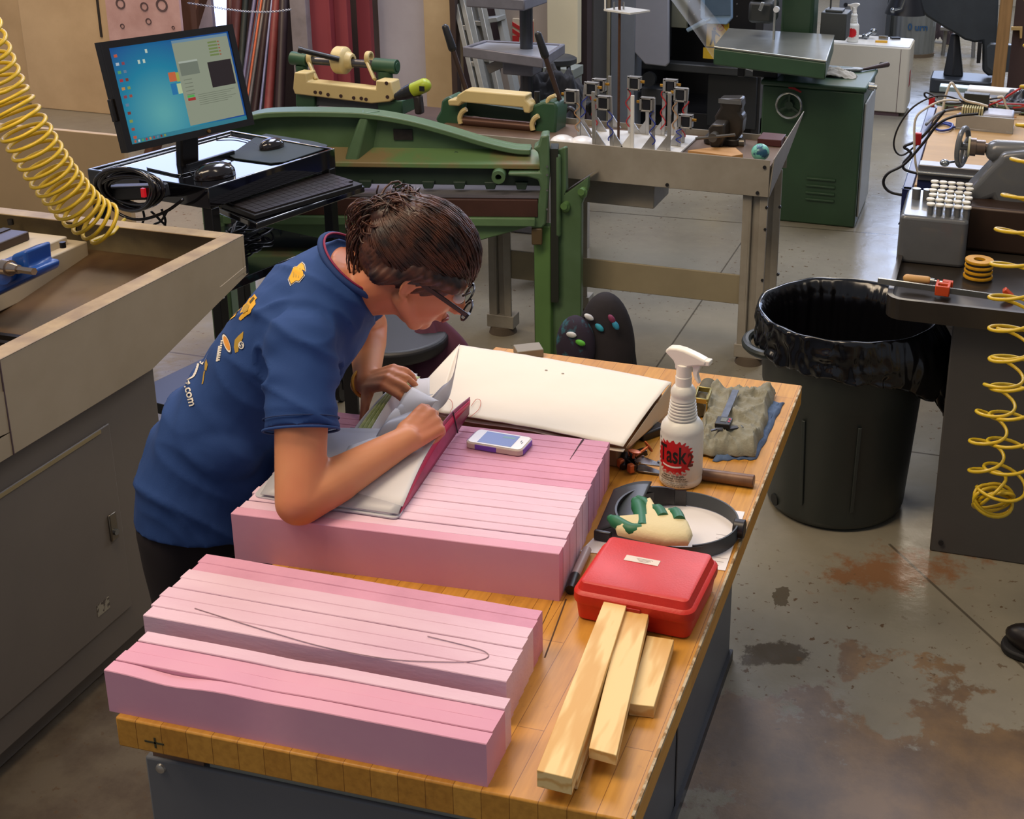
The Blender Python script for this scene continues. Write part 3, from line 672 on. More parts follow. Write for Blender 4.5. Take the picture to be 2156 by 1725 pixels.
def spray_bottle(label, base, h, yaw, detail, s_group=None):
    # h total height
    k = h / .297
    t = thing('spray_bottle', label, 'bottle', base, s_group)
    Fm = frame(base, yaw) @ Matrix.Scale(k, 4)
    wp = mat('bottle_white', '#DAD8CE', .38, v=.03, vs=3, spec=.4)
    b = MB(Fm)
    prof = [(0, .004), (.038, 0), (.043, .003), (.0445, .008), (.0445, .016), (.0438, .0185), (.0445, .021), (.0445, .112), (.0436, .117), (.0442, .121), (.0425, .130), (.037, .1385), (.0315, .1435)]
    for i in range(7): prof += [(.0276 - i * .0007, .1450 + i * .0066), (.0306 - i * .0008, .1470 + i * .0066), (.0306 - i * .0008, .1495 + i * .0066)]
    prof += [(.0240, .1925), (.0252, .1965), (.0258, .202), (.0252, .2065), (.021, .2135), (.0165, .2175), (0, .2175)]
    b.lathe(prof, n=48); body = b.build('bottle_body', wp, t, sharp=50)
    cw = mat('sprayer_white', '#E9E4D8', .35, v=.02)
    b = MB(Fm); b.lathe([(0, .216), (.0165, .216), (.0168, .236), (.0155, .2375), (.0155, .262), (.012, .264), (0, .264)], n=32); b.build('cap', cw, t)
    b = MB(Fm)
    # head profile in xz: nozzle toward +x, tail toward -x
    poly = [(-.038, .289), (-.037, .2845), (-.02, .270), (-.016, .262), (-.016, .252), (.010, .252), (.014, .262), (.034, .268), (.05, .2705), (.05, .281), (.028, .289), (.002, .296), (-.014, .2975), (-.03, .2955)]
    b.prism(poly, -.0115, .0115); head = b.build('spray_head', cw, t, bevel=.004 * k, seg=3)
    b = MB(Fm); b.prism([(.046, .2695), (.0575, .2715), (.0575, .2815), (.046, .2815)], -.0095, .0095); b.build('nozzle', cw, head, bevel=.002 * k)
    b = MB(Fm); b.prism([(.018, .268), (.036, .268), (.036, .262), (.032, .252), (.031, .245), (.034, .236), (.037, .2285), (.0325, .2275), (.026, .236), (.0215, .246), (.0205, .257)], -.006, .006); b.build('trigger', cw, t, bevel=.002 * k, seg=3)
    # wrap label
    def wrap(vs, fs, z, ang0, name, m, parent, r=.0449):
        b = MB(Fm); b.add([(r * math.sin(x / r + ang0), -r * math.cos(x / r + ang0), z + y) for x, y in vs], fs)
        return b.build(name, m, parent, fix=False, smooth=False)
    redL = mat('label_bright_red', '#C4161E', .45, v=0); inkL = mat('label_ink', '#16120F', .5, v=0)
    rr = random.Random(4); pts = []; n = 96
    for i in range(n):
        a = 2 * PI * i / n; ex = .0405 * (abs(math.cos(a)) ** .8) * (1 if math.cos(a) > 0 else -1); ey = .034 * (abs(math.sin(a)) ** .8) * (1 if math.sin(a) > 0 else -1)
        f = 1.0 + (.11 if i % 4 < 2 else -.06) * rr.uniform(.4, 1.3); pts.append((ex * f, ey * f))
    # splash as fan around centre so it wraps well
    rings = [(0, 0)] ; vs = [(0, 0)]; fs = []
    NR = 11
    for q_ in [(k_ + 1) / NR for k_ in range(NR)]: vs += [(x * q_, y * q_) for x, y in pts]
    for i in range(n): fs.append((0, 1 + i, 1 + (i + 1) % n))
    for L2 in range(NR - 1):
        for i in range(n): a = 1 + L2 * n + i; c2 = 1 + L2 * n + (i + 1) % n; fs.append((a, a + n, c2 + n, c2))
    lab = wrap(vs, fs, .074, 0 if detail else PI, 'label_splash', redL, t)
    if detail:
        def sq(vs, fx, fy): return [(x * fx, y * fy) for x, y in vs]
        v1, f1 = text_polys('Task', 1, .02); wrap(sq(v1, .033, .052), f1, .078, -.10, 'label_word', inkL, lab, .0453)
        v1, f1 = text_polys('2', 1, .02); wrap(sq(v1, .026, .042), f1, .068, .80, 'label_number', mat('label_dark_red', '#5A0E12', .5, v=0), lab, .0456)
        b2 = [(-.026 + .044 * i / 10, -.0005 - .0022 * math.sin(PI * i / 10)) for i in range(11)] + [(-.026 + .044 * i / 10, .0032 - .0022 * math.sin(PI * i / 10)) for i in range(10, -1, -1)]
        wrap(b2, [(i, i + 1, 20 - i, 21 - i) for i in range(10)], .0535, 0, 'label_stripe', mat('label_white', '#F0EEE6', .5, v=0), lab, .0454)
        for s_, z, sx, sy, m_ in (('Grime Fighter', .0385, .0105, .0095, mat('label_pink_red', '#D2605C', .5, v=0)), ('Super Strength', .0325, .0080, .0068, inkL), ('Industrial Cleaner', .0268, .0078, .0068, inkL), ('BIODEGRADABLE   NON TOXIC', .0212, .0046, .0046, inkL), ('KEEP OUT OF REACH OF CHILDREN', .0162, .0038, .0036, inkL), ('SEE BACK LABEL FOR MORE INFORMATION', .0125, .0032, .0032, inkL), ('One U.S. Quart (32 FL OZ) 946 mL', .0088, .0036, .0036, inkL)):
            v1, f1 = text_polys(s_, 1, .015, 1); wrap(sq(v1, sx, sy), f1, z, 0, 'label_line', m_, lab, .0452)
        v1, f1 = text_polys('SP', 1, .02); wrap(sq(v1, .006, .008), f1, .108, -.85, 'label_line', inkL, lab, .0452)
    return t
p = PZ(1795, 88, zc + .008); hh = PY(1798, 6, p.y).z - p.z
bt = spray_bottle('small far spray bottle with red label on the white cabinet', p, hh, YAW + PI, False)
crm = mat('tool_chrome', '#8E9294', .2, .9)
def smallthing(name, label, cat, build, mats, group=None):
    b = MB(); build(b); return tag(b.build(name, mats, bevel=.0015), label, cat, group)
zz = zc + .008
def f(b):
    p = PZ(1822, 82, zz); b.ell(p + Vector((0, 0, .02)), (.03, .025, .02)); b.cyl(p + Vector((.0, -.01, .02)), p + Vector((.05, .04, .05)), .014); b.ell(p + Vector((.055, .045, .055)), (.03, .03, .025)); b.cyl(p + Vector((-.02, 0, .012)), p + Vector((-.06, -.02, .012)), .011)
smallthing('chrome_fitting', 'shiny chrome pipe fitting beside the far spray bottle', 'fitting', f, crm)
smallthing('yellow_block', 'small yellow block on the white cabinet', 'block', lambda b: b.bar(PZ(1843, 87, zz + .008), PZ(1868, 88, zz + .008), .03, .016), mat('yellow_block', '#D9A11E', .5))
smallthing('steel_clamp', 'small steel bracket behind the yellow block', 'bracket', lambda b: (b.bar(PZ(1850, 76, zz + .01), PZ(1870, 77, zz + .01), .05, .004), b.bar(PZ(1850, 79, zz + .02), PZ(1870, 80, zz + .02), .01, .03)), crm)
smallthing('dark_chuck_key', 'flat dark metal piece near the right end of the white cabinet', 'part', lambda b: b.bar(PZ(1876, 80, zz + .008), PZ(1894, 80, zz + .008), .05, .014), dsteel)
smallthing('steel_washer', 'small steel piece at the left end of the white cabinet', 'part', lambda b: b.lathe([(.01, 0), (.022, 0), (.022, .012), (.01, .012)], PZ(1768, 77, zz), 18, closed=True), crm)
# far wall cabinets and drum
o = vbox('steel_locker', 1764, 1864, 12.6, .5, mat('locker_grey', '#7F8284', .5, v=.08), 0, 2.2); tag(o, 'grey steel locker behind the white cabinet', 'locker')
b = MB(); q = PY(1781, 10, 12.58); b.cyl(q, q - Vector((0, .02, 0)), .02); b.build('lock', black, o)
o = vbox('dark_post', 1866, 1874, 12.4, .1, mat('dark_post', '#3E4244', .5), 0, 2.6, ref=40); tag(o, 'thin dark post between the grey locker and the corrugated drum', 'post')
p = PZ(1918, 122, 0); rdrum = abs(PY(1968, 60, p.y).x - PY(1872, 60, p.y).x) / 2; cx_ = PY(1919, 60, p.y).x
b = MB(); n = 96
ht = PY(1920, 12, p.y).z
vs = []; 
for z in (0.03, ht):
    for i in range(n):
        a = 2 * PI * i / n; r = rdrum * (1 + .018 * math.sin(a * 24)); vs.append((cx_ + r * math.cos(a), p.y + rdrum + r * math.sin(a), z))
b.add(vs, [(i, (i + 1) % n, n + (i + 1) % n, n + i) for i in range(n)] + [tuple(range(n, 2 * n))])
t = thing('corrugated_drum', 'large corrugated galvanised drum on the far floor', 'drum', (cx_, p.y + rdrum, 0))
b.build('shell', mat('galvanised', '#8E918C', .45, .4, v=.25, vs=4, stretch=(3, 3, .4)), t)
b = MB(); b.lathe([(rdrum * 1.04, 0), (rdrum * 1.04, .035), (rdrum * .9, .035)], (cx_, p.y + rdrum, 0), 60); b.build('base_ring', mat('drum_base', '#6B5A44', .7), t)
v1, f1 = text_polys('0 urn', 1, .03)
b = MB(); b.add([(cx_ + .06 + x * .09, p.y + rdrum - math.sqrt(max(0, (rdrum * 1.022) ** 2 - (.06 + x * .09) ** 2)) - .004, .95 * ht * .62 + y * .09) for x, y in v1], f1); b.build('blue_marks', mat('blue_paint', '#2F5578', .6, v=0), t, fix=False, smooth=False)
# dark hood with lamp arm above the drum
t = thing('lamp_hood', 'black conical lamp hood with a chrome arm above the drum', 'lamp', PY(1905, 15, 10.5))
q = PY(1905, 28, 10.5); b = MB(); b.lathe([(.0, .3), (.07, .28), (.16, .02), (.165, 0), (.15, 0), (.06, .26), (0, .27)], q - Vector((0, 0, .005)), 32); b.build('shade', black, t)
b = MB(); a = PY(1905, -5, 10.3); c_ = PY(1897, 18, 10.3); e = PY(1880, 22, 10.3); b.tube([a, c_, e], .012, 10); b.ell(e, (.022, .022, .022)); b.cyl(q + Vector((0, 0, .27)), q + Vector((0, 0, 1.2)), .015); b.build('arm', crm, t)
# dark fabric-covered / cast press
yp = 10.9
t = thing('stake_press', 'tall dark grey press with rectangular base and tapered horn on the far floor', 'press', (PY(2020, 150, yp).x, yp, 0))
dk = mat('press_dark', '#33383A', .5, v=.2, vs=8)
xb0, xb1 = PY(1956, 190, yp).x, PY(2088, 190, yp).x; zb = PY(1960, 165, yp).z
b = MB(); b.prism(rrect(xb0, xb1, yp, yp + .42, .05), 0, zb, 'z'); b.build('base', mat('press_base', '#3C4044', .35, v=.2), t, bevel=.012)
b = MB(); a = PZ(2007, 158, zb); q = PY(2011, 72, a.y); s_ = .085
b.add([(a.x + x * s_, a.y + y * s_, zb) for x, y in ((-1, -.6), (0, -1), (1, -.6), (1, 1), (-1, 1))] + [(q.x + x * .035, a.y + y * .035, q.z) for x, y in ((-1, -.6), (0, -1), (1, -.6), (1, 1), (-1, 1))], [(4, 3, 2, 1, 0), (5, 6, 7, 8, 9)] + [(i, (i + 1) % 5, 5 + (i + 1) % 5, 5 + i) for i in range(5)])
b.build('horn', mat('horn_dark', '#26282A', .5), t, bevel=.01)
def P2(l, y): return [(PY(a, c, y).x, PY(a, c, y).z) for a, c in l]
b = MB(); b.prism(P2([(1925, -80), (1932, 10), (1950, 35), (1990, 60), (2012, 72), (2030, 84), (2052, 90), (2068, 88), (2068, 150), (2080, 160), (2096, 160), (2105, -80)], yp + .1), yp + .1, yp + .4); b.build('frame', dk, t, bevel=.02)
b = MB(); b.prism(P2([(2059, 88), (2068, 88), (2064, 132), (2056, 132)], yp + .05), yp + .02, yp + .1); b.build('guide_plate', black, t, bevel=.003)
b = MB(); b.prism(P2([(2085, 93), (2160, 97), (2160, 152), (2090, 152), (2078, 140), (2078, 100)], yp - .3), yp - .3, yp - .2); b.build('side_plate', mat('press_plate', '#3E4448', .4, v=.12), t, bevel=.006)
# orange-brown post
b = MB(); a = PY(2119, 0, 9.6); c_ = PY(2097, 195, 9.6); d = (c_ - a)
b.box(PY(2100, 60, 9.6).x, PY(2127, 60, 9.6).x, 9.6, 9.68, 0, 2.8)
tag(b.build('timber_post', mat('oak_post', '#8E6A3C', .7, c2='#7A5A30', vs=5, stretch=(8, 8, .5)), bevel=.003), 'oak coloured timber post at the right beside the dark press', 'post')
o = vbox('dark_board', 2133, 2200, 9.9, .05, mat('dark_brown_board', '#3E2A24', .8), 0, 2.6); tag(o, 'dark brown board behind the oak post at the right edge', 'board')
o = smallthing('wood_bracket', 'small light wood bracket on the dark brown board', 'bracket', lambda b: b.prism(P2([(2129, 57), (2153, 57), (2152, 81), (2147, 81), (2147, 64), (2129, 64)], 9.86), 9.86, 9.9), mat('light_wood', '#B8965A', .7))
for px0, px1, py, lb in ((1975, 2000, 118, 'thin light metal stand leg behind the dark horn'),):
    b = MB(); a = PY(1992, 60, 13); c_ = PZ(1985, 116, 0); b.cyl((a.x, c_.y, a.z), c_, .02); b.cyl((a.x + .28, c_.y, a.z), c_ + Vector((.3, 0, 0)), .02); b.box(a.x - .05, a.x + .33, c_.y - .1, c_.y + .2, a.z, a.z + .03)
    tag(b.build('steel_stand', mat('pale_metal', '#8A867C', .5, .3)), 'pale metal stand far behind the dark horn', 'stand')
clothlump('dark_bag', 'small dark bag on the far floor behind the horn', 'bag', PZ(1978, 90, 0), .14, .1, .3, mat('bag_dark', '#30262C', .8), 8)

# ============================================================ blue cart with electronics
zt = .74
P4 = [PZ(1945, 398, zt), PZ(2260, 398, zt), PZ(2260, 205, zt), PZ(1958, 205, zt)]
y0, y1 = 4.98, 6.7; xa = -.30; xb = .8
t = thing('blue_cart', 'dark blue steel cart with a plywood top board', 'cart', (xa, y0, 0))
bl = mat('cart_blue', '#1B2350', .4)
b = MB(); b.box(xa, xb, y0, y0 + .04, zt - .16, zt - .01); b.box(xa, xa + .04, y0, y1, zt - .16, zt - .01); b.box(xa, xb, y1 - .04, y1, zt - .16, zt - .01); b.box(xb - .04, xb, y0, y1, zt - .16, zt - .01)
b.box(xa, xb, y0, y1, .2, .23); b.build('frame', bl, t, bevel=.005)
for x, y in ((xa, y0), (xa, y1 - .05), (xb - .05, y0), (xb - .05, y1 - .05)):
    b = MB(); b.box(x, x + .05, y, y + .05, .0, zt - .1); b.build('leg', bl, t, bevel=.004)
b = MB(); b.box(xa + .045, xb - .045, y0 + .045, y1 - .045, zt - .03, zt); b.build('top_board', mat('birch_ply', '#B08A55', .6, v=.15, vs=3, stretch=(1, 6, 1)), t, bevel=.002)
b = MB(); b.box(xa - .004, xa, y0 + .3, y0 + .6, zt - .1, zt - .02); b.build('side_strip', steel, t)
# electronics
def flat(px0, px1, py0, z, dy, h, dz=0): 
    a = PZ(px0, py0, z); c_ = PZ(px1, py0 + 4, z); return a.x, c_.x, a.y, a.y + dy, z + dz, z + dz + h
t = thing('control_module', 'silver aluminium power module lying on the plywood cart', 'module', PZ(2030, 275, zt))
b = MB(); a = PZ(2011, 272, zt); c_ = PZ(2132, 283, zt); ang = math.atan2(c_.y - a.y, c_.x - a.x)
fm = frame(a, ang); L_ = (c_ - a).length
b = MB(fm); b.box(0, L_, 0, .012, 0, .075); b.box(0, L_, 0, .16, 0, .01); b.build('bracket', mat('module_alu', '#A3A29E', .4, .4), t, bevel=.002)
b = MB(fm); b.box(.0, L_ * .42, .02, .17, .01, .05); b.build('blue_housing', mat('module_blue', '#27346E', .5), t, bevel=.004)
b = MB(fm); b.box(L_ * .45, L_ * .98, .02, .18, .012, .085); b.build('clear_housing', mat('module_frost', '#A8A6AC', .4), t, bevel=.01)
for k in range(9):
    b = MB(fm); x = .02 + k * L_ * .043; b.box(x, x + .008, .03, .1, .05, .105); b.build('terminal', mat('terminal_cream', '#C8BC8C', .5), t, bevel=.001)
for k in range(3):
    b = MB(fm); x = .02 + k * L_ * .14; b.box(x, x + .045, .1, .16, .05, .16); b.build('relay', mat('relay_dark', '#20241F', .5), t, bevel=.003)
b = MB(); a = PZ(2035, 205, zt); b.box(a.x, a.x + .42, a.y, a.y + .12, zt, zt + .05)
tag(b.build('white_case', mat('white_case', '#D8D6D0', .4), bevel=.01), 'long white case at the back of the blue cart', 'case')
b = MB(); a = PZ(1985, 222, zt); b.box(a.x, a.x + .5, a.y - .1, a.y + .2, zt, zt + .04)
tag(b.build('dark_chassis', mat('dark_chassis', '#2A2625', .5), bevel=.01), 'dark equipment chassis under the wires on the cart', 'chassis')
b = MB(); a = PZ(1975, 200, zt); b.box(a.x, a.x + .3, a.y + .1, a.y + .2, zt, zt + .03)
tag(b.build('pale_panel', mat('pale_blue_panel', '#8FA3A6', .35), bevel=.004), 'pale blue-grey flat panel behind the white wire loop', 'panel')
def Wc(x, y, r=.005):
    # a lead lying on the cart top
    q = PZ(x, y, zt + r + .004)
    return q if q.y < 6.5 else PY(x, y, 6.5)
def wire(name, label, pts, y_of, r, m, cat='cable', group=None, k=8):
    P = [PY(x, y, yy) for x, y, yy in pts] if y_of is None else ([Wc(x, y, r) for x, y in pts] if y_of == 'lie' else [PY(x, y, y_of) for x, y in pts])
    b = MB(); b.tube(smooth_path(P, k), r, 6); return tag(b.build(name, m, sharp=0), label, cat, group)
bk = mat('cable_black', '#131317', .4); wh = mat('cable_white', '#CFC6B4', .5); bw = mat('cable_blue', '#1E3280', .4); rd = mat('cable_red', '#B01C20', .4); gy = mat('cable_grey', '#6E6E6C', .5)
wire('black_cable', 'longest black cable looping off the cart almost to the floor', [(2060, 240), (2010, 245), (1975, 262), (1945, 300), (1905, 345), (1870, 365), (1860, 385), (1872, 403), (1905, 411), (1960, 412)], 5.0, .006, bk)
wire('black_cable', 'thin black cable hanging in a narrow loop left of the cart', [(2030, 215), (1995, 203), (1960, 205), (1920, 228), (1893, 265), (1882, 300), (1888, 322), (1905, 325), (1935, 300)], 5.2, .004, bk)
wire('black_cable', 'black cable bent in an S beside the blue cart leg', [(1990, 232), (1940, 290), (1905, 308), (1912, 316), (1918, 325), (1903, 343), (1905, 357), (1935, 366)], 5.1, .006, bk)
wire('white_cable', 'white wire standing up in a tall loop on the cart', [(1985, 232), (1990, 205), (2000, 178), (2006, 176), (2015, 190), (2030, 210), (2060, 218), (2080, 224)], 5.9, .006, wh)
wire('white_cable', 'white wire bundle hanging down the cart corner', [(2020, 212), (1985, 212), (1950, 228), (1928, 250), (1925, 300), (1928, 345), (1936, 372)], 5.05, .005, wh)
wire('white_cable', 'white wire curving over the right side of the cart', [(2100, 205), (2112, 205), (2118, 222), (2128, 236), (2145, 240)], 'lie', .007, wh)
wire('grey_cable', 'thick grey cable running across the cart above the module', [(1950, 262), (1975, 240), (2010, 230), (2060, 230), (2110, 236), (2150, 238)], 'lie', .008, gy)
wire('blue_cable', 'blue cable coiled beside the control module', [(1960, 265), (1985, 258), (2005, 262), (2000, 272), (1980, 275), (1968, 268), (1985, 260), (2010, 268)], 'lie', .006, bw)
wire('red_cable', 'red clip lead near the back right of the cart', [(2080, 222), (2110, 210), (2128, 198), (2150, 185)], 'lie', .006, rd)
wire('black_cable', 'black cable arching over the back of the cart', [(1975, 205), (1950, 195), (1948, 203), (1965, 212), (2000, 218), (2050, 214), (2090, 208), (2120, 204)], 'lie', .005, bk)
wire('orange_lead', 'copper coloured bare lead on the cart beside the module', [(2070, 246), (2095, 244), (2120, 243), (2140, 247)], 'lie', .005, mat('lead_copper', '#C08A5A', .4))
rr = random.Random(12)
G = 'tangled short leads on the cart'
for k in range(16):
    x = rr.uniform(1985, 2140); y = rr.uniform(208, 238); pts = [(x + rr.uniform(-40, 40), y + rr.uniform(-10, 8)) for _ in range(4)]
    wire('jumper_lead', 'short lead in the tangle at the back of the cart', pts, 'lie', .0045, rr.choice((bk, bk, wh, rd, gy, mat('cable_green', '#5B6E50', .5))), group=G, k=6)
for i, (px, py, lb) in enumerate(((1950, 208, 'red connector at the cart corner, left end of the tangle'), (1932, 292, 'red connector hanging on the wires below the cart corner'))):
    p = PY(px, py, 5.1) if i else Wc(px + 12, py + 6, .02); b = MB(); b.obox(p, (.03, .03, .05)); tag(b.build('red_connector', rd, bevel=.004), lb, 'connector')
clothlump('black_pouch', 'black pouch at the right edge behind the cart tangle', 'pouch', PZ(2150, 225, zt), .12, .1, .09, black, 5)

# ============================================================ lathe
gl = mat('lathe_grey', '#5C5E60', .3, v=.15, vs=5, coat=.3)
pan = mat('pan_bronze', '#3B352E', .3, .35, v=.3, vs=5)
t = thing('metal_lathe', 'grey metal lathe with dark chip pan, tailstock and steel stand', 'lathe', (.2, 3.9, 0))
zp = .82
a = PZ(1868, 640, zp); c_ = PZ(1897, 440, zp)
x0, y0 = a.x, PZ(1990, 650, zp).y
yb = 4.62
b = MB(); b.box(-.032, .9, 3.473, 4.35, .0, zp - .05); b.build('stand', mat('stand_dark', '#4A4744', .5, v=.12, vs=4), t, bevel=.005)
b = MB(); q = PY(1981, 1143, 3.47); b.cyl(q, q - Vector((0, .004, 0)), .008); b.build('stand_bolt', dsteel, t)
out = rrect(-.225, .95, y0, yb, .05); inn = rrect(-.21, .935, y0 + .015, yb - .015, .04)
b = MB(); n = len(out)
b.add([(x, y, zp - .05) for x, y in out] + [(x, y, zp + .012) for x, y in out] + [(x, y, zp + .012) for x, y in inn] + [(x, y, zp - .012) for x, y in inn],
      [(i + k * n, (i + 1) % n + k * n, n + (i + 1) % n + k * n, n + i + k * n) for k in range(3) for i in range(n)] + [tuple(range(3 * n, 4 * n)), tuple(reversed(range(n)))])
b.build('chip_pan', pan, t, sharp=30)
yl = 4.5
b = MB(); z1 = PY(2000, 352, yl).z; z2 = PY(2000, 368, yl).z
b.box(-.22, .95, yl, yl + .07, z2 - .03, z1); b.build('bed', mat('bed_steel', '#77777A', .35, .6), t, bevel=.003)
b = MB(); b.cyl((-.22, yl - .01, z2), (.9, yl - .01, z2), .008, n=12); b.build('lead_screw', steel, t)
b = MB(); b.box(-.22, .95, yl + .01, yl + .06, zp - .02, z2 - .03); b.build('bed_casting', bl, t)
# brown front casting / carriage under tailstock
b = MB(); q = PY(2040, 425, 4.05); b.box(q.x, .9, 4.0, 4.3, zp - .01, q.z); b.build('saddle', mat('saddle_brown', '#3A2A20', .4, .3), t, bevel=.01)
# tailstock
yt = 4.15
def T(x, y, yy=yt): return PY(x, y, yy)
b = MB(); sec = []
poly = P2([(2034, 422), (2033, 400), (2060, 372), (2085, 345), (2102, 330), (2110, 316), (2180, 310), (2180, 425), (2110, 432), (2098, 430), (2090, 410), (2070, 418), (2050, 423)], yt)
b.prism(poly, yt - .05, yt + .1); b.build('tailstock', gl, t, bevel=.028, seg=4)
b = MB(); a = T(2098, 318, yt + .02); c_ = T(2200, 322, yt + .02); b.caps(a, c_, .037, .037, 28); b.build('tailstock_barrel', gl, t)
b = MB(); a = T(2055, 310, yt + .02); c_ = T(2105, 314, yt + .02); d = (c_ - a).normalized(); b.cyl(a, c_, .016); b.cyl(a, a + d * .03, .025); b.cyl(a - d * .02, a, .03); b.build('quill', mat('quill_brown', '#6B5C52', .3, .6), t)
b = MB(); b.cyl(a - d * .026, a - d * .019, .034); b.build('graduated_collar', mat('cream_enamel', '#C9C29A', .4), t)
b = MB(); c0 = T(2027, 309, yt + .02); up = Vector((0, 0, 1)); sd = Vector((0, 1, 0)) * .96 + Vector((.25, 0, 0)); rw = .062
b.tube([c0 + (up * math.sin(a_) + sd * math.cos(a_)) * rw for a_ in [2 * PI * i / 40 for i in range(40)]], .009, 10, closed=True)
for k in range(3): a_ = k * 2 * PI / 3 + .4; b.cyl(c0, c0 + (up * math.sin(a_) + sd * math.cos(a_)) * rw, .006, n=8)
b.cyl(c0 - d * .01, a, .012); b.build('tailstock_handwheel', gl, t)
b = MB(); h0 = c0 - up * .05 - d * .01 ; h1 = T(1989, 343, yt - .03); b.cyl(h0, h1, .004, n=10); b.ell(h1, (.016, .016, .012)); b.build('wheel_handle', crm, t)
# grey box with collets
fl = PZ(1886, 552, zp - .012 + .0); fr = PZ(2030, 560, zp - .012); zb = PY(1890, 452, fl.y).z
back = PZ(1905, 395, zb); D_ = back.y - fl.y
t = thing('collet_box', 'grey cast metal box holding rows of white-tipped collets on the lathe pan', 'box', ((fl.x + fr.x) / 2, fl.y + D_ / 2, zp - .012))
b = MB(); b.prism(rrect(fl.x, fr.x, fl.y, fl.y + D_, .02), zp - .012, zb, 'z'); b.build('body', gl, t, bevel=.012, seg=3)
for x_, y_ in ((fl.x + .035, fl.y + D_ * .62), (fl.x + .07, fl.y + D_ * .62)):
    b = MB(); b.cyl((x_, y_, zb - .005), (x_, y_, zb + .035), .014, n=16); b.build('post', gl, t)
w_ = fr.x - fl.x
cm = [mat('collet_grey', '#77797A', .35, .5), mat('collet_white', '#D8D4C4', .5, v=.05)]
def collet():
    t = thing('collet', 'short grey collet with pale tip', 'collet', (0, 0, 0), 'collets standing in the grey box')
    b = MB(); b.cyl((0, 0, -.01), (0, 0, .03), .0085, n=14); b.build('shank', cm[0], t)
    b = MB(); b.lathe([(0, .03), (.0125, .03), (.0138, .034), (.0125, .0375), (.004, .037), (0, .034)], n=16); b.build('tip', cm[1], t)
    return t
first = collet(); rows = 6; cols = 5
labs = ['nearest', 'second', 'third', 'fourth', 'fifth', 'farthest']; cl = ['leftmost', 'second from left', 'middle', 'second from right', 'rightmost']
for j in range(rows):
    for i in range(cols):
        x = fl.x + w_ * .43 + i * w_ * .132 ; y = fl.y + .035 + j * (D_ - .05) / (rows - 1)
        if j % 2: x -= w_ * .02
        lb = 'white-tipped collet in the grey box, %s row, %s column' % (labs[j], cl[i])
        if i == 0 and j == 0: first.location = (x, y, zb); first['label'] = lb
        else: dup(first, (x, y, zb), 0, lb)
# yellow and black ring stack
p = PZ(2058, 588, zp - .012); r = (PZ(2088, 585, zp).x - PZ(2028, 582, zp).x) / 2
ym = mat('ring_yellow', '#D49A14', .45, v=.25, vs=30); bkm = mat('ring_dark', '#2A1E14', .6)
ztop = PY(2058, 545, p.y).z
hs = (ztop - (zp - .012)) / 4; c_ = (p.x, p.y + .0, 0)
names = ['bottom', 'second from bottom', 'third from bottom', 'top']
for k in range(4):
    z = zp - .012 + k * hs; t = thing('ring_spacer', 'yellow ring with dark gap, %s of the four stacked on the pan' % names[k], 'ring', (c_[0] + (.004 if k == 0 else 0) * -1, c_[1], z), 'yellow rings stacked on the lathe pan')
    b = MB(); rr_ = r * (1.04 if k == 0 else 1); b.lathe([(r * .42, hs * .45), (rr_, hs * .45), (rr_ * 1.03, hs * .7), (rr_, hs - .0005), (r * .42, hs - .0005)], (p.x, p.y, z), 36, closed=True); b.build('rim', ym, t)
    b = MB(); b.lathe([(r * .42, 0), (r * .93, 0), (r * .93, hs * .45), (r * .42, hs * .45)], (p.x, p.y, z), 36, closed=True); b.build('core', bkm, t)
# orange bar clamp
zz = zp + .006
t = thing('bar_clamp', 'bar clamp with orange jaws and wooden handle lying on the lathe pan', 'clamp', PZ(1985, 610, zz))
a = PZ(1848, 591, zz + .02); c_ = PZ(2112, 628, zz + .012)
b = MB(); b.bar(a, c_, .006, .018, (0, 0, 1)); b.build('bar', steel, t, bevel=.001)
om = mat('clamp_orange', '#C8481C', .45, v=.15, vs=15)
q = PZ(1984, 618, zz); b = MB(); d = (c_ - a).normalized(); nrm = Vector((-d.y, d.x, 0))
for s_ in (-1, 1): b.bar(q + d * .017 * s_ - nrm * .02, q + d * .017 * s_ + nrm * .035, .008, .03)
b.bar(q - d * .02 - nrm * .02, q + d * .02 - nrm * .02, .008, .03); b.bar(q - d * .02 + nrm * .012, q + d * .02 + nrm * .012, .012, .03); b.bar(q - d * .005 + nrm * .04, q + d * .026 + nrm * .04, .02, .026)
for v_ in b.v: v_.z += .014
b.build('sliding_jaw', om, t, bevel=.002)
b = MB(); q2 = PZ(2122, 622, zz); b.prism(P2([(2110, 612), (2118, 606), (2135, 622), (2136, 634), (2124, 633), (2114, 622)], q2.y), q2.y - .012, q2.y + .012); b.build('fixed_jaw', om, t, bevel=.003)
b = MB(); h0 = PZ(1910, 586, zz + .018); h1 = PZ(1953, 590, zz + .018); h2 = PZ(2002, 597, zz + .018); b.caps(h0, h1, .0125, .0115, 16); b.build('handle', mat('handle_beech', '#C89A5C', .5, v=.15, vs=8), t)
b = MB(); b.cyl(h1, h1.lerp(h2, .3), .008); b.cyl(h1.lerp(h2, .25), h2, .0035, n=10); b.build('screw', steel, t)
# shoe of a person out of frame
t = thing('work_shoe', 'toe of a black work shoe at the right edge of the floor', 'shoe', PZ(2150, 1350, 0))
q = PZ(2128, 1362, 0); b = MB(frame(q, -.35)); 
b.ell((.10, .0, .045), (.12, .05, .045)); b.ell((.2, .005, .055), (.12, .048, .055)); b.build('upper', mat('shoe_leather', '#1C1614', .35, v=.2), t)
b = MB(frame(q, -.35)); b.prism([(x, y) for x, y in rrect(-.025, .32, -.053, .055, .05)], 0, .022, 'z'); b.build('sole', mat('shoe_sole', '#151313', .7), t, bevel=.006)
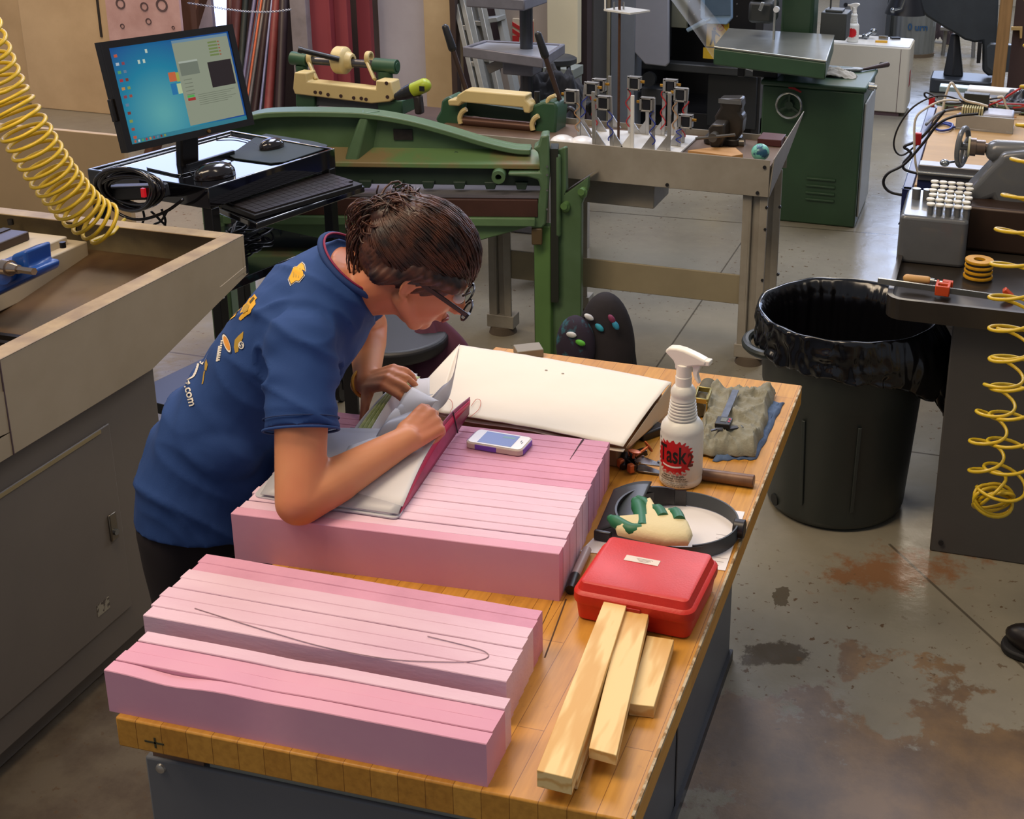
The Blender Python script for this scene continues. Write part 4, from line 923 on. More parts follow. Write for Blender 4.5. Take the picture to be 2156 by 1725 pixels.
# ============================================================ grey work bench
gb = mat('bench_grey_paint', '#9C968A', .5, v=.1, vs=5, c2='#8A8376', bump=.04)
yf = 4.686; zt = .85
xr = PY(1618, 413, yf).x; xl = -2.25
yb = 5.10
t = thing('steel_workbench', 'grey steel workbench with raised apron, carrying the post assembly', 'workbench', (-1.4, 4.9, 0))
b = MB(); b.box(xl, xr, yf, yb, zt - .012, zt); b.build('bench_top', mat('brown_hardboard', '#6B5440', .5, v=.2, c2='#574434', vs=4), t)
b = MB(); b.box(xl, xr, yf - .004, yf, .725, .875)
b.add([(xr, yf, .725), (xr + .004, yf, .725), (xr + .012, yf, .88), (xr + .016, yf, .88), (xr, yb, .80), (xr + .004, yb, .80), (xr + .055, yb + .02, .985), (xr + .059, yb + .02, .985)], [(0, 1, 3, 2), (4, 6, 7, 5), (0, 2, 6, 4), (1, 5, 7, 3), (2, 3, 7, 6), (0, 4, 5, 1)])
b.box(xl, xr, yb, yb + .004, .74, .875); b.build('apron', gb, t, bevel=.003)
for x, y in ((xr - .015, 4.69), (PY(1407, 390, yf).x, 0), (PY(1606, 352, yf).x, 0), (PY(1595, 407, yf).x, 0)):
    pass
for px, py in ((1405, 389), (1610, 352), (1595, 406)):
    q = PY(px, py, yf - .004); b = MB(); b.cyl(q, q - Vector((0, .006, 0)), .007, n=12); b.build('bolt', MC['dark_steel'], t)
for x0, x1 in ((xr - .105, xr - .005), (-1.98, -1.88)):
    for y0, y1 in ((yf + .02, yf + .07), (yb - .07, yb - .02)):
        if y0 > 4.9 and x0 < -1.5: x0, x1 = -1.75, -1.65
        b = MB(); z0 = .03
        b.box(x0, x0 + .028, y0, y0 + .012, z0, .75); b.box(x0 + .028, x0 + .036, y0, y1, z0, .75); b.box(x0 + .036, x0 + .068, y0 + .02, y0 + .028, z0, .75); b.box(x0 + .068, x0 + .1, y0, y0 + .012, z0, .75)
        b.box(x0 - .01, x0 + .11, y0 - .004, y1 + .02, .028, .085); b.build('leg', gb, t, bevel=.003)
        b = MB(); b.cyl((x0 + .05, y0 + .03, 0), (x0 + .05, y0 + .03, .03), .06, .05, n=28); b.build('foot_pad', mat('foot_rubber', '#5A4E40', .8), t)
z1 = PY(1225, 540, yf + .05).z; z2 = PY(1225, 600, yf + .05).z
b = MB(); b.box(-1.9, xr - .09, yf + .03, yf + .04, z2, z1); b.build('cross_rail', mat('rail_beige', '#94896E', .55, v=.12), t, bevel=.003)
b = MB(); b.box(-1.7, PY(1390, 425, yf + .2).x, yf + .1, yf + .34, .60, .725); b.build('drawer', gb, t, bevel=.004)
# small extra bolts on legs
for px, py in ((1614, 437), (1611, 483), (1605, 590), (1642, 436), (1638, 578)):
    q = PY(px, py, yf + .02); b = MB(); b.cyl(q + Vector((0, .006, 0)), q - Vector((0, .004, 0)), .006, n=10); b.build('bolt', MC['dark_steel'], t)

# ------------------------------------------------ post assembly on white base
al = mat('post_aluminium', '#B4B2AE', .3, .6, v=.15, vs=20); pk = mat('servo_black', '#1A1B22', .4); wb_ = mat('base_white', '#CFCEC9', .45, v=.08, vs=6)
zb = zt + .012
cs = [PZ(1250, 318, zb), PZ(1424, 328, zb), PZ(1470, 286, zb), PZ(1236, 269, zb)]
t = thing('post_fixture', 'white base plate with a ring of aluminium posts and wired heads on the grey bench', 'fixture', (-1.36, 4.85, zb))
cs = [Vector((c.x, max(c.y, 4.70), c.z)) for c in cs]
b = MB(); b.add([(c.x, c.y, z) for z in (zt + .002, zb) for c in cs], [(3, 2, 1, 0), (4, 5, 6, 7)] + [(i, (i + 1) % 4, 4 + (i + 1) % 4, 4 + i) for i in range(4)]); b.build('base_plate', wb_, t, bevel=.002)
wires = [mat('wire_tan', '#A8825A', .5), mat('wire_blue', '#263A9C', .4), rd, bk]
# (foot px, foot py, top px, top py, head side (-1,1,0), head tall)
posts = [(1219, 287, 1216, 190, -1, 0), (1224, 280, 1234, 172, 1, 1), (1254, 275, 1250, 165, 1, 0), (1251, 309, 1249, 193, 0, 0), (1284, 268, 1284, 160, 0, 0), (1288, 312, 1285, 203, -1, 2),
         (1326, 280, 1324, 160, 1, 0), (1331, 318, 1332, 201, 0, 3), (1363, 283, 1363, 222, 0, 0), (1375, 316, 1376, 206, -1, 0), (1396, 285, 1400, 166, 1, 0), (1408, 317, 1410, 195, 0, 0), (1422, 284, 1424, 172, -1, 0), (1430, 308, 1432, 240, 1, 0), (1438, 300, 1447, 186, -1, 0)]
rr = random.Random(5)
for i, (fx, fy, tx, ty, hs_, k_) in enumerate(posts):
    a = PZ(fx, fy, zb); a.y = max(a.y, 4.73); a.x = PY(fx, fy, a.y).x; c_ = PY(tx, ty, a.y)
    w_ = .014
    b = MB(); b.bar(a, c_, w_, .01, (0, -1, 0))
    b.prism([(a.x + w_ / 2 if fx < 1330 else a.x - w_ / 2, zb), (a.x + (.05 if fx < 1330 else -.05), zb), (a.x + (.008 if fx < 1330 else -.008), zb + .06)], a.y - .004, a.y + .004)
    po = b.build('post', al if k_ != 3 else mat('post_white', '#DAD9D4', .4), t, bevel=.001)
    if k_ == 3: continue
    if hs_ or k_:
        b = MB(); x0 = c_.x + (0 if hs_ >= 0 else -.052); x1 = x0 + .052; z0 = c_.z - .055; z1 = c_.z
        for bx in ((x0, x1, z1 - .006, z1), (x0, x0 + .008, z0, z1), (x1 - .008, x1, z0, z1), (x0, x1, z0, z0 + .006)): b.box(bx[0], bx[1], a.y - .018, a.y + .018, bx[2], bx[3])
        b.build('head_frame', al, po, bevel=.001)
        b = MB(); b.box(x0 + .012, x1 - .012, a.y - .012, a.y + .02, z0 + .006, z1 - .006); b.build('servo', pk, po)
        b = MB(); b.cyl((x0 if hs_ < 0 else x1, a.y, c_.z - .02), (x0 - .016 if hs_ < 0 else x1 + .016, a.y, c_.z - .02), .006, n=10); b.build('brass_knob', mat('brass', '#B8862E', .3, .8), po)
        b = MB(); P = []; h_ = c_.z - .06 - zb
        for j in range(21):
            f = j / 20; P.append(Vector((lerp(c_.x, a.x, f) + .011 * math.sin(f * 13 + i), a.y - .012, c_.z - .05 - f * h_ * .9)))
        b.tube(smooth_path(P, 4), .0025, 5); b.build('wire', wires[i % 4], po, sharp=0)
# tall threaded rod with acrylic plate
a = PZ(1302, 296, zb); c_ = PY(1305, -30, a.y)
b = MB(); b.cyl(a, c_, .0055, n=12); b.build('centre_rod', mat('rod_rust', '#5C3E2A', .5, .4, v=.3, vs=60), t)
m = mat('acrylic', '#D5D6D2', .15, v=0)
pl = [PY(1270, 19, a.y - .05), PY(1327, 28, a.y - .12), PY(1369, 22, a.y), PY(1312, 14, a.y + .1)]
z_ = sum(p.z for p in pl) / 4 - .004
b = MB(); q = [PZ(1271, 19, z_), PZ(1327, 27, z_), PZ(1369, 21, z_), PZ(1310, 13, z_)]
b.add([(c.x, c.y, z) for z in (z_ - .008, z_) for c in q], [(3, 2, 1, 0), (4, 5, 6, 7)] + [(i, (i + 1) % 4, 4 + (i + 1) % 4, 4 + i) for i in range(4)]); pt = b.build('acrylic_plate', m, t, bevel=.001)
for px in (1293, 1303, 1313): 
    p = PZ(px, 20, z_); b = MB(); b.cyl(p, p + Vector((0, 0, .03)), .004, n=8); b.build('plate_screw', steel, pt)
p = PZ(1274, 19, z_); b = MB(); b.cyl(p, p + Vector((0, 0, .3)), .004, n=8); b.build('hanger_rod', mat('post_white', '#DAD9D4', .4), pt)
# white domes
for i, (px, py, r, lb) in enumerate(((1178, 299, .052, 'white dome lying left behind the green shear post'), (1220, 303, .056, 'white dome lying just right of the green shear post top'))):
    p = PZ(px, py + 6, zt) + Vector((0, .04, 0)); b = MB(); b.lathe([(r, 0)] + [(r * math.cos(a_), r * .62 * math.sin(a_)) for a_ in [PI / 2 * k / 10 for k in range(1, 11)]], p, 32)
    tag(b.build('white_dome', mat('dome_white', '#E2E0DC', .3, v=.04)), lb, 'dome', 'white domes on the grey bench')
# bench vise
t = thing('bench_vise', 'dark worn bench vise at the right end of the grey bench', 'vise', PZ(1520, 300, zt))
vm = mat('vise_dark', '#3F3A34', .35, .5, v=.3, vs=14)
q = PZ(1518, 305, zt); y_ = q.y
V = lambda x, y, yy=y_: PY(x, y, yy)
b = MB(); b.prism(rrect(q.x - .075, q.x + .075, y_ - .02, y_ + .11, .03), zt, zt + .03, 'z'); b.build('swivel_base', vm, t, bevel=.006)
b = MB(); b.prism(P2([(1520, 300), (1508, 270), (1505, 245), (1513, 232), (1518, 225), (1513, 207), (1562, 207), (1563, 224), (1558, 236), (1566, 248), (1562, 280), (1545, 302)], y_), y_ - .01, y_ + .075); b.build('fixed_jaw', vm, t, bevel=.01)
b = MB(); b.prism(P2([(1496, 266), (1505, 256), (1531, 257), (1531, 285), (1520, 310), (1500, 304)], y_ - .06), y_ - .11, y_ - .01)
b.build('moving_jaw', vm, t, bevel=.008)
b = MB(); c_ = V(1506, 285, y_ - .11); b.cyl(c_ - Vector((0, .05, 0)), c_, .018); b.cyl(c_ - Vector((.07, .045, .01)), c_ + Vector((.09, -.045, .02)), .006, n=10); b.cyl(V(1550, 300, y_ + .02), V(1568, 300, y_ + .02), .02); b.build('screw', mat('vise_steel', '#6E6A62', .3, .7), t)
b = MB(); b.box(V(1514, 208).x, V(1562, 208).x, y_ - .012, y_ - .004, V(1514, 216).z, V(1514, 207).z); b.build('jaw_plate', steel, t)
# items right of vise
b = MB(); b.prism([(p.x, p.y) for p in (PZ(1448, 326, zt), PZ(1500, 319, zt), PZ(1548, 320, zt), PZ(1564, 334, zt), PZ(1540, 338, zt))], zt, zt + .018, 'z')
tag(b.build('plywood_offcut', mat('offcut', '#B98A52', .6, v=.12)), 'tan plywood offcut in front of the dark vise', 'offcut')
p = PZ(1597, 342, zt) + Vector((0, .03, .0)); b = MB(); b.ell(p + Vector((0, 0, .034)), (.036, .036, .034), n=28, m=18)
tag(b.build('teal_ball', mat('ball_teal', '#6FB8A4', .4, v=.5, vs=14, c2='#1E4A66', lo=.52, hi=.56)), 'small teal ball with dark patches in the bench corner', 'ball')
b = MB(); a = PZ(1594, 306, zt); b.box(a.x, a.x + .1, a.y, a.y + .12, zt, zt + .03)
tag(b.build('red_plate', mat('maroon_plate', '#4A1E1E', .5), bevel=.003), 'dark maroon flat piece in the corner of the grey bench', 'plate')
b = MB(); a = PZ(1345, 245, zt + .01); b.box(a.x, a.x + .04, a.y, a.y + .1, zt, zt + .04)
# ============================================================ green shear
sg = mat('shear_green', '#547050', .42, v=.18, vs=4, c2='#48623F', bump=.08, bs=60)
sg2 = mat('shear_green_dirty', '#5B7A4A', .55, c2='#7A6A46', vs=5, lo=.45, hi=.6)
A = PZ(1135, 357, .8); B = PZ(744, 352, .8); ang = math.atan2(A.y - B.y, A.x - B.x)
fm = frame((A.x, A.y, 0), ang)       # local x runs to the right along the shear, y away
t = thing('foot_shear', 'large green cast iron foot shear with curved crosshead behind the computer cart', 'shear', (A.x, A.y, 0))
inv = fm.inverted()
def SL(px, py, yl=0.0):
    # pixel on the local plane y=yl
    n_ = fm.to_3x3() @ Vector((0, 1, 0)); o_ = fm @ Vector((0, yl, 0)); d = ray(px, py)
    k = (o_ - CAMPOS).dot(n_) / d.dot(n_); return inv @ (CAMPOS + d * k)
# curved crosshead web (front plate) with rim flange
top = [(470, 262), (540, 236), (600, 230), (700, 230), (780, 234), (860, 247), (940, 268), (1020, 292), (1080, 306), (1118, 309)]
TP = [SL(x, y, .08) for x, y in top]
zlip = .8
web = [(TP[0].x - .05, zlip)] + [(p.x, p.z) for p in TP] + [(SL(1130, 345, .08).x, zlip)]
b = MB(fm); b.prism(web, .085, .105); b.build('crosshead_web', sg, t, bevel=.004)
b = MB(fm)
rim = smooth_path([Vector((p.x, 0, p.z)) for p in TP], 6)
vs = []; 
for p in rim: vs += [(p.x, .03, p.z), (p.x, .03, p.z - .022), (p.x, .125, p.z - .022), (p.x, .125, p.z)]
fs = []
for i in range(len(rim) - 1):
    a = i * 4; fs += [(a + k, a + (k + 1) % 4, a + 4 + (k + 1) % 4, a + 4 + k) for k in range(4)]
fs += [(0, 1, 2, 3), tuple(len(vs) - 4 + k for k in (3, 2, 1, 0))]
b.add(vs, fs); b.build('crosshead_rim', sg, t, bevel=.004)
b = MB(fm); xL = TP[0].x - .05; xR = SL(1138, 345, 0).x
b.add([(x, y, z) for x in (xL, xR) for y, z in ((-.005, zlip), (-.005, zlip + .02), (.09, zlip + .06), (.09, zlip))], [(0, 1, 2, 3), (7, 6, 5, 4), (0, 4, 5, 1), (1, 5, 6, 2), (2, 6, 7, 3), (3, 7, 4, 0)])
b.build('crosshead_ledge', sg2, t, bevel=.004)
# diagonal rib
b = MB(fm); a = SL(768, 238, .03); c_ = SL(737, 345, 0); b.add([(a.x - .012, .035, a.z), (a.x + .012, .035, a.z), (c_.x + .025, 0.01, c_.z), (c_.x - .025, .01, c_.z), (a.x - .02, .09, a.z), (a.x + .05, .09, a.z), (c_.x + .07, .09, c_.z), (c_.x - .04, .09, c_.z)],
    [(0, 3, 2, 1), (0, 4, 7, 3), (1, 2, 6, 5), (4, 5, 6, 7), (0, 1, 5, 4), (3, 7, 6, 2)]); b.build('rib', sg, t, bevel=.006)
b = MB(fm); a = SL(828, 272, .08); c_ = SL(869, 295, .08); b.box(a.x, c_.x, .078, .085, c_.z, a.z); b.build('name_plate', mat('plate_dark', '#3E3A38', .4, .5, v=.3, vs=60), t)
b = MB(fm); a = SL(961, 322, .08); b.cyl(a, a - Vector((0, .02, 0)), .011, n=6); b.build('bolt', sg, t)
# hold-down with dark recesses, blade and bed
b = MB(fm); z0 = SL(900, 385, .02).z
b.box(xL, xR, .03, .07, zlip - .075, zlip); 
for k in range(9):
    x = xR - .05 - k * .12; b.add([(x - .05, .005, zlip - .055), (x, .005, zlip - .055), (x - .008, .005, zlip - .085), (x - .042, .005, zlip - .085), (x - .05, .04, zlip - .055), (x, .04, zlip - .055), (x - .008, .04, zlip - .085), (x - .042, .04, zlip - .085)], [(0, 1, 2, 3), (7, 6, 5, 4), (0, 4, 5, 1), (1, 5, 6, 2), (2, 6, 7, 3), (3, 7, 4, 0)])
b.build('hold_down', mat('shear_dark_green', '#25372C', .5), t, bevel=.003)
b = MB(fm); b.box(xL, xR + .01, -.02, .2, zlip - .112, zlip - .1); b.build('bed_plate', mat('bed_grey', '#8A8890', .3, .5, v=.2), t)
b = MB(fm); b.box(xL, xR - .01, -.035, .0, zlip - .185, zlip - .115); b.build('blade_bar', mat('blade_brown', '#4A2E26', .5, .2, v=.3, vs=6), t, bevel=.003)
b = MB(fm); b.box(xL, xR - .02, -.05, .03, zlip - .22, zlip - .185)
belly = [(xL, zlip - .22), (xR - .02, zlip - .22), (xR - .16, zlip - .265), (xR - .35, zlip - .32), (xR - .55, zlip - .335), (xL, zlip - .33)]
b.prism(belly, -.02, .02); b.build('bed_casting', mat('shear_green_low', '#5B7A52', .5, v=.2), t, bevel=.005)
c_ = SL(1050, 371, -.03); b = MB(fm); b.lathe([(.012, -.02), (.026, -.02), (.028, .06), (.012, .06)], c_, 24, (0, 1, 0), closed=True); b.build('boss', sg, t)
# end slide casting
b = MB(fm); pl = [SL(x, y, -.02) for x, y in ((1137, 352), (1133, 320), (1122, 312), (1134, 305), (1139, 285), (1156, 283), (1158, 360), (1150, 470), (1142, 480), (1120, 480), (1113, 470), (1118, 440), (1133, 425), (1138, 395), (1133, 378), (1110, 372), (1070, 370), (1070, 362), (1137, 362))]
b.prism([(p.x, p.z) for p in pl], -.03, .06); b.build('slide_casting', sg, t, bevel=.008)
b = MB(fm); a = SL(1119, 480, -.02); c_ = SL(1142, 515, -.02); b.box(a.x, c_.x, -.03, .05, c_.z, a.z); b.build('slide_foot', mat('oily_brown', '#5A4A30', .4), t, bevel=.005)
b = MB(fm); a = SL(1158, 300, -.03); b.box(a.x, a.x + .03, -.01, .08, .25, a.z - .03); b.build('slide_gap', mat('shear_gap', '#22261E', .6), t)
for py in (350, 368, 400, 440):
    c_ = SL(1152, py, -.035); b = MB(fm); b.cyl(c_, c_ - Vector((0, .008, 0)), .004, n=8); b.build('slide_bolt', steel, t)
# end post (housing)
yP = 4.55; L_ = lambda x, y: PY(x, y, yP)
x0, x1, x2 = L_(1131, 700).x, L_(1160, 700).x, L_(1222, 700).x
b = MB(); b.prism(P2([(1160, 330), (1163, 322), (1187, 310), (1191, 312), (1192, 400), (1190, 408), (1222, 385), (1238, 372), (1238, 395), (1224, 430), (1223, 760), (1160, 745)], yP), yP, yP + .03)
b.build('end_frame', sg, t, bevel=.005)
zz1 = L_(1135, 470).z
b = MB(); b.box(x0, x1 + .01, yP - .03, yP + .02, 0, zz1); b.box(x1 - .01, x1 + .0, yP - .02, yP + .12, 0, zz1 - .05); b.build('end_frame_edge', mat('shear_green_bright', '#5C8048', .42, v=.15), t, bevel=.008)
b = MB(); a = L_(1173, 322); c_ = L_(1180, 497); b.box(a.x - .012, a.x + .02, yP - .03, yP, c_.z, a.z); b.build('guide_rib', sg, t, bevel=.012, seg=3)
for px, py in ((1193, 430), (1229, 400)):
    c_ = L_(px, py); b = MB(); b.cyl(c_ + Vector((0, .02, 0)), c_ - Vector((0, .035, 0)), .014, n=14); b.ell(c_ - Vector((0, .01, .01)), (.018, .02, .022), n=14, m=8); b.build('lug_bolt', mat('shear_green_bright', '#5C8048'), t)
b = MB(); a = L_(1238, 372); b.add([(L_(1191, 402).x, yP, L_(1191, 402).z), (a.x, yP, a.z), (a.x, yP + .12, a.z), (L_(1191, 402).x, yP + .12, L_(1191, 402).z)], [(0, 1, 2, 3)]); b.build('end_shelf', mat('bed_grey', '#8A8890'), t, fix=False)
# left end frame (hidden side), treadle rod
b = MB(fm); b.box(xL - .02, xL + .06, -.05, .3, 0, zlip + .05); b.build('end_frame', sg, t, bevel=.005)
b = MB(); b.box(L_(1120, 500).x, L_(1131, 500).x - .004, yP + .02, yP + .06, 0, .62); b.build('treadle_rod', MC['shear_gap'], t)

# ============================================================ green and cream roller machines on stand behind the shear
zs = .66
b = MB(); b.box(-3.45, -1.9, 5.3, 6.0, zs - .03, zs)
st = thing('machine_stand', 'brown topped low stand under the two green and cream roller machines', 'stand', (-2.7, 5.6, 0))
b.build('top', mat('stand_top_brown', '#4C3A34', .5, v=.2), st, bevel=.003)
for x in (-3.4, -2.0):
    for y in (5.35, 5.9):
        b = MB(); b.box(x, x + .06, y, y + .06, 0, zs - .03); b.build('leg', gb, st, bevel=.003)
cream = mat('roller_cream', '#CDB880', .42, v=.1, vs=6); mg = mat('roller_green', '#2E5238', .42, v=.15, vs=6)
ym = 5.55
t = thing('notcher_machine', 'green and cream bench machine with handled cream wheel, left of the cordless drill', 'machine', (PY(735, 150, ym).x, ym, zs))
b = MB(); b.prism(P2([(623, 184), (626, 150), (652, 152), (653, 170), (797, 186), (797, 167), (829, 170), (836, 205), (826, 212), (788, 216), (627, 196)], ym), ym - .03, ym + .06); b.build('frame_front', cream, t, bevel=.006)
b = MB(); b.prism(P2([(622, 196), (662, 200), (662, 228), (622, 225)], ym), ym, ym + .2); b.build('foot', mg, t, bevel=.006); b = MB(); b.prism(P2([(795, 212), (847, 212), (847, 243), (795, 240)], ym), ym, ym + .2); b.build('foot', mg, t, bevel=.006)
b = MB(); b.prism(P2([(660, 200), (800, 214), (800, 234), (660, 224)], ym), ym + .02, ym + .12); b.build('lower_bar', mat('bar_slate', '#44484C', .5), t, bevel=.003)
Y2 = ym + .1
b = MB(); a = PY(614, 122, Y2); c_ = PY(648, 127, Y2); b.cyl(a, c_, .034, n=24); q = PY(635, 138, Y2); b.cyl(q, q - Vector((0, 0, .06)), .03, n=20); b.build('bearing_housing', mg, t, bevel=.003)
b = MB(); a = PY(789, 137, Y2); c_ = PY(836, 141, Y2); b.cyl(a, c_, .036, n=24); b.cyl(c_, c_ + (c_ - a) * .03, .022, n=20); q = PY(811, 150, Y2); b.cyl(q, q - Vector((0, 0, .07)), .036, n=20); b.build('bearing_housing', mg, t, bevel=.003)
b = MB(); a = PY(645, 127, Y2); c_ = PY(795, 136, Y2); b.cyl(a, c_, .02, n=20); b.build('shaft', mat('shaft_steel', '#5C5A5C', .3, .7), t)
b = MB(); d = (c_ - a).normalized(); q = PY(722, 127, Y2); b.lathe([(.02, -.06), (.03, -.058), (.036, -.045), (.062, -.038), (.068, -.03), (.068, .015), (.062, .022), (.044, .028), (.04, .045), (.034, .055), (.02, .055)], q, 32, d, closed=True); b.build('cam_wheel', cream, t, bevel=.002)
for px in (655, 777):
    b = MB(); q = PY(px, 122, Y2); b.lathe([(.02, -.012), (.034, -.012), (.034, .012), (.02, .012)], q, 20, d, closed=True); q2 = PY(px + 12, 168, Y2 - .06); b.bar(q - Vector((0, .02, .02)), q2, .03, .014, (1, 0, 0)); b.build('cam_lever', cream, t, bevel=.004)
b = MB(); a = PY(632, 105, Y2 - .15); c_ = PY(714, 125, Y2 - .07); b.cyl(a, c_, .014, n=16); b.lathe([(.0, -.01), (.016, -.01), (.017, .01), (0, .01)], a, 16, (c_ - a)); b.build('handle', black, t)
for px in (664, 675, 690, 710, 741, 772):
    b = MB(); q = PY(px, 176 + (px - 664) * .09, ym + .05); b.cyl(q - Vector((0, 0, .03)), q + Vector((0, 0, .01)), .006, n=8); b.cyl(q, q + Vector((0, 0, .012)), .009, n=6); b.build('adjusting_screw', dsteel, t)
for px, py in ((664, 194), (675, 195), (691, 199), (718, 202), (745, 206), (761, 207), (771, 209), (814, 175), (816, 204)):
    b = MB(); q = PY(px, py, ym - .03); b.cyl(q, q - Vector((0, .004, 0)), .0085, n=14); b.build('screw_hole', MC['handle_brown'], t)
# cordless drill
t = thing('cordless_drill', 'lime green and black cordless drill lying beside the green and cream machine', 'drill', (PY(880, 190, ym - .1).x, ym - .1, zs))
yd_ = ym - .1; a = PY(893, 180, yd_); c_ = PY(870, 190, yd_); e = PY(853, 197, yd_); g = PY(838, 203, yd_)
b = MB(); b.caps(a, c_, .034, .034, 20); b.build('motor_body', mat('lime_green', '#A8B82A', .4), t)
b = MB(); d = (e - c_).normalized(); b.cyl(c_, c_ + d * .035, .036, .033, n=24); b.cyl(c_ + d * .035, e, .031, .031, n=24); b.caps(e, g, .031, .02, 20); b.build('chuck', mat('chuck_dark', '#1C1C1C', .3), t)
b = MB(); p0 = PY(880, 200, yd_); p1 = PY(884, 240, yd_); b.bar(p0, p1, .036, .045, (0, -1, 0)); b.box(p1.x - .035, p1.x + .035, yd_ - .04, yd_ + .06, zs, zs + .05); b.build('grip', mat('grip_dark', '#26201E', .5), t, bevel=.01)
b = MB(); p = PY(888, 187, yd_ - .034); b.box(p.x - .012, p.x + .012, yd_ - .036, yd_ - .03, p.z - .012, p.z + .012); b.build('dark_badge', black, t)
# brake / slip roll
ys = 4.96
t = thing('box_brake', 'green bench brake with cream upper beam and two black handled levers', 'brake', (PY(1060, 240, ys).x, ys, .85))
b = MB(); b.prism(P2([(948, 208), (950, 220), (972, 221), (978, 213), (1105, 224), (1108, 235), (1120, 236), (1122, 220), (1111, 208), (1112, 198), (985, 187), (968, 198), (966, 207)], ys - .05), ys - .08, ys + .0); b.build('upper_beam', cream, t, bevel=.006)
b = MB(); b.prism(P2([(935, 210), (948, 200), (975, 215), (978, 262), (930, 262), (922, 248), (932, 232)], ys), ys - .03, ys + .1); b.build('end_frame', mg, t, bevel=.01); b = MB(); b.prism(P2([(1120, 222), (1150, 210), (1175, 212), (1180, 225), (1176, 275), (1170, 300), (1120, 300), (1135, 255), (1122, 248)], ys), ys - .04, ys + .1); b.build('end_frame', mg, t, bevel=.01)
b = MB(); b.prism(P2([(978, 216), (1122, 236), (1122, 262), (978, 245)], ys), ys + .02, ys + .05); b.build('back_plate', mat('roller_dark_green', '#20382A', .5), t, bevel=.003)
b = MB(); b.prism(P2([(975, 256), (1125, 272), (1125, 310), (975, 300)], ys), ys - .02, ys + .06); b.build('lower_casting', mg, t, bevel=.006)
b = MB(); b.cyl(PY(975, 254, ys - .04), PY(1124, 268, ys - .04), .022, n=20); b.build('roller', mat('roller_brown', '#5A3E32', .35, .5), t)
for px, py in ((970, 248), (1122, 262)):
    b = MB(); P = [PY(px + dx, py + dy, ys - .06) for dx, dy in ((12, -18), (3, -12), (-2, 0), (0, 12))]; b.tube(smooth_path(P, 4), .011, 8); b.build('cream_cam', cream, t)
b = MB(); P = [PY(x, y, ys - .03) for x, y in ((1152, 225), (1153, 213), (1158, 206), (1170, 201))]; b.tube(smooth_path(P, 4), .009, 8); b.build('cream_latch', cream, t)
for a_, c_ in (((938, 58), (985, 200)), ((1133, 73), (1180, 215))):
    P0 = PY(*a_, ys + .02); P1 = PY(*c_, ys + .02); d = P1 - P0
    b = MB(); b.caps(P0, P0 + d * .3, .015, .018, 14); h = b.build('lever_grip', black, t)
    b = MB(); b.cyl(P0 + d * .28, P1 - d * .03, .011, n=12); b.build('lever', mat('lever_brown', '#3A2820', .5, .3), t)
b = MB(); q = PY(1131, 200, ys); b.cyl(q - Vector((0, 0, .05)), q + Vector((0, 0, .015)), .012, n=12); b.build('tension_screw', dsteel, t)
# black hose behind
b = MB(); P = [PY(x, y, 5.9) for x, y in ((1185, 240), (1200, 228), (1212, 240), (1208, 258), (1190, 270), (1178, 262))]; b.tube(smooth_path(P, 6), .012, 8)
tag(b.build('black_hose', bk), 'thick black hose loop right of the green brake', 'hose')
clothlump('black_bag', 'black bag on the floor behind the brake levers', 'bag', PY(1165, 200, 6.6) * 1 - Vector((0, 0, .12)), .2, .15, .3, mat('bag_black', '#15151A', .7), 21)

# ============================================================ backpack, stool with jacket
bp = PZ(1270, 770, 0)
t = thing('backpack', 'black backpack with turquoise and purple print standing on the floor by the green post', 'bag', (-1.22, 4.3, 0))
bm_ = mat('pack_black', '#241E22', .85, v=.4, vs=10); pr = mat('pack_print', '#2A2030', .85, c2='#2C6674', vs=22, lo=.55, hi=.68)
yk = 4.25
def BP(x, y, yy=yk): return PY(x, y, yy)
b = MB(); c0 = BP(1275, 730); b.ell(c0 + Vector((0, 0, -.02)), (.115, .09, .24), n=28, m=20); b.build('pack_body', bm_, t)
b = MB(); c1 = BP(1212, 728, yk - .1); b.ell(c1, (.075, .06, .12), n=24, m=16); b.build('front_pocket', pr, t)
b = MB(); b.tube(smooth_path([BP(1250, 660), BP(1262, 643), BP(1280, 645), BP(1302, 665), BP(1318, 700), BP(1326, 740), BP(1332, 790)], 6), .022, 8); b.build('shoulder_strap', mat('strap_black', '#17151A', .8), t)
b = MB(); b.tube(smooth_path([BP(1226, 668, yk - .08), BP(1224, 700, yk - .1), BP(1230, 740, yk - .1)], 6), .012, 8); b.tube(smooth_path([BP(1192, 700, yk - .12), BP(1198, 686, yk - .12), BP(1218, 700, yk - .12), BP(1236, 722, yk - .12)], 6), .014, 8); b.build('strap', mat('strap_black', '#17151A', .8), t)
for (x, y, c, nm) in ((1240, 668, '#D8D8D8', 'white_print'), (1262, 690, '#2F9CB0', 'turquoise_print'), (1288, 672, '#7E2A50', 'purple_print'), (1203, 705, '#D0CFCB', 'white_print'), (1222, 722, '#5AB032', 'green_print'), (1296, 685, '#2F8FB0', 'turquoise_print')):
    b = MB(); c1 = BP(x, y, yk - (.155 if x < 1230 else .085)); b.ell(c1, (.020, .010, .011), Matrix.Rotation(.6 + x * .01, 3, 'Y'), n=14, m=8); b.build(nm, mat('print_' + c[1:], c, .7, v=.3, vs=50), t)
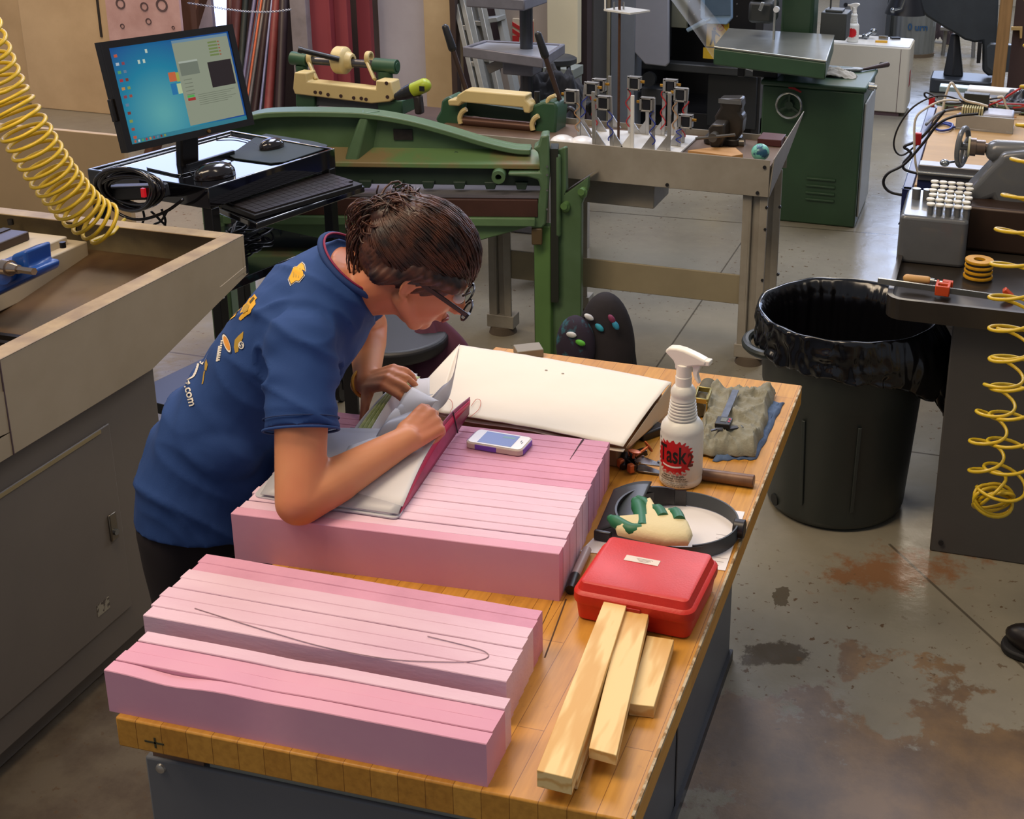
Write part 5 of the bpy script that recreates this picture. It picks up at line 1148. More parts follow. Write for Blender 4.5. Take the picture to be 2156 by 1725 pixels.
# stool behind the person's chin with maroon jacket
ps = PZ(828, 700, .55)
t = thing('shop_stool', 'dark round stool behind the person, half covered by the maroon jacket', 'stool', (ps.x, ps.y, 0))
b = MB(); b.lathe([(0, .5), (.16, .5), (.17, .515), (.17, .54), (.16, .55), (0, .55)], (ps.x, ps.y, 0), 32); b.build('seat', mat('stool_black', '#1C1A1C', .5), t, bevel=.004)
b = MB(); b.lathe([(.15, .17), (.165, .17), (.165, .2), (.15, .2)], (ps.x, ps.y, 0), 32, closed=True); b.build('foot_ring', mat('stool_black', '#1C1A1C'), t)
for k in range(4):
    a_ = k * PI / 2 + .3; b = MB(); b.box(-.02, .02, -.012, .012, 0, .5)
    b.v = [Matrix.Translation((ps.x + math.cos(a_) * .14, ps.y + math.sin(a_) * .14, 0)) @ Matrix.Rotation(a_, 4, 'Z') @ v for v in b.v]; b.build('leg', mat('stool_black', '#1C1A1C'), t)
q = PZ(905, 690, .55); 
b = MB()
def f(u, v):
    a_ = (u) * 2 * PI; r = .12 * (1 + .25 * math.sin(3 * a_ + 1) + .12 * noise.noise(Vector((math.cos(a_) * 2, math.sin(a_) * 2, v * 3))))
    h = v; rr_ = r * (.15 + .85 * math.sin(min(1, h * 1.5) * PI / 2)) ; z = .60 - .30 * h - .03 * math.sin(a_ * 2) * h
    rr_ *= 1 + .10 * math.sin(a_ * 11 + h * 3) * h
    return (q.x + math.cos(a_) * rr_ + .04 * h, q.y + math.sin(a_) * rr_ * .8, z)
b.grid(f, 90, 20)
o = b.build('maroon_jacket', mat('jacket_maroon', '#4E2236', .85, v=.25, vs=12), sharp=0); o.modifiers.new('solid', 'SOLIDIFY').thickness = .004
tag(o, 'maroon jacket draped over the dark stool behind the person', 'jacket')

# ============================================================ trash can with liner
cx, cy, Ht = -.36, 3.715, .655
t = thing('trash_can', 'round dark green-grey trash can with side handles between the wooden bench and the lathe', 'trash can', (cx, cy, 0))
tm = mat('can_plastic', '#2B302C', .45, v=.12, vs=4, bump=.05, bs=40)
b = MB(); b.lathe([(0, 0), (.205, 0), (.222, .015), (.226, .03), (.252, .42), (.258, .43), (.262, .58), (.27, .60), (.278, .62), (.278, .645), (.268, .65), (.26, .63), (.245, .42), (.22, .03), (0, .03)], (cx, cy, 0), 72); b.build('body', tm, t)
for a0 in (R_(200), R_(20)):
    b = MB(); P = []
    for k in range(13):
        f_ = k / 12; a_ = a0 + (f_ - .5) * .75; r = .262 + .055 * math.sin(f_ * PI) ** .5; P.append((cx + r * math.cos(a_), cy + r * math.sin(a_), .555 - .0 * f_))
    b.tube(P, .015, 10); b.build('handle', tm, t)
b = MB(); d = Vector((math.cos(R_(-140)), math.sin(R_(-140)), 0)); q = Vector((cx, cy, .045)) + d * .225; b.cyl(q, q + d * .006, .02, n=20); b.build('foot_grip', mat('grip_black', '#0D0E0D', .5), t)
for k in range(2):
    a_ = R_(-110 + k * 40); b = MB(); p0 = Vector((cx + .2335 * math.cos(a_), cy + .2335 * math.sin(a_), .08)); p1 = Vector((cx + .2525 * math.cos(a_), cy + .2525 * math.sin(a_), .38)); b.bar(p0, p1, .012, .006, (math.cos(a_), math.sin(a_), 0)); b.build('rib', tm, t, bevel=.002)
lm = mat('liner_black', '#0B0B0E', .16, v=0, spec=.6)
rr = random.Random(2)
def liner(u, v):
    a_ = 2 * PI * u; c_, s_ = math.cos(a_), math.sin(a_)
    n1 = noise.noise(Vector((c_ * 3, s_ * 3, 1))) ; n2 = noise.noise(Vector((c_ * 14, s_ * 14, v * 6))); n3 = noise.noise(Vector((c_ * 6, s_ * 6, v * 9 + 4)))
    # v 0 inside bottom .. .55 rim .. 1 outside hem
    side = max(0, math.cos(a_ - R_(-12)))
    if v < .5:
        f = v / .5; r = lerp(.205, .250, f) + .007 * n2 + .012 * max(0, f - .9) * 10 * .9; z = lerp(.14, .664, f) + .006 * n1
    elif v < .6:
        f = (v - .5) / .1; r = .268 + .018 * math.sin(f * PI / 2); z = .664 + .008 * math.sin(f * PI) + .006 * n1
    else:
        f = (v - .6) / .4; hem = .115 + .03 * n1 + .10 * side ** 5; r = .286 + .010 * n2 + .016 * n3 * f + .06 * side ** 5 * math.sin(f * PI * .8); z = .662 - hem * f + .006 * n1
    return (cx + r * c_, cy + r * s_, z)
b = MB(); b.grid(liner, 260, 40)
o = b.build('bin_liner', lm, sharp=0); o.modifiers.new('s', 'SOLIDIFY').thickness = .0015
tag(o, 'glossy black bin liner folded over the rim of the trash can', 'liner')
b = MB(); 
def tuft(u, v):
    a_ = 2 * PI * u; r = (.05 * math.sin(PI * min(1, v * 1.05)) + .012) * (1 + .35 * math.sin(a_ * 5 + v * 7) * v + .2 * noise.noise(Vector((math.cos(a_) * 2, math.sin(a_) * 2, v * 5))))
    c0 = Vector((cx + .285, cy - .05, .6)).lerp(Vector((cx + .335, cy - .09, .40)), v); return c0 + Vector((math.cos(a_) * r * .8, math.sin(a_) * r, .01 * math.sin(a_ * 6)))
b.grid(tuft, 48, 20); b.build('liner_knot', lm, o, sharp=0)
# ============================================================ milling machine (left)
mc = mat('mill_cream', '#B3A388', .5, v=.1, vs=3, c2='#A8987C', bump=.04, bs=50)
mgry = mat('mill_taupe', '#7C7266', .5, v=.1, vs=3, bump=.05, bs=60)
XT = -1.97; XP = -2.0
t = thing('milling_machine', 'cream milling machine with wide coolant tray, slotted table and taupe base cabinet', 'machine', (-2.4, 2.2, 0))
zr, zb0, ye, yk_ = .968, .748, 2.965, 2.526
yn = .6
b = MB()
# tray shell: front face with tapered far end, back (far) wall, inner faces
b.prism([(yn, zb0), (yk_, zb0), (ye, .855), (ye, zr), (yn, zr)], XT - .012, XT, 'x')
b.prism([(-3.6, .855), (XT, .855), (XT, zr), (-3.6, zr)], ye - .012, ye, 'y')
b.box(-3.6, XT, yn, yk_, .80, .815); b.add([(-3.6, yk_, .80), (XT, yk_, .80), (XT, ye, .865), (-3.6, ye, .865), (-3.6, yk_, .815), (XT, yk_, .815), (XT, ye, .88), (-3.6, ye, .88)], [(3, 2, 1, 0), (4, 5, 6, 7), (0, 1, 5, 4), (2, 3, 7, 6), (1, 2, 6, 5), (3, 0, 4, 7)])
b.build('coolant_tray', mc, t, bevel=.003)
b = MB(); b.box(XT - .05, XT + .001, yn, ye, zr, zr + .004); b.box(-3.6, XT - .0501, ye - .05, ye + .001, zr, zr + .004); b.build('tray_rim', mat('rim_worn', '#A8926E', .5, c2='#8A755A', vs=14), t, bevel=.002)
b = MB(); b.add([(XT - .013, yn, .8151), (XT - .013, yk_, .8151), (XT - .013, ye - .013, .879), (-3.59, ye - .013, .879), (-3.59, yk_, .8151), (-3.59, yn, .8151)], [(0, 1, 4, 5), (1, 2, 3, 4)]); 
for v_ in b.v: v_.z += .002
b.build('tray_residue', mat('tray_brown', '#6A5434', .45, c2='#4A3420', vs=3, v=.3), t, fix=False)
b = MB(); b.box(XT - .003, XT + .0015, 2.055, 2.058, zb0, zr); b.build('tray_seam', MC['hole_dark'], t)
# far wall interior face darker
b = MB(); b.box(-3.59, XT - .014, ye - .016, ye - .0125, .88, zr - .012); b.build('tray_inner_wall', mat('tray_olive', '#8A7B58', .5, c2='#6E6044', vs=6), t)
# bed block with slotted table
xb_ = -2.438; yb_ = 2.966 - .045
b = MB(); b.box(xb_ - .9, xb_, yn, yb_, .83, .916); b.box(xb_ - .9, xb_ - .03, yn, yb_ - .04, .9, .94); b.build('bed_block', mat('mill_cream_light', '#BFAF92', .5, v=.08), t, bevel=.004)
b = MB(); b.box(xb_ - .9, xb_ - .10, yn, yb_ - .10, .94, .965); tb = b.build('slotted_table', mat('table_dark', '#4A3B32', .35, .5, v=.25), t, bevel=.003)
for k in range(5):
    x = xb_ - .17 - k * .11; b = MB(); b.box(x - .012, x + .012, yn, yb_ - .1, .9655, .9675); b.build('slot', mat('slot_dark', '#1E1612', .5), tb)
for px, py in ((22, 466), (155, 478), (132, 514)):
    p = PZ(px, py, .95); b = MB(); b.cyl(p - Vector((0, 0, .01)), p + Vector((0, 0, .006)), .008, n=12); b.build('table_bolt', dsteel, tb)
# blue vise
vb = mat('vise_blue', '#154A9A', .35, v=.12, vs=8, coat=.3)
vt = thing('machine_vise', 'bright blue machine vise with a steel screw end on the milling machine', 'vise', PZ(30, 590, .95))
yv = 2.50
b = MB(); b.prism(P2([(-60, 600), (0, 590), (0, 548), (40, 545), (41, 530), (72, 521), (75, 558), (92, 560), (92, 577), (60, 592), (20, 612), (-60, 650)], yv), yv - .03, yv + .06); b.build('body', vb, vt, bevel=.008, seg=3)
b = MB(); a = PY(14, 570, yv - .03); b.cyl(a + Vector((0, .0, 0)), a + Vector((.0, -.02, 0)), .03, n=24); b.build('collar', vb, vt)
b = MB(); a = PY(22, 565, yv - .05); c_ = PY(72, 572, yv - .07); b.cyl(a - (c_ - a) * .3, a, .02, n=20); b.cyl(a, a + (c_ - a) * .35, .016, .011, n=20); b.cyl(a + (c_ - a) * .3, c_, .009, n=6); b.build('screw', mat('screw_chrome', '#B8A89A', .2, .9), vt)
# grate at near left of the tray
b = MB(); p = PZ(20, 720, .83)
for k in range(9): b.box(p.x - .35, p.x + .03, p.y - .3 + k * .04, p.y - .285 + k * .04, .818, .835)
b.box(p.x + .02, p.x + .035, p.y - .3, p.y + .04, .818, .84); b.box(p.x - .36, p.x - .345, p.y - .3, p.y + .04, .818, .84)
tag(b.build('drain_grate', mat('grate_black', '#17120F', .5)), 'black slatted drain grate in the coolant tray at the left edge', 'grate')
# pedestal
yp2 = 2.573
b = MB(); b.box(-3.4, XP, .7, yp2, .06, zb0); b.box(-3.38, XP - .03, .72, yp2 - .02, 0, .06); b.build('base_cabinet', mgry, t, bevel=.004)
b = MB(); b.box(XP, XP + .006, 1.2, 2.385, .15, .665); dr = b.build('cabinet_door', mgry, t, bevel=.004)
b = MB(); b.box(XP + .006, XP + .009, 1.2, 2.35, .655, .663); b.build('door_top_line', mat('edge_bright', '#A89468', .5), dr)
b = MB(); q = PX(232, 1108, XP); b.box(XP + .006, XP + .012, q.y - .013, q.y + .013, q.z - .037, q.z + .037); h = b.build('latch', mat('latch_steel', '#7E7566', .3, .7), dr, bevel=.003)
b = MB(); b.cyl((XP + .008, q.y, q.z - .014), (XP + .018, q.y, q.z - .014), .008, n=12); b.build('latch_button', crm, dr)
b = MB(); q = PX(213, 1277, XP); b.box(XP + .006, XP + .0068, q.y - .022, q.y + .022, q.z - .016, q.z + .016); b.build('foil_sticker', mat('foil', '#A9A18C', .4, .2, c2='#5A5046', vs=60, lo=.48, hi=.52), dr)

# ============================================================ computer cart
ck = mat('cart_black', '#0E0E12', .3, v=.1); cg = mat('cart_gloss', '#0B0B0F', .05, v=0, spec=1.0, coat=1.0)
zc_ = .97
cs = [PZ(183, 356, zc_), PZ(438, 396, zc_), PZ(705, 312, zc_), PZ(486, 274, zc_)]   # near-left, near, right, far
t = thing('computer_cart', 'glossy black rolling computer cart with lipped top tray, keyboard tray and lower shelf', 'cart', (-2.5, 3.68, 0))
cc = sum(cs, Vector()) / 4
def inp(c, f): return cc + (c - cc) * f
b = MB()
o4 = [(c.x, c.y) for c in cs]; i4 = [(inp(c, .965).x, inp(c, .965).y) for c in cs]
b.add([(x, y, z) for z, q in ((zc_ - .07, o4), (zc_, o4), (zc_, i4), (zc_ - .011, i4)) for x, y in q], [(i + 4 * k, (i + 1) % 4 + 4 * k, 4 + (i + 1) % 4 + 4 * k, 4 + i + 4 * k) for k in range(3) for i in range(4)] + [(3, 2, 1, 0), (12, 13, 14, 15)])
b.build('top_tray', cg, t, bevel=.003)
zsf = .63
sc_ = [PZ(372, 485, zsf), PZ(518, 547, zsf), PZ(667, 490, zsf), PZ(574, 473, zsf)]
lg = [inp(c, .93) for c in cs]
b = MB(); b.add([(p.x, p.y, z) for z in (zsf - .03, zsf) for p in lg], [(3, 2, 1, 0), (4, 5, 6, 7)] + [(i, (i + 1) % 4, 4 + (i + 1) % 4, 4 + i) for i in range(4)]); b.build('middle_shelf', cg, t, bevel=.002)
b = MB(); b.add([(p.x, p.y, z) for z in (.12, .16) for p in lg], [(3, 2, 1, 0), (4, 5, 6, 7)] + [(i, (i + 1) % 4, 4 + (i + 1) % 4, 4 + i) for i in range(4)]); b.build('bottom_shelf', ck, t, bevel=.002)
ax = (cs[2] - cs[1]).normalized(); ay = (cs[0] - cs[1]).normalized()
for p in lg:
    b = MB(); b.bar((p.x, p.y, .09), (p.x, p.y, zc_ - .07), .035, .035, ay); b.build('leg', ck, t, bevel=.002)
    b = MB(); b.cyl((p.x - .012, p.y, .045), (p.x + .012, p.y, .045), .045, n=20); b.bar((p.x, p.y, .05), (p.x, p.y, .1), .03, .03); b.build('caster', black, t)
zk = .865
k0, k1, k2, k3 = PZ(448, 432, zk), PZ(540, 470, zk), PZ(768, 392, zk), PZ(690, 360, zk)
b = MB(); b.add([(p.x, p.y, z) for z in (zk - .022, zk) for p in (k0, k1, k2, k3)], [(3, 2, 1, 0), (4, 5, 6, 7)] + [(i, (i + 1) % 4, 4 + (i + 1) % 4, 4 + i) for i in range(4)]); b.build('keyboard_tray', cg, t, bevel=.004)
for f_ in (.1, .9):
    p = k0.lerp(k3, f_); b = MB(); b.bar(p + Vector((0, 0, -.0)), p + Vector((0, 0, zc_ - .07 - zk)), .03, .02, ay); b.build('tray_bracket', ck, t)
# punched holes in near leg as white dots
for zz_ in (.70, .73, .60): 
    p = lg[1]; b = MB(); b.cyl(Vector((p.x, p.y, zz_)) - ay * .0, Vector((p.x, p.y, zz_)) - ay * .0185, .004, n=10); b.build('leg_hole_dot', mat('hole_dot_white', '#D8DCE8', .4), t)
# keyboard
kk = thing('keyboard', 'black keyboard on the slide-out tray of the computer cart', 'keyboard', (k0 + k2) / 2)
q0, q1, q3 = PZ(462, 430, zk + .012), PZ(536, 457, zk + .012), PZ(690, 367, zk + .012)
ux = (q3 - q0); uy = (q1 - q0); LX = ux.length; LY = uy.length
fk = Matrix(((ux.x / LX, uy.x / LY, 0, q0.x), (ux.y / LX, uy.y / LY, 0, q0.y), (0, 0, 1, zk), (0, 0, 0, 1)))
b = MB(fk); b.box(0, LX, 0, LY, .001, .018); b.build('case', mat('kb_black', '#0F0D0E', .45), kk, bevel=.003)
nk = (17, 6)
key = None
for j in range(nk[1]):
    for i in range(nk[0]):
        if j == 5 and 4 < i < 9: 
            if i != 5: continue
            w_ = 4
        else: w_ = 1
        sx = (LX - .02) / nk[0]; sy = (LY - .016) / nk[1]
        if len([c for c in kk.children]) > 98: break
        b = MB(fk); x = .01 + i * sx; y = .008 + j * sy; b.box(x + .001, x + w_ * sx - .001, y + .001, y + sy - .001, .018, .0235); b.build('key', mat('key_brown_black', '#221C1C', .4), kk, smooth=False)
# monitor
A_, B_ = PZ(268, 322, 1.06), PZ(535, 262, 1.06); ux = (B_ - A_).normalized(); Wd = (B_ - A_).length
nrm = Vector((ux.y, -ux.x, 0)); up = (Vector((0, 0, 1)) - nrm * .20).normalized()   # leans back
Hh = .345
nn = ux.cross(up); 
if nn.dot(nrm) < 0: nn = -nn
mf = Matrix(((ux.x, nn.x, up.x, A_.x), (ux.y, nn.y, up.y, A_.y), (ux.z, nn.z, up.z, A_.z), (0, 0, 0, 1)))
t = thing('computer_monitor', 'black flat computer monitor showing a blue desktop, standing on the cart', 'monitor', (A_ + B_) / 2)
b = MB(mf); bz = .022
b.box(0, Wd, -.03, -.004, 0, Hh); 
for bx in ((0, bz, 0, Hh), (Wd - bz, Wd, 0, Hh), (bz, Wd - bz, 0, bz), (bz, Wd - bz, Hh - bz, Hh)): b.box(bx[0], bx[1], -.005, .003, bx[2], bx[3])
b.box(.1, Wd - .1, -.06, -.03, .06, Hh - .06); b.build('housing', mat('monitor_black', '#15110F', .35), t, bevel=.002)
# screen with procedural desktop
m = bpy.data.materials.new('desktop_screen'); m.use_nodes = True; nt = m.node_tree; N = nt.nodes; Lk = nt.links; bs_ = N['Principled BSDF']
tc = N.new('ShaderNodeTexCoord'); mp = N.new('ShaderNodeMapping'); Lk.new(tc.outputs['UV'], mp.inputs[0]); mp.inputs['Location'].default_value = (-.5, -.25, 0); mp.inputs['Scale'].default_value = (1.6, 1.0, 1)
gr = N.new('ShaderNodeTexGradient'); gr.gradient_type = 'SPHERICAL'; Lk.new(mp.outputs[0], gr.inputs[0])
rp = N.new('ShaderNodeValToRGB'); rp.color_ramp.elements[0].color = lin('#0F4C96'); rp.color_ramp.elements[0].position = .1; rp.color_ramp.elements[1].color = lin('#5FB0B4'); rp.color_ramp.elements[1].position = .95
e = rp.color_ramp.elements.new(.5); e.color = lin('#0E86A8'); Lk.new(gr.outputs[0], rp.inputs[0])
bs_.inputs['Base Color'].default_value = (.01, .01, .01, 1); bs_.inputs['Roughness'].default_value = .25; Lk.new(rp.outputs[0], bs_.inputs['Emission Color']); bs_.inputs['Emission Strength'].default_value = .7
sw, sh = Wd - 2 * bz, Hh - 2 * bz
def scr(x0, x1, z0, z1, d, name, m_, par, uv=False):
    b = MB(mf); X0, X1 = bz + x0 * sw, bz + x1 * sw; Z0, Z1 = bz + z0 * sh, bz + z1 * sh
    b.add([(X0, d, Z0), (X1, d, Z0), (X1, d, Z1), (X0, d, Z1)], [(0, 1, 2, 3)])
    o = b.build(name, m_, par, fix=False, smooth=False)
    if uv:
        l = o.data.uv_layers.new(name='UVMap')
        for i, c in enumerate(((0, 0), (1, 0), (1, 1), (0, 1))): l.data[i].uv = c
    return o
S = scr(0, 1, 0, 1, -.003, 'screen', m, t, True)
scr(0, 1, 0, .045, -.0028, 'taskbar', glow('taskbar', '#2B7A8E', .8), S)
scr(.50, .985, .06, .985, -.0027, 'window_panel', glow('win_grey', '#8D9480', .8), S)
scr(.50, .985, .955, .985, -.0025, 'title_bar', glow('win_title', '#6A8AA0', .8), S)
scr(.76, .97, .42, .70, -.0024, 'dark_view', glow('win_black', '#1E1214', .8), S)
scr(.52, .68, .60, .74, -.0024, 'grey_box', glow('win_box', '#6E7668', .8), S); scr(.52, .68, .735, .755, -.0023, 'light_strip', glow('win_strip', '#A8B0A4', .8), S)
for k in range(5): scr(.80, .88, .90 - k * .035, .92 - k * .035, -.0024, 'readout', glow('win_olive', '#6F8048', .8), S); scr(.885, .90, .90 - k * .035, .915 - k * .035, -.0023, 'readout_red', glow('win_rust', '#9A5A3A', .8), S)
scr(.53, .59, .36, .385, -.0023, 'green_button', glow('btn_green', '#4CA84C', .8), S); scr(.53, .595, .325, .355, -.0023, 'red_button', glow('btn_red', '#A02820', .8), S)
for k in range(6): scr(.62, .95 - .04 * (k % 3), .37 - k * .022, .376 - k * .022, -.0024, 'text_line', glow('win_text', '#6E7462', .8), S)
for k in range(5): scr(.53, .60, .55 - k * .04, .558 - k * .04, -.0024, 'text_line', glow('win_text', '#6E7462'), S)
ic = ['#D8603C', '#C8D4E0', '#60B070', '#C02C38', '#D89A50', '#B05060', '#80A0C0', '#9A4030', '#A8C060', '#C06050']
for k in range(11):
    z_ = .93 - k * .085; scr(.03, .055, z_ - .03, z_ , -.0024, 'desktop_icon', glow('icon_' + ic[k % 10][1:], ic[k % 10], .6), S)
    if 0 < k < 6: scr(.075, .097, z_ - .03, z_, -.0024, 'desktop_icon', glow('icon_' + ic[(k + 4) % 10][1:], ic[(k + 4) % 10], .45), S)
for x_, z_ in ((.275, .90), (.20, .80), (.24, .80)): scr(x_, x_ + .018, z_, z_ + .04, -.0024, 'desktop_icon', glow('icon_white', '#C8D8C8', .7), S)
for k in range(9): scr(.03 + k * .03, .045 + k * .03, .01, .035, -.0024, 'task_icon', glow('icon_' + ic[k][1:], ic[k]), S)
for (x0, x1, z0, z1, c) in ((.415, .475, .56, .66, '#D0683C'), (.475, .50, .55, .65, '#A8B050'), (.415, .46, .42, .54, '#1E78B0'), (.465, .50, .42, .53, '#C0D0A0')):
    scr(x0, x1, z0, z1, -.0025, 'flag_tile', glow('tile_' + c[1:], c, .7), S)
b = MB(mf); b.lathe([(0, 0), (.006, 0), (.006, .004), (0, .005)], (Wd * .62, .003, bz * .5), 16, (0, 1, 0)); b.build('badge', mat('badge_bronze', '#8A6A40', .3, .7), t)
b = MB(mf); b.box(-.012, 0, -.02, -.004, .10, .17); b.build('side_ports', mat('monitor_black', '#15110F'), t, bevel=.002)
st_ = PZ(350, 330, zc_); mid = (A_ + B_) / 2
b = MB(); b.bar(mid - nrm * .03 + Vector((0, 0, .03)), Vector((mid.x, mid.y, 0)) - nrm * .045 + Vector((0, 0, zc_ - .015)), .07, .03, nrm); b.build('stand_neck', mat('monitor_black', '#15110F'), t, bevel=.006)
b = MB(Matrix(((ux.x, nrm.x, 0, mid.x), (ux.y, nrm.y, 0, mid.y), (0, 0, 1, 0), (0, 0, 0, 1)))); b.prism(rrect(-.11, .11, -.12, .05, .02), zc_ - .0105, zc_ - .004, 'z'); b.build('stand_base', cg, t, bevel=.001)
# thin black bar/lying tablet edge, mouse pad, mice
zt_ = zc_ - .0105
b = MB(); a = PZ(395, 352, zt_ + .008); c_ = PZ(492, 322, zt_ + .008); b.bar(a, c_, .012, .02); tag(b.build('black_bar', ck, bevel=.002), 'flat black bar lying on the cart top in front of the monitor', 'bar')
b = MB(); pad = [PZ(x, y, zt_) for x, y in ((478, 328), (500, 318), (535, 293), (560, 284), (660, 300), (690, 308), (686, 315), (600, 343), (570, 346), (495, 336))]
b.prism([(p.x, p.y) for p in pad], zt_ + .001, zt_ + .005, 'z'); tag(b.build('mouse_pad', mat('pad_slate', '#223034', .7, v=.1), bevel=.001), 'dark slate mouse pad on the right of the cart top', 'mouse pad')
def mouse(name, label, p, s, yaw, cat='mouse'):
    t = thing(name, label, cat, p); fmm = frame(p, yaw)
    b = MB(fmm); b.grid(lambda u, v: (math.cos(2 * PI * u) * .055 * s * math.sin(PI / 2 * v) , math.sin(2 * PI * u) * .034 * s * math.sin(PI / 2 * v) * (1 + .1 * math.cos(2 * PI * u)), .036 * s * math.cos(PI / 2 * v) ** .7 + .001), 32, 12)
    b.build('shell', mat('mouse_black', '#1A1414', .15, coat=.5), t)
    b = MB(fmm); b.ell((.02 * s, 0, .028 * s), (.012 * s, .005 * s, .008 * s), n=12, m=8); b.build('wheel', MC['black_plastic'], t); return t
mouse('computer_mouse', 'black computer mouse on the slate mouse pad', PZ(572, 311, zt_ + .005), .95, 1.4)
mouse('trackball', 'large black trackball mouse near the front corner of the cart', PZ(452, 372, zt_), 1.3, 1.2)
wire('mouse_cable', 'thin black mouse cable trailing across the glossy cart top', [(545, 303, 0), (520, 292, 0), (490, 288, 0), (455, 290, 0)], None, .0018, bk) if False else None
b = MB(); b.tube(smooth_path([PZ(x, y, zt_ + .004) for x, y in ((548, 308), (520, 296), (490, 290), (455, 291))], 6), .0018, 6); tag(b.build('mouse_cable', bk, sharp=0), 'thin black mouse cable trailing across the glossy cart top', 'cable')
b = MB(); b.tube(smooth_path([PZ(x, y, zt_ + .003) for x, y in ((412, 372), (395, 362), (385, 362), (378, 374))], 6), .002, 6); tag(b.build('trackball_cable', bk, sharp=0), 'short black cable from the trackball', 'cable')
# power strip with coiled cord on cart corner
t = thing('power_strip', 'black power strip with red switch wrapped in its coiled cord, at the left cart corner', 'power strip', PZ(300, 395, zc_))
q = PX(300, 395, -2.40); e1 = (PX(255, 400, -2.52) , PX(345, 402, -2.33))
ce = PY(290, 395, 3.30)
b = MB(); a = PY(235, 405, 3.32); c_ = PY(345, 402, 3.28); b.bar(a, c_, .05, .045); b.build('strip_body', black, t, bevel=.006)
b = MB(); s_ = PY(304, 405, 3.26); b.obox(s_ + Vector((0, -.004, 0)), (.012, .01, .028)); b.build('red_switch', glow('switch_red', '#C0141E', .8), t)
wv = (c_ - a).normalized(); rr = random.Random(3)
for k in range(7):
    P = []; rx = .115 + rr.uniform(-.012, .012); rz = .062 + rr.uniform(-.012, .012); ox = rr.uniform(-.015, .015); oz = rr.uniform(-.012, .012); tilt = rr.uniform(-.25, .25)
    for i in range(36):
        a_ = 2 * PI * i / 36; P.append(ce + wv * (ox + rx * math.cos(a_)) + Vector((0, -.02 - .02 * math.sin(a_) - .006 * k + .01 * math.sin(2 * a_), oz + rz * math.sin(a_) + tilt * .03 * math.cos(a_))))
    b = MB(); b.tube(P, .0065, 8, closed=True); b.build('cord_loop', mat('cord_gloss', '#141014', .2, coat=.4), t, sharp=0)
b = MB(); P = [PY(x, y, 3.3) for x, y in ((222, 400), (228, 430), (260, 455), (300, 462), (350, 445), (385, 420))]; b.tube(smooth_path(P, 6), .005, 8); b.build('hanging_cord', MC['cord_gloss'], t, sharp=0)
# cable bundle on middle shelf
t = thing('cable_bundle', 'tangled black cable bundle on the shelf of the computer cart', 'cable', PZ(520, 498, zsf))
for k in range(6):
    P = []; c0 = PZ(520, 500, zsf) + Vector((rr.uniform(-.02, .02), rr.uniform(-.02, .02), .012 + k * .006)); a0 = rr.uniform(0, 6)
    for i in range(28):
        a_ = 2 * PI * i / 28; P.append(c0 + Vector(((.045 + .01 * math.sin(3 * a_ + a0)) * math.cos(a_), (.09 + .012 * math.sin(2 * a_ + a0)) * math.sin(a_), .008 * math.sin(3 * a_ + a0))))
    b = MB(); b.tube(P, .0038, 7, closed=True); b.build('loop', bk, t, sharp=0)
# cables hanging below the cart
G = 'thin black cables hanging under the computer cart'
for k, (x0, y0, x1, y1) in enumerate(((300, 440, 300, 480), (318, 445, 350, 485), (352, 445, 318, 486), (340, 440, 348, 486))):
    P = [PY(x0, y0, 3.6), PY((x0 + x1) / 2 + 4, (y0 + y1) / 2, 3.6), PY(x1, y1, 3.6), PY(x1 + 10, y1 + 90, 3.6)]; b = MB(); b.tube(smooth_path(P, 5), .004, 6)
    tag(b.build('hanging_cable', bk, sharp=0), 'thin black cable hanging under the computer cart', 'cable', G)

# ============================================================ yellow coil hoses
yl = mat('hose_yellow', '#D8B41A', .35, v=.08, vs=8, spec=.6)
def helix(axis, radius, turns, phase=0, per=26, pw=1.0):
    A = smooth_path(axis, 20); n = turns * per; out = []; M_ = len(A) - 1
    # arc length parameter
    acc = [0]
    for i in range(M_): acc.append(acc[-1] + (A[i + 1] - A[i]).length)
    T_ = acc[-1]
    x = None
    for k in range(int(n) + 1):
        f = (k / n) ** pw; s_ = f * T_; i = 0
        while i < M_ - 1 and acc[i + 1] < s_: i += 1
        u = (s_ - acc[i]) / max(1e-6, acc[i + 1] - acc[i]); p = A[i].lerp(A[i + 1], u); d = (A[i + 1] - A[i]).normalized()
        if x is None: x = d.orthogonal().normalized()
        x = (x - d * x.dot(d)).normalized(); y = d.cross(x); a_ = phase + 2 * PI * k / per
        r = radius(f) if callable(radius) else radius
        out.append(p + x * math.cos(a_) * r + y * math.sin(a_) * r)
    return out
ya = [PY(-60, 40, 2.55), PY(-5, 175, 2.6), PY(45, 262, 2.62), PY(98, 350, 2.66), PY(142, 408, 2.7), PY(180, 448, 2.74), PY(222, 474, 2.78)]
H = helix(ya, .057, 23, per=26, pw=.90)
up_ = [H[0] + Vector((-.05, 0, 1.6)), H[0] + Vector((-.03, 0, .5))]
tail = [H[-1] + Vector((.03, .05, .01)), PZ(262, 462, .93)]
b = MB(); b.tube(up_ + H + tail, .0052, 8); tag(b.build('coil_hose', yl, sharp=0), 'yellow coiled air hose hanging at upper left into the cream machine tray', 'hose')
yh = 3.12
a0 = [PY(2230, -120, yh), PY(2222, 100, yh), PY(2198, 300, yh), PY(2168, 420, yh), PY(2142, 560, yh), PY(2136, 700, yh), PY(2136, 800, yh), PY(2132, 900, yh), PY(2118, 1000, yh), PY(2100, 1045, yh)]
H = helix(a0, lambda f: .074 - .014 * f, 16, per=28, pw=.86, phase=1.0)
H2 = helix([PY(2100, 1048, yh - .01), PY(2078, 1000, yh), PY(2080, 920, yh), PY(2100, 850, yh), PY(2125, 760, yh + .01), PY(2150, 640, yh + .02)], .046, 7, per=28, phase=2.2)
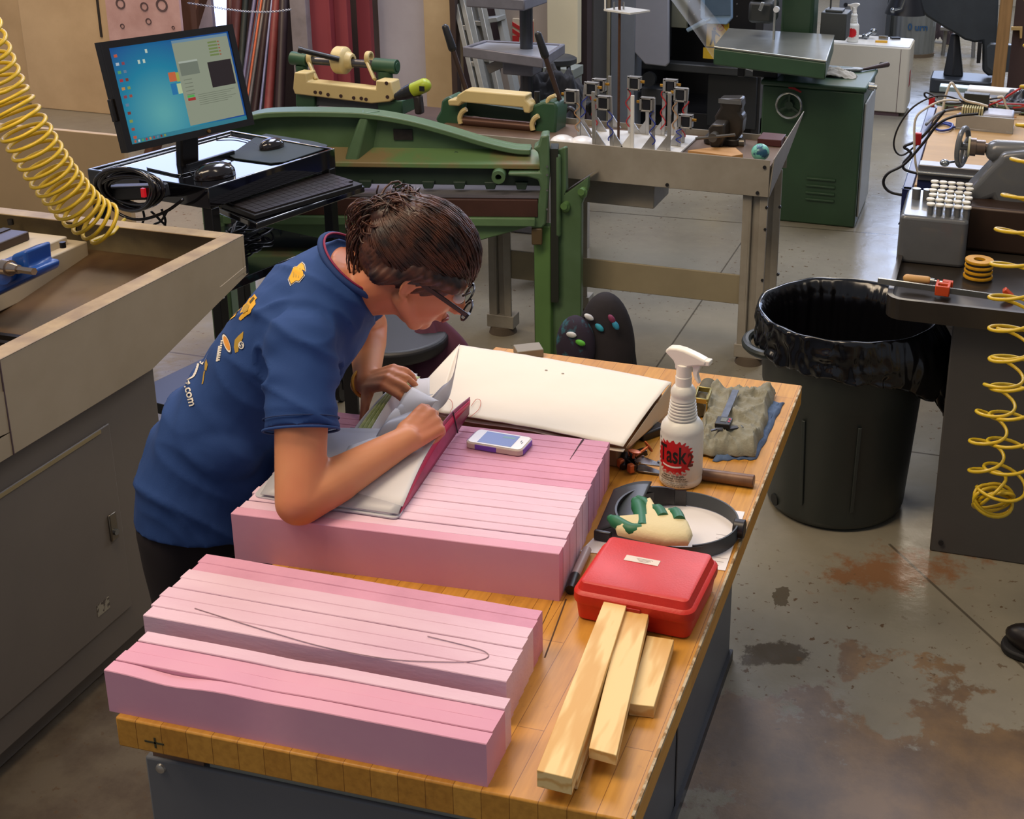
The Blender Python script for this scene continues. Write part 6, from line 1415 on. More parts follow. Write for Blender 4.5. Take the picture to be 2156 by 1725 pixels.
# bunch at the bottom
bun = []
cb = PY(2092, 1050, yh)
for i in range(120):
    a_ = 2 * PI * i / 26; w_ = .6 * math.sin(i * .045); bun.append(cb + Vector((.052 * math.cos(a_ + w_), .03 * math.sin(a_ * 1.07 + 1), .042 * math.sin(a_) - .006)))
b = MB(); b.tube([H[0] + Vector((0, 0, .6))] + H + bun + H2, .0047, 8); tag(b.build('coil_hose', yl, sharp=0), 'loosely stretched yellow coil hose hanging at the right edge in front of the lathe', 'hose')
# ============================================================ wooden workbench
def butcher():
    m = bpy.data.materials.new('butcher_block'); m.use_nodes = True; nt = m.node_tree; N = nt.nodes; L = nt.links; b = N['Principled BSDF']
    tc = N.new('ShaderNodeTexCoord'); sp = N.new('ShaderNodeSeparateXYZ'); L.new(tc.outputs['Object'], sp.inputs[0])
    cb = N.new('ShaderNodeCombineXYZ'); L.new(sp.outputs[1], cb.inputs[0]); L.new(sp.outputs[0], cb.inputs[1])
    br = N.new('ShaderNodeTexBrick'); br.inputs['Scale'].default_value = 1; br.inputs['Brick Width'].default_value = .42; br.inputs['Row Height'].default_value = .042
    br.inputs['Mortar Size'].default_value = .0006; br.inputs['Color1'].default_value = lin('#C8923E'); br.inputs['Color2'].default_value = lin('#BC8434'); br.inputs['Mortar'].default_value = lin('#8A5A22')
    br.inputs['Bias'].default_value = .0; L.new(cb.outputs[0], br.inputs['Vector'])
    mp = N.new('ShaderNodeMapping'); mp.inputs['Scale'].default_value = (30, 3, 30); L.new(tc.outputs['Object'], mp.inputs[0])
    n = N.new('ShaderNodeTexNoise'); n.inputs['Scale'].default_value = 3; n.inputs['Detail'].default_value = 8; L.new(mp.outputs[0], n.inputs['Vector'])
    mx = N.new('ShaderNodeMix'); mx.data_type = 'RGBA'; mx.blend_type = 'MULTIPLY'; mx.inputs[0].default_value = .5
    r = N.new('ShaderNodeValToRGB'); r.color_ramp.elements[0].color = (.62, .55, .5, 1); r.color_ramp.elements[0].position = .3; r.color_ramp.elements[1].color = (1.05, 1.05, 1.05, 1); r.color_ramp.elements[1].position = .6
    L.new(n.outputs['Fac'], r.inputs[0]); L.new(br.outputs[0], mx.inputs[6]); L.new(r.outputs[0], mx.inputs[7])
    n2 = N.new('ShaderNodeTexNoise'); n2.inputs['Scale'].default_value = 14; n2.inputs['Detail'].default_value = 9; n2.inputs['Roughness'].default_value = .7; L.new(tc.outputs['Object'], n2.inputs['Vector'])
    r2 = N.new('ShaderNodeMapRange'); r2.inputs[1].default_value = .60; r2.inputs[2].default_value = .78; r2.inputs[3].default_value = 0; r2.inputs[4].default_value = .6; L.new(n2.outputs['Fac'], r2.inputs[0])
    m2 = N.new('ShaderNodeMix'); m2.data_type = 'RGBA'; L.new(r2.outputs[0], m2.inputs[0]); L.new(mx.outputs[2], m2.inputs[6]); m2.inputs[7].default_value = lin('#5E3D1E')
    L.new(m2.outputs[2], b.inputs['Base Color']); b.inputs['Roughness'].default_value = .42; b.inputs['Specular IOR Level'].default_value = .35
    return m
BX0, BX1, BY0, BY1, BZ = -1.168, -.370, 1.33, 2.812, .80
t = thing('wooden_workbench', 'butcher block workbench on a grey steel cabinet, carrying the pink foam boards', 'workbench', ((BX0 + BX1) / 2, 2.05, 0))
b = MB(); b.box(BX0, BX1, BY0, BY1, BZ - .052, BZ); b.build('bench_top', butcher(), t, bevel=.003)
b = MB(); b.box(BX1 - .003, BX1 + .0012, BY0 + .01, BY1 - .01, BZ - .006, BZ + .0008); b.build('worn_edge', mat('worn_pale_edge', '#B9A888', .7, c2='#8A6A3A', vs=40, lo=.45, hi=.55), t)
dg = mat('bench_steel_grey', '#66696E', .5, v=.1, vs=3)
b = MB(); b.box(BX0 + .0, -.515, BY0 + .05, 2.785, 0, .688); b.build('steel_cabinet', dg, t, bevel=.004)
b = MB(); b.box(BX0 + .012, BX0 + .10, BY0 + .055, BY0 + .3, .688, BZ - .052); b.build('mounting_block', mat('block_rust', '#6E5240', .7), t)
b = MB(); b.box(BX0 + .11, -.52, BY0 + .056, 2.77, .688, BZ - .052); b.build('mounting_rail', mat('rail_grey_green', '#8A8C82', .5), t)
b = MB(); q = PY(339, 1618, BY0 + .05); b.lathe([(0, 0), (.0085, 0), (.0075, .003), (.003, .0045), (0, .0045)], q, 20, (0, -1, 0)); b.build('screw', mat('screw_zinc', '#C4C2BC', .3, .7), t)
b = MB(); b.box(-.515, -.513, 2.2, 2.21, .02, .68); b.box(-.515, -.505, BY0 + .05, 2.785, 0.0, .03); b.build('cabinet_seam', MC['dark_steel'], t)
b = MB(); a = PZ(1192, 1262, BZ); c_ = PZ(1147, 1385, BZ); b.bar(a, c_, .0025, .001); a2 = PZ(1168, 1258, BZ); c2 = PZ(1140, 1320, BZ); b.bar(a2, c2, .0012, .001); b.build('top_joint', mat('joint_dark', '#4E3216', .8), t)
b = MB(); q = PY(325, 1564, BY0); b.box(q.x - .016, q.x + .016, BY0 - .0008, BY0, q.z - .0015, q.z + .0015); b.box(q.x + .0, q.x + .003, BY0 - .0008, BY0, q.z - .009, q.z + .009); b.build('pen_cross', mat('pen_green', '#3E3A22', .8), t)

# ------------------------------------------------ pink foam boards
fs = mat('foam_skin', '#D8A0B4', .75, v=.06, vs=5, c2='#D498B0', bump=.08, bs=90)
fc = mat('foam_cut', '#E2C4D2', .85, v=.08, vs=6, c2='#D6B0C2', bump=.25, bs=160, stretch=(.3, 1, 1))
fe = mat('foam_cut_pink', '#D69AB2', .85, v=.08, vs=8, c2='#C88EA6', bump=.25, bs=160)
def foam(label, group, x0, x1, y, th, h, m, yaw=0, piv=None, wave=0, seed=0, z0=BZ, dent=0):
    b = MB(frame((piv or (0, 0)) + (0,) if piv else (0, 0, 0), yaw)); px_, py_ = (piv or (0, 0)); n = 30
    r = random.Random(seed); vs = []
    for i in range(n + 1):
        f = i / n; x = lerp(x0, x1, f)
        w_ = wave * math.exp(-((x + .93) / .045) ** 2)
        jz = .0006 * noise.noise(Vector((x * 12, seed * 3.1, 0)))
        dy0 = -w_ * .010; dz = -w_ * .007 + jz - dent * .006 * math.exp(-((x + 1.08) / .05) ** 2)
        for (yy, zz) in ((0, 0), (0, h - .0012 + dz), (.001, h + dz), (th - .0008, h + dz), (th, h - .001 + dz), (th, 0)):
            vs.append((x - px_, y + yy + (w_ * .006 if zz > .02 else 0) - py_, z0 + zz))
    fs_ = []
    for i in range(n):
        a = i * 6
        for k in range(6): fs_.append((a + k, a + (k + 1) % 6, a + 6 + (k + 1) % 6, a + 6 + k))
    fs_ += [tuple(range(6)), tuple(reversed([n * 6 + k for k in range(6)]))]
    b.add(vs, fs_)
    o = b.build('foam_board', m, sharp=30)
    return tag(o, label, 'foam board', group)
ordn = ['first', 'second', 'third', 'fourth', 'fifth', 'sixth', 'seventh', 'eighth', 'ninth', 'tenth', 'eleventh', 'twelfth', 'thirteenth', 'fourteenth', 'fifteenth', 'sixteenth', 'seventeenth', 'eighteenth']
for k in range(4):
    lb = ['long pink foam board at the very front of the bench, with a scuffed face', 'smooth pink foam board second from the front bench edge', 'smooth pink foam board third from the front bench edge', 'whitish cut foam board, rearmost of the front four'][k]
    foam(lb, 'pink foam boards in the front row of four', -1.184 + .001 * k, -.582 - .001 * k, 1.3395 + k * .0248, .0240, .073 + (0, .001, -.001, .001)[k], fs if k < 3 else fc, wave=1, seed=k, dent=1 if k == 0 else 0)
ms = [('front', fc), ('second', fc), ('third', fc), ('fourth', fc), ('fifth', fc), ('sixth, smooth pink', fe), ('seventh, smooth pink', fe)]
ml = ['whitish foam board at the front of the middle group, dark gap before it', 'whitish foam board second in the middle group, under the pencil curve', 'whitish foam board third in the middle group', 'whitish foam board fourth in the middle group', 'whitish foam board fifth in the middle group', 'darker pink foam board second from the back of the middle group', 'darker pink foam board at the back of the middle group']
for k in range(7):
    o = foam(ml[k], 'pink foam boards in the middle group', -1.214 - .001 * k + (.004, .0, -.003, .003, 0, .002, -.002)[k], -.603 - .002 * k, 1.4665 + k * .0268, .0260, .078 + (0, .0005, .0, .001, .0005, -.003, -.003)[k], ms[k][1], seed=10 + k)
# pencil curve on the middle group
cv = [PZ(x, y, BZ + .0795) for x, y in ((410, 1281), (470, 1300), (560, 1328), (680, 1362), (820, 1388), (940, 1394), (1000, 1392), (1027, 1384), (1022, 1373), (990, 1362), (900, 1340))]
b = MB(); P = smooth_path(cv, 8)
for i in range(len(P) - 1): b.bar((P[i].x, P[i].y, BZ + .0796), (P[i + 1].x, P[i + 1].y, BZ + .0796), .0014, .0006)
tag(b.build('pencil_curve', mat('pencil_grey', '#9A7C84', .8, v=0)), 'grey pencil outline of an aerofoil drawn across the middle foam boards', 'drawing')
# big stack, rotated a little
yawb = math.atan2(.036, .60); pv = (-.635, 1.79)
nb = 17; th = (2.216 - 1.788) / nb
for k in range(nb):
    m_ = fs if k == 0 else (fc if k in (1, 2, 3, 4, 5, 6, 7, 8) else fe)
    if k == 0: lb = 'smooth pink foam board at the front of the large stack, full front face showing'
    elif k == nb - 1: lb = 'rearmost pink foam board of the large stack, beside the white paper'
    elif k < 9: lb = 'pale foam board in the large stack, %s from its front face' % ordn[k]
    else: lb = 'darker pink foam board in the large stack, %s from its front face' % ordn[k]
    gap = .0015 if k in (2, 9) else 0
    foam(lb, 'pink foam boards in the large stack', -.635 - .605 + (k % 3) * .003 - (.004 if k > 8 else 0), -.635 - .001 * k + (.0015 if k % 2 else 0), 1.79 + k * th + gap, th - .0007 - gap, .094 + (.0, -.001, .0, .0005, 0, .0005, 0, .0005, 0, -.0015, -.001, -.0012, -.001, -.0008, -.001, -.0012, -.001)[k], m_, yawb, pv, seed=30 + k)
TF = BZ + .094
# marker line across back boards
b = MB(); P = [PZ(x, y, TF - .0008) for x, y in ((1228, 926), (1218, 940), (1207, 957), (1200, 968))]; b.tube([p + Vector((0, 0, .0004)) for p in P], [.0022, .0012, .0008, .0006], 5)
tag(b.build('ink_line', mat('ink_brown', '#4A2E34', .8, v=0)), 'dark ink line drawn across the rear boards of the large stack', 'drawing')

# ------------------------------------------------ phone
pa, pb_, pc_ = PZ(978, 938, TF + .006), PZ(1093, 957, TF + .006), PZ(1012, 912, TF + .012)
fx = (pb_ - pa); yaw_ = math.atan2(fx.y, fx.x); LP = .122; WP = .064
t = thing('smartphone', 'white smartphone with blue screen in a purple and beige case on the foam', 'phone', pa)
fp = frame((pa.x, pa.y, TF + .0005), yaw_)
b = MB(fp); b.prism(rrect(0, LP, 0, WP, .012), 0, .0125, 'z'); b.build('case', mat('case_beige', '#C6B2A6', .5), t, bevel=.002)
b = MB(fp); b.prism(rrect(.022, .068, -.0008, .004, .001), .0008, .0115, 'z'); b.prism(rrect(LP - .008, LP + .0008, .008, WP - .008, .004), .0005, .012, 'z'); b.prism(rrect(.02, LP - .012, WP - .003, WP + .0008, .0015), .0005, .0118, 'z'); b.prism(rrect(-.0008, .006, .01, WP - .01, .002), .0005, .0118, 'z'); b.build('purple_bumper', mat('case_purple', '#6A3FA8', .45), t, bevel=.0006)
b = MB(fp); b.prism(rrect(.0035, LP - .0035, .0035, WP - .0035, .009), .0122, .0138, 'z'); b.build('face', mat('phone_white', '#E8E2DA', .2, v=0), t, bevel=.0005)
b = MB(fp); b.box(.024, LP - .026, .008, WP - .008, .0139, .0141); s_ = b.build('screen', glow('phone_blue', '#2850A8', .6), t)
b = MB(fp); b.box(.064, LP - .032, .04, .048, .01412, .0142); b.build('green_field', glow('phone_green', '#1E6E70', .7), s_)
b = MB(fp); 
for x_, y_ in ((LP - .012, WP / 2), (LP - .016, WP / 2 + .005)): b.box(x_ - .0008, x_ + .0008, y_ - .004, y_ + .004, .0138, .0140)
b.build('earpiece', black, t)

# ------------------------------------------------ big paper sheet over a pack
pw = mat('paper_cream', '#E4DBCB', .75, v=.03, vs=5, bump=.15, bs=40)
c00, c10, c11, c01 = PZ(925, 868, .892), PZ(1312, 940, .880), PZ(1414, 802, .872), PZ(968, 724, .870)
t = thing('paper_stack', 'large cream white paper sheet draped over a pack behind the foam', 'paper', (-.9, 2.5, BZ))
def top_(u, v):
    p = c00.lerp(c10, u).lerp(c01.lerp(c11, u), v); bow = math.sin(PI * v) * .006 + math.sin(PI * u) * .005
    p = p + Vector((0, 0, bow + .0012 * noise.noise(p * 30) - .010 * max(0, v - .9) * 10 * .3)); return p
b = MB(); b.sheet(top_, 40, 24, .002)
s_ = b.build('top_sheet', pw, t, sharp=0)
e0, e1, e2 = PZ(895, 800, .86), PZ(925, 868, .892), PZ(968, 724, .870)
b = MB(); b.sheet(lambda u, v: c00.lerp(c01, v).lerp(PZ(882, 842, .862).lerp(PZ(900, 797, .86), v), u) + Vector((0, 0, .004 * math.sin(PI * v))), 8, 16, .002); b.build('left_flap', pw, t, sharp=0)
# sloping right side down to the bench
r0, r1 = PZ(1318, 942, .872), PZ(1414, 804, .870); g0, g1 = PZ(1330, 940, BZ + .03), PZ(1408, 860, BZ + .004)
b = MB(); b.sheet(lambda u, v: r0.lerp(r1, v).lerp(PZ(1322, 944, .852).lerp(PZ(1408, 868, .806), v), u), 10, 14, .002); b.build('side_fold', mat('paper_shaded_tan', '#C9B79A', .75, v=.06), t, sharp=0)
b = MB(); b.sheet(lambda u, v: PZ(905, 865, .888).lerp(PZ(1312, 946, .876), u) + Vector((.0, .012 * v, -.004 - .004 * math.sin(u * 9))) , 30, 3, .0015); b.build('lower_sheet', mat('paper_cream2', '#D8CCB6', .75), t, sharp=0)
b = MB(); q = [PZ(940, 866, .86), PZ(1300, 932, .86), PZ(1395, 815, .86), PZ(985, 740, .86)]
b.prism([(p.x, p.y) for p in q], BZ + .001, .855, 'z'); b.build('pack', mat('pack_brown', '#8A6A4A', .8), t, bevel=.004)
for x, y in ((1150, 780), (1185, 787), (1129, 797), (1168, 803)):
    f_ = 0; p = PZ(x, y, .884); b = MB(); b.ell(p + Vector((0, 0, .0005)), (.0035, .0025, .0012), n=10, m=6); b.build('staple_mark', mat('mark_grey', '#A89C94', .6), t)
b = MB(); P = [PZ(x, y, .897) for x, y in ((925, 835), (948, 842), (953, 855), (948, 868), (950, 876))]; b.tube(smooth_path(P, 6), .0006, 5); P = [PZ(x, y, .897) for x, y in ((990, 878), (1008, 862), (1012, 845), (1003, 841), (992, 855))]; b.tube(smooth_path(P, 6), .0006, 5)
tag(b.build('red_thread', mat('thread_red', '#C8604A', .7)), 'fine red thread lying on the left of the cream paper', 'thread')
# offcuts near back left corner of bench
b = MB(); a = PZ(1085, 742, BZ + .012); c_ = PZ(1140, 736, BZ + .012); b.bar(a, c_, .05, .022); tag(b.build('grey_offcut', mat('offcut_grey', '#8A8478', .7), bevel=.002), 'small grey board offcut behind the white paper at the far bench edge', 'offcut')
b = MB(); a = PZ(1386, 903, BZ + .01); c_ = PZ(1330, 925, BZ + .01); b.bar(PZ(1395, 900, BZ + .011), PZ(1345, 918, BZ + .011), .03, .02); tag(b.build('black_tool', mat('tool_black', '#1B1A1E', .4), bevel=.004), 'black tool end poking out under the right side of the white paper', 'tool')

# ------------------------------------------------ spray bottle
spray_bottle('white spray bottle with red splash label standing on the wooden bench', PZ(1433, 1012, BZ), .297, YAW + R_(4), True)

# ------------------------------------------------ rags, caliper
def folded(name, label, cat, corners, z0, hgt, m, seed, layers=1, amp=1):
    b = MB(); o_ = Vector((seed, seed * 2, 0)); C4 = [PZ(x, y, z0) for x, y in corners]
    def f(u, v):
        p = C4[0].lerp(C4[1], u).lerp(C4[3].lerp(C4[2], u), v)
        e = min(u, 1 - u, v, 1 - v); edge = min(1, e / .07) ** .5
        wob = Vector((.012 * noise.noise(Vector((v * 5, 1, seed))) * (1 if u < .1 or u > .9 else 0), .012 * noise.noise(Vector((u * 5, 7, seed))) * (1 if v < .1 or v > .9 else 0), 0))
        r1 = 1 - abs(noise.noise(Vector((u * 2.6 + v * 1.5, v * 3.2 - u, 0)) + o_)) * 2.0
        r2 = 1 - abs(noise.noise(Vector((u * 6, v * 7, 2)) + o_)) * 2
        r3 = 1 - abs(noise.noise(Vector((u * 3 + v * 9, v * 4, 8)) + o_)) * 3
        h = hgt * (.5 + amp * (.30 * max(0, r1) ** 2 + .20 * r2 + .22 * max(0, r3) ** 2)) * edge
        return p + wob + Vector((0, 0, max(.002, h)))
    b.sheet(f, 70, 70, .002)
    if hgt > .02:
        n = len(b.v) // 2
    return tag(b.build(name, m, sharp=0), label, cat)
folded('blue_rag', 'blue rag spread under the grey towel at the right bench edge', 'rag', [(1500, 972), (1592, 968), (1652, 850), (1560, 838)], BZ, .012, mat('rag_blue', '#4F6484', .9, v=.2, vs=30), 5)
folded('grey_towel', 'crumpled grey-green shop towel folded on the bench, under the caliper', 'towel', [(1462, 958), (1590, 962), (1634, 828), (1492, 822)], BZ + .006, .036, mat('towel_grey', '#858270', .95, v=.12, vs=40, bump=.5, bs=260), 11, amp=1)
ZC = BZ + .046
t = thing('digital_caliper', 'black digital caliper lying across the grey towel', 'caliper', PZ(1527, 880, ZC))
a, c_ = PZ(1549, 822, ZC), PZ(1514, 905, ZC); d = (c_ - a).normalized(); s_ = Vector((d.y, -d.x, 0))
b = MB(); b.bar(a, c_, .015, .004); b.build('beam', mat('caliper_steel', '#6F747E', .35, .7, v=.3, vs=60, stretch=(1, 1, 1)), t, bevel=.0005)
q = PZ(1524, 890, ZC + .004); b = MB(); b.bar(q - d * .018, q + d * .02, .034, .012); b.build('display_housing', mat('caliper_black', '#121214', .4), t, bevel=.002)
b = MB(); b.bar(q - d * .010 + Vector((0, 0, .0065)), q + d * .008 + Vector((0, 0, .0065)), .013, .001); b.build('display', mat('lcd', '#6B6F66', .3), t)
b = MB(); b.bar(q - d * .009 + s_ * -.012 + Vector((0, 0, .0065)), q - d * .004 + s_ * -.012 + Vector((0, 0, .0065)), .005, .001); b.bar(q + d * .002 + s_ * -.012 + Vector((0, 0, .0065)), q + d * .007 + s_ * -.012 + Vector((0, 0, .0065)), .005, .001); b.build('buttons', mat('btn_redish', '#B8384A', .5), t)
b = MB(); j0 = PZ(1530, 903, ZC - .002); j1 = PZ(1563, 898, ZC - .004); b.bar(j0, j1, .012, .003); b.bar(PZ(1512, 903, ZC), PZ(1497, 907, ZC - .004), .006, .003); b.build('jaws', mat('caliper_jaw', '#3A3A40', .3, .6), t, bevel=.0006)
# ratchet strap buckle
t = thing('ratchet_buckle', 'brass buckle on an olive webbing roll behind the spray bottle', 'buckle', PZ(1480, 830, BZ))
q = PZ(1481, 842, BZ)
b = MB(); b.cyl(PZ(1468, 862, BZ + .02), PZ(1492, 812, BZ + .02), .02, n=24); b.build('webbing_roll', mat('webbing_olive', '#5E5840', .8, v=.25, vs=60), t)
b = MB(); a, c_, e, g = [PZ(x, y, BZ + .048) for x, y in ((1462, 842), (1489, 846), (1497, 822), (1470, 818))]
for p, r_ in ((a, c_), (c_, e), (e, g), (g, a)): b.bar(p, r_, .005, .012)
b.bar(a - Vector((0, 0, .03)), a, .006, .004); b.bar(c_ - Vector((0, 0, .03)), c_, .006, .004); b.build('frame', mat('buckle_brass', '#A89858', .3, .8), t, bevel=.001)
# round bar (hammer handle)
b = MB(); a, c_ = PZ(1460, 996, BZ + .0135), PZ(1588, 1014, BZ + .0135); b.cyl(a, c_, .0125, .0135, n=28)
tag(b.build('hammer_handle', mat('handle_rusty', '#6A4A34', .4, .2, c2='#8A6A52', vs=12, v=.3), bevel=.002), 'brown worn round handle lying right of the spray bottle', 'handle')
# clamps
stl = mat('clamp_steel', '#8C8C90', .25, .85, v=.2, vs=30); cop = mat('clamp_copper', '#C86A3E', .4, .3, v=.1)
def welding_clamp(label, fr_, s=1):
    t = thing('locking_clamp', label, 'clamp', fr_.translation, 'steel clamps with orange pads beside the bottle')
    b = MB(fr_); b.prism([(0, 0), (.06 * s, .02 * s), (.075 * s, .012 * s), (.03 * s, -.028 * s), (.012 * s, -.03 * s)], .022, .025, 'z'); b.prism([(0, 0), (.06 * s, .02 * s), (.075 * s, .012 * s), (.03 * s, -.028 * s), (.012 * s, -.03 * s)], .004, .007, 'z'); b.build('side_plate', stl, t, bevel=.0006)
    b = MB(fr_); b.bar((-.035 * s, -.01, .015), (.02 * s, -.022, .015), .006, .016); b.bar((-.03 * s, -.03, .015), (.03 * s, -.03, .015), .005, .012); b.bar((-.035 * s, -.01, .015), (-.02 * s, -.04, .015), .006, .012); b.build('jaw_arm', mat('clamp_dark', '#3A3634', .3, .7), t, bevel=.001)
    for x, y in ((-.035, -.012), (-.018, -.042), (.02, -.036)):
        b = MB(fr_); b.box(x * s - .007, x * s + .007, y - .006, y + .006, .004, .022); b.build('orange_pad', cop, t, bevel=.002)
    b = MB(fr_); 
    for x, y in ((.008, 0), (.055, .014), (.03, -.02), (-.028, -.014)): b.cyl((x * s, y, .025), (x * s, y, .028), .003, n=10)
    b.build('rivets', crm, t)
    return t
welding_clamp('steel locking clamp with orange pads, the front one by the bottle', frame(PZ(1350, 982, BZ), YAW - .5), .8)
c0 = PZ(1340, 955, BZ + .0); t = thing('locking_clamp', 'steel clamp with two orange disc screws, behind the other clamp', 'clamp', c0, 'steel clamps with orange pads beside the bottle')
b = MB(); b.bar(PZ(1312, 968, BZ + .01), PZ(1360, 950, BZ + .02), .02, .012); b.cyl(PZ(1312, 985, BZ + .008), PZ(1316, 955, BZ + .02), .008, n=12); b.build('frame', mat('clamp_dark', '#3A3634'), t, bevel=.002)
for (x0, y0, x1, y1) in ((1338, 960, 1366, 940), (1333, 965, 1336, 950)):
    a = PZ(x0, y0, BZ + .025); c_ = PZ(x1, y1, BZ + .040); b = MB(); b.cyl(a, c_, .003, n=10); dd = (c_ - a).normalized(); b.lathe([(0, -.0025), (.013, -.002), (.014, 0), (.0, .003)], c_, 22, dd); b.build('disc_screw', cop, t)
# ------------------------------------------------ paper, visor headband, glove
b = MB(); q = [PZ(x, y, BZ) for x, y in ((1222, 1162), (1330, 1012 + 40), (1568, 1079), (1527, 1203))]
b.prism([(p.x, p.y) for p in q], BZ + .0006, BZ + .0014, 'z'); ps_ = b.build('printed_sheet', mat('sheet_white', '#E6E2E4', .7, v=.02))
tag(ps_, 'white printed sheet of paper under the headband and red case', 'paper')
b = MB()
for k in range(9):
    y_ = 1110 + k * 9; a = PZ(1508 - k * 1, 1125 + k * 8, BZ + .0017); b.box(a.x, a.x + .028 - .008 * (k % 3), a.y, a.y + .0012, BZ + .0015, BZ + .0017)
b.build('print_lines', mat('print_grey', '#A8A2A6', .7), ps_)
t = thing('visor_headband', 'dark grey plastic head strap with a curved visor plate lying on the white sheet', 'headgear', PZ(1430, 1090, BZ))
hb = mat('strap_slate', '#3A3F44', .45, v=.12, vs=6); hk = mat('strap_dark', '#1E1A1C', .35)
cx2, cy2 = -.492, 2.068; z0 = BZ + .003
def band(a0, a1, rx, ry, th_, z0_, z1_, m_, name, n=40, cx=cx2, cy=cy2, rot=.1, par=None):
    b = MB(frame((cx, cy, 0), rot)); vs = []
    for i in range(n + 1):
        a_ = R_(lerp(a0, a1, i / n)); c_, s_ = math.cos(a_), math.sin(a_)
        for r_, z_ in ((0, z0_), (th_, z0_), (th_, z1_), (0, z1_)): vs.append(((rx + r_) * c_, (ry + r_) * s_, z_))
    fs_ = [(i * 4 + k, i * 4 + (k + 1) % 4, i * 4 + 4 + (k + 1) % 4, i * 4 + 4 + k) for i in range(n) for k in range(4)] + [(0, 1, 2, 3), tuple(n * 4 + k for k in (3, 2, 1, 0))]
    b.add(vs, fs_); return b.build(name, m_, par or t, sharp=50)
band(-70, 95, .112, .098, .003, z0, z0 + .03, hb, 'rear_strap')
band(90, 200, .110, .096, .0035, z0, z0 + .033, hk, 'front_strap')
band(-110, -60, .114, .100, .003, z0, z0 + .027, hb, 'lower_strap')
b = MB(); q = PZ(1549, 1112, BZ + .02); b.cyl(q - Vector((.004, 0, 0)), q + Vector((.018, 0, 0)), .018, n=24); b.build('adjust_knob', hk, t, bevel=.002)
P0, P1, P2_, P3 = PZ(1253, 1122, BZ + .006), PZ(1292, 1030, BZ + .028), PZ(1372, 1030, BZ + .036), PZ(1330, 1120, BZ + .03)
b = MB(); b.sheet(lambda u, v: P0.lerp(P3, u).lerp(P1.lerp(P2_, u), v) + Vector((0, 0, .018 * math.sin(PI * u * .6))), 16, 12, .003); b.build('visor_plate', mat('visor_slate', '#34393C', .4, v=.2, vs=3), t, sharp=0)
b = MB(); b.bar(PZ(1251, 1125, BZ + .012), PZ(1288, 1132, BZ + .012), .01, .02); b.build('visor_lip', hk, t, bevel=.003)
band(60, 200, .075, .085, .004, z0 + .012, z0 + .045, hk, 'visor_bracket', cx=-.535, cy=2.06, rot=.3)
gg = mat('glove_green', '#1F6B45', .5, v=.15, vs=25); gc = mat('glove_cream', '#DCCDA0', .85, v=.08, vs=15, bump=.3, bs=200)
t = thing('work_glove', 'cream and green rubber dipped work glove lying on the visor headband', 'glove', PZ(1370, 1110, BZ + .05))
def blobpoly(pts, z, th_, m_, name, par=t):
    b = MB(); P = [PZ(x, y, z) for x, y in pts]; n = len(P); c_ = sum(P, Vector()) / n
    rings = [(1.0, 0), (1.03, th_ * .35), (1.0, th_ * .7), (.88, th_), (.5, th_ * 1.12)]
    vs = [(c_.x + (p.x - c_.x) * f, c_.y + (p.y - c_.y) * f, z + h) for f, h in rings for p in P] + [(c_.x, c_.y, z + th_ * 1.15)]
    fs_ = [(k * n + i, k * n + (i + 1) % n, (k + 1) * n + (i + 1) % n, (k + 1) * n + i) for k in range(len(rings) - 1) for i in range(n)] + [tuple(reversed(range(n)))] + [(4 * n + i, 4 * n + (i + 1) % n, 5 * n) for i in range(n)]
    b.add(vs, fs_); return b.build(name, m_, par, sharp=60)
zg = BZ + .038
blobpoly([(1295, 1108), (1330, 1112), (1352, 1118), (1357, 1092), (1360, 1066), (1367, 1064), (1378, 1082), (1395, 1090), (1410, 1090), (1430, 1092), (1448, 1115), (1456, 1135), (1448, 1150), (1400, 1150), (1350, 1140), (1300, 1128)], zg, .022, gc, 'palm')
def finger(pts, r, m_, name, z=zg + .012):
    P = smooth_path([PZ(x, y, z) for x, y in pts], 5); n = len(P); rs = [r * (.55 + .45 * min(1, i / 3)) if i < 3 else r for i in range(n)]
    b = MB(); b.tube(P, rs, 14); b.ell(P[0], (r * .62, r * .62, r * .6), n=14, m=8); return b.build(name, m_, t, sharp=60)
finger([(1338, 1056), (1348, 1075), (1352, 1100), (1352, 1115)], .0145, gg, 'index_finger')
finger([(1286, 1092), (1305, 1104), (1330, 1116), (1350, 1116)], .0125, gg, 'thumb')
finger([(1344, 1050), (1362, 1064), (1372, 1080)], .0105, gg, 'finger_tip')
finger([(1376, 1070), (1388, 1078), (1396, 1092)], .0125, gg, 'middle_finger_tip', zg + .018)
finger([(1412, 1078), (1424, 1084), (1430, 1098)], .0125, gg, 'ring_finger_tip', zg + .018)
finger([(1362, 1074), (1366, 1095), (1370, 1120)], .011, gc, 'cream_finger')

# ------------------------------------------------ red case
ztp = BZ + .072
p0, p1, p3 = PZ(1213, 1226, ztp), PZ(1452, 1272, ztp), PZ(1272, 1122, ztp)
yw_ = math.atan2(p1.y - p0.y, p1.x - p0.x); LXc = (p1 - p0).length; LYc = (p3 - p0).length
rm = mat('case_red', '#D42C1A', .45, v=.12, vs=6, c2='#C02416', bump=.15, bs=250)
t = thing('red_case', 'bright red plastic tool case with a small white label', 'case', p0)
fcse = frame((p0.x, p0.y, 0), yw_)
print('CASE', LXc, LYc)
def ringbox(b, levels, r):
    n = None; vs = []
    for (g, z) in levels:
        pr_ = rrect(-g, LXc + g, -g, LYc + g, max(.002, r + g)); n = len(pr_); vs += [(x, y, z) for x, y in pr_]
    m_ = len(levels)
    b.add(vs, [(k * n + i, k * n + (i + 1) % n, (k + 1) * n + (i + 1) % n, (k + 1) * n + i) for k in range(m_ - 1) for i in range(n)] + [tuple(reversed(range(n))), tuple(range((m_ - 1) * n, m_ * n))])
b = MB(fcse); ringbox(b, [(-.004, BZ + .0005), (.0, BZ + .004), (.004, BZ + .036)], .014); b.build('lower_shell', rm, t, sharp=40)
